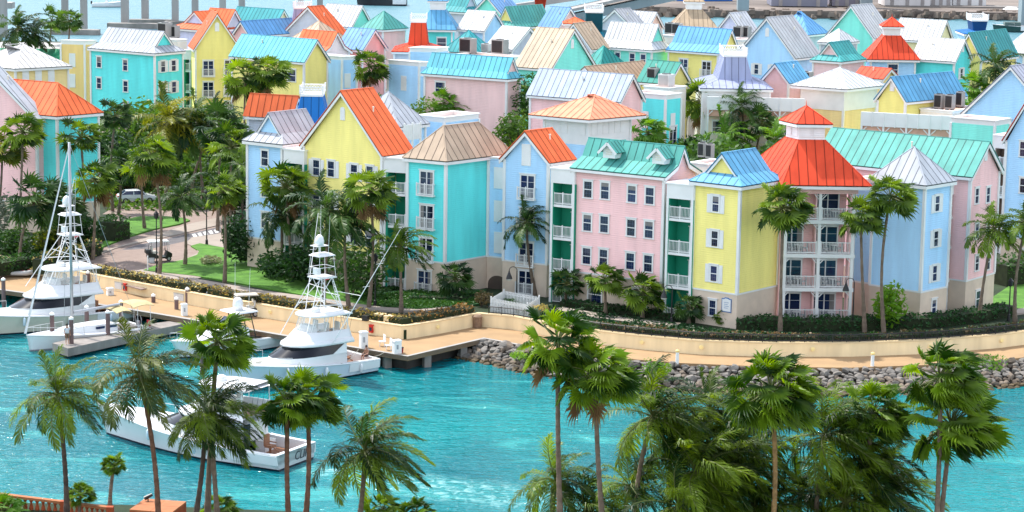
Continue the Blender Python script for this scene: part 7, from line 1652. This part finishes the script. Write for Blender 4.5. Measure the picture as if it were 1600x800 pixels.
m = MB(); m.hexa([(q1.x, qy, -1), (q2.x+20, qy, -1), (q2.x+20, qy+8, -1), (q1.x, qy+8, -1)], [(q1.x, qy, 2.4), (q2.x+20, qy, 2.4), (q2.x+20, qy+8, 2.4), (q1.x, qy+8, 2.4)]); o = m.build('far_quay', mat('far_quay_concrete', (.20, .18, .165), .95, .3, .2)); o['kind'] = 'structure'
for i, (x0, x1, c, lab) in enumerate(((1382, 1450, (.62, .58, .57), 'long pale shed left on the far quay'), (1452, 1486, (.55, .53, .53), 'pale shed in the middle of the far quay'), (1489, 1538, (.64, .62, .61), 'pale shed right on the far quay'), (1300, 1345, (.22, .20, .24), 'dark shed behind the far rocky bank'), (1205, 1290, (.2, .2, .25), 'long dark barge shed behind the far rocks'))):
    a, b_ = at(x0, 8, 2.4), at(x1, 8, 2.4); r = thing('quay_shed', a, lab, 'shed', 'sheds on the far bank'); m = MB(); h = 6; m.hexa([(a.x, a.y, 2.2), (b_.x, a.y, 2.2), (b_.x, a.y+12, 2.2), (a.x, a.y+12, 2.2)], [(a.x, a.y, 2.2+h), (b_.x, a.y, 2.2+h), (b_.x, a.y+12, 2.2+h), (a.x, a.y+12, 2.2+h)]); m.build('wall', mat('shed_%d' % i, c, .8, .12, .2, streak=True), r)
    for k in range(3): m = MB(); x = a.x+(b_.x-a.x)*(k+.5)/3; m.box((x, a.y-.05, 3.6), (1.0, .1, 2.8)); m.build('shed_door', mat('shed_door', (.3, .27, .26), .8), r)
p = at(1092, 12, 0); r = thing('cargo_ship', p, 'bright blue ship hull moored at the far bank', 'ship'); r.rotation_euler.z = radians(6); hull_parts(r, 22, 6, 4.6, 6.2, mat('ship_blue', (.02, .16, .55), .4), cock=.2); m = MB(); m.box((-5, 0, 6), (5, 4, 4)); part('deckhouse', m, HULLW, r); m = MB(); m.box((-5, 0, 7), (5.1, 4.1, .7)); part('bridge_windows', m, GLASS, r)
p = at(594, 8, 0); r = thing('barge', p, 'dark barge moored in the sound at the top edge', 'ship'); r.rotation_euler.z = radians(178); hull_parts(r, 15, 5, 1.8, 2.2, mat('barge_dark', (.03, .035, .04), .6), cock=.3, rake=.3); m = MB(); m.box((2, 0, 2.6), (8, 4, 1.4)); part('cargo', m, mat('barge_cargo', (.06, .06, .06), .8), r); m = MB(); m.box((-3.5, 0, 3), (2.4, 3, 2.6)); part('wheelhouse', m, HULLC, r)
p = at(1578, 26, 0); r = thing('covered_boat', p, 'boat under a white cover moored at the far quay', 'boat'); r.rotation_euler.z = radians(170); hull_parts(r, 6.8, 2.4, .9, 1.2, mat('cover_boat_hull', (.05, .08, .12), .4), cock=.2); m = MB(); s = [[(x, y*w, 1.0+h*(1-(y)**2)) for y in (-1, -.6, 0, .6, 1)] for x, w, h in ((-3.2, 1.1, .9), (-1.5, 1.3, 1.7), (.8, 1.25, 1.8), (2.2, .9, 1.0), (3.0, .3, .5))]; loft(m, s); m.poly(s[0]); m.poly(s[-1]); part('cover', m, HULLW, r, True)
p = at(1590, 50, 0); r = thing('green_hulk', p, 'dark green moored hulk below the right bridge pier', 'ship'); r.rotation_euler.z = radians(178); hull_parts(r, 14, 4, 1.4, 1.9, mat('hulk_green', (.02, .07, .065), .6), cock=.5, rake=.4); m = MB(); m.box((1.5, 0, 2.0), (4, 3, 1.0)); part('deckhouse', m, mat('hulk_deck', (.08, .12, .11), .7), r)

# ------------------------------------------------------------------ people
SKIN = mat('skin', (.45, .24, .16), .6, .06, 6)
def person(label, pos, head, joints, shirt, shorts, seated=False, bare=False, name='person'):
    """one skinned body from a joint graph; clothes and hair are shells that follow it"""
    r = thing(name, pos, label, 'person'); r.rotation_euler.z = head; J = joints
    names = list(J); idx = {n: i for i, n in enumerate(names)}
    E_ = [('pelvis', 'waist'), ('waist', 'chest'), ('chest', 'neck'), ('neck', 'head'), ('head', 'crown'), ('chest', 'sl'), ('sl', 'el'), ('el', 'wl'), ('wl', 'hl'), ('chest', 'sr'), ('sr', 'er'), ('er', 'wr'), ('wr', 'hr'), ('pelvis', 'pl'), ('pl', 'kl'), ('kl', 'al'), ('al', 'tl'), ('pelvis', 'pr'), ('pr', 'kr'), ('kr', 'ar'), ('ar', 'tr')]
    RAD = dict(pelvis=.125, waist=.115, chest=.135, neck=.055, head=.088, crown=.075, sl=.062, el=.042, wl=.028, hl=.034, sr=.062, er=.042, wr=.028, hr=.034, pl=.085, kl=.056, al=.036, tl=.034, pr=.085, kr=.056, ar=.036, tr=.034)
    co_ = [V(J[n]) for n in names]; rad = [RAD[n] for n in names]; ed = [(idx[a], idx[b]) for a, b in E_]
    for h_, w_ in (('hl', 'wl'), ('hr', 'wr')):                        # four fingers and a thumb on each hand
        d = (V(J[h_])-V(J[w_])).normalized(); sd = d.cross(V((1, 0, .2))).normalized(); base = idx[h_]
        for k, (o, l) in enumerate(((-.03, .075), (-.01, .085), (.01, .08), (.03, .065))):
            co_ += [V(J[h_])+sd*o+d*.02, V(J[h_])+sd*o*1.2+d*l+V((.015, 0, 0))]; rad += [.011, .008]; n = len(co_); ed += [(base, n-2), (n-2, n-1)]
        co_ += [V(J[w_]).lerp(V(J[h_]), .6)+V((.05, 0, 0))]; rad += [.011]; ed += [(base, len(co_)-1)]
    me = bpy.data.meshes.new('body'); me.from_pydata([tuple(c) for c in co_], ed, []); ob = bpy.data.objects.new('body', me); COL.objects.link(ob); ob.parent = r; me.materials.append(SKIN); ORG[ob.name] = V((0, 0, 0))
    md = ob.modifiers.new('skin', 'SKIN'); 
    for i, sv in enumerate(me.skin_vertices[0].data if me.skin_vertices else []): sv.radius = (rad[i], rad[i])
    ob.modifiers.new('smooth', 'SUBSURF').levels = 1
    if not me.skin_vertices:
        pass
    hd = MB(); c = V(J['crown']); h0 = V(J['head']); hd.lathe(h0+V((-.012, 0, .035)), [(.095, 0), (.104, .06), (.085, .12), (.04, .15), (.005, .155)], 10); part('hair', hd, mat('hair_dark', (.03, .02, .015), .7), r, True)
    fc_ = MB()
    for sy in (.034, -.034): fc_.box(h0+V((.088, sy, .03)), (.012, .02, .012))
    fc_.box(h0+V((.09, 0, -.045)), (.012, .045, .01)); part('eyes_and_mouth', fc_, mat('face_dark', (.12, .05, .04), .6), r); ns = MB(); ns.box(h0+V((.10, 0, -.005)), (.03, .025, .04)); part('nose', ns, SKIN, r)
    for sy in (.092, -.092): e = MB(); e.box(h0+V((0, sy, .0)), (.035, .018, .06)); part('ear', e, SKIN, r)
    if not bare:
        s = MB(); s.tube([V(J['pelvis'])+V((0, 0, .02)), V(J['waist']), V(J['chest']), V(J['chest']).lerp(V(J['neck']), .55)], [.165, .15, .175, .10], 12)
        for a, b in (('sl', 'el'), ('sr', 'er')): s.tube([V(J['chest'])+(V(J[a])-V(J['chest']))*.6, V(J[a]), V(J[a]).lerp(V(J[b]), .6)], [.09, .082, .07], 8)
        part('shirt', s, shirt, r, True)
    s = MB(); s.tube([V(J['waist'])-V((0, 0, .06)), V(J['pelvis'])-V((0, 0, .06))], [.14, .16], 12)
    for a, b in (('pl', 'kl'), ('pr', 'kr')): s.tube([V(J['pelvis']).lerp(V(J[a]), .5), V(J[a]), V(J[a]).lerp(V(J[b]), .85)], [.12, .11, .085], 8)
    part('shorts', s, shorts, r, True); return r
stand = dict(pelvis=(0, 0, .95), waist=(0, 0, 1.1), chest=(.01, 0, 1.32), neck=(.01, 0, 1.48), head=(.02, 0, 1.60), crown=(.02, 0, 1.70), sl=(0, .19, 1.40), el=(-.02, .24, 1.13), wl=(.06, .25, .90), hl=(.09, .25, .82), sr=(0, -.19, 1.40), er=(-.02, -.24, 1.13), wr=(.08, -.23, .91), hr=(.11, -.22, .83), pl=(0, .09, .88), kl=(.02, .10, .48), al=(-.01, .11, .08), tl=(.14, .12, .04), pr=(0, -.09, .88), kr=(.03, -.10, .48), ar=(.02, -.11, .08), tr=(.17, -.12, .04))
sit = dict(pelvis=(0, 0, .10), waist=(-.02, 0, .25), chest=(-.01, 0, .48), neck=(.02, 0, .64), head=(.05, 0, .76), crown=(.05, 0, .86), sl=(0, .19, .56), el=(.06, .25, .30), wl=(.28, .20, .20), hl=(.36, .18, .19), sr=(0, -.19, .56), er=(.06, -.25, .30), wr=(.28, -.20, .20), hr=(.36, -.18, .19), pl=(.06, .10, .09), kl=(.44, .13, .10), al=(.48, .13, -.34), tl=(.62, .14, -.38), pr=(.06, -.10, .09), kr=(.44, -.13, .10), ar=(.46, -.13, -.34), tr=(.60, -.14, -.38))
SHIRT = mat('white_shirt', (.6, .6, .62), .8, .05, 4); KHAKI = mat('khaki_shorts', (.22, .13, .08), .8, .08, 4); TRUNKS = mat('dark_trunks', (.06, .03, .03), .8, .08, 4)
person('man in white shirt and brown shorts standing on the end of the finger dock', at(105, 538, .95), radians(-60), stand, SHIRT, KHAKI)
bt = BB.location; q = V((bt.x, bt.y, 0))-db*7.15+V((-db.y, db.x, 0))*.9
person('bare-chested man sitting on the stern of the central sport fishing boat', V((q.x, q.y, 1.19)), radians(hb_), sit, SHIRT, TRUNKS, bare=True)
rb = at(166, 7, 0); person('dark clothed person standing in the distant motorboat', V((rb.x, rb.y-.3, .45)), radians(8), stand, mat('dark_shirt', (.04, .04, .05), .8), TRUNKS)
print('tris', sum(len(o.data.polygons) for o in SC.objects if o.type == 'MESH'), 'objs', len(SC.objects))
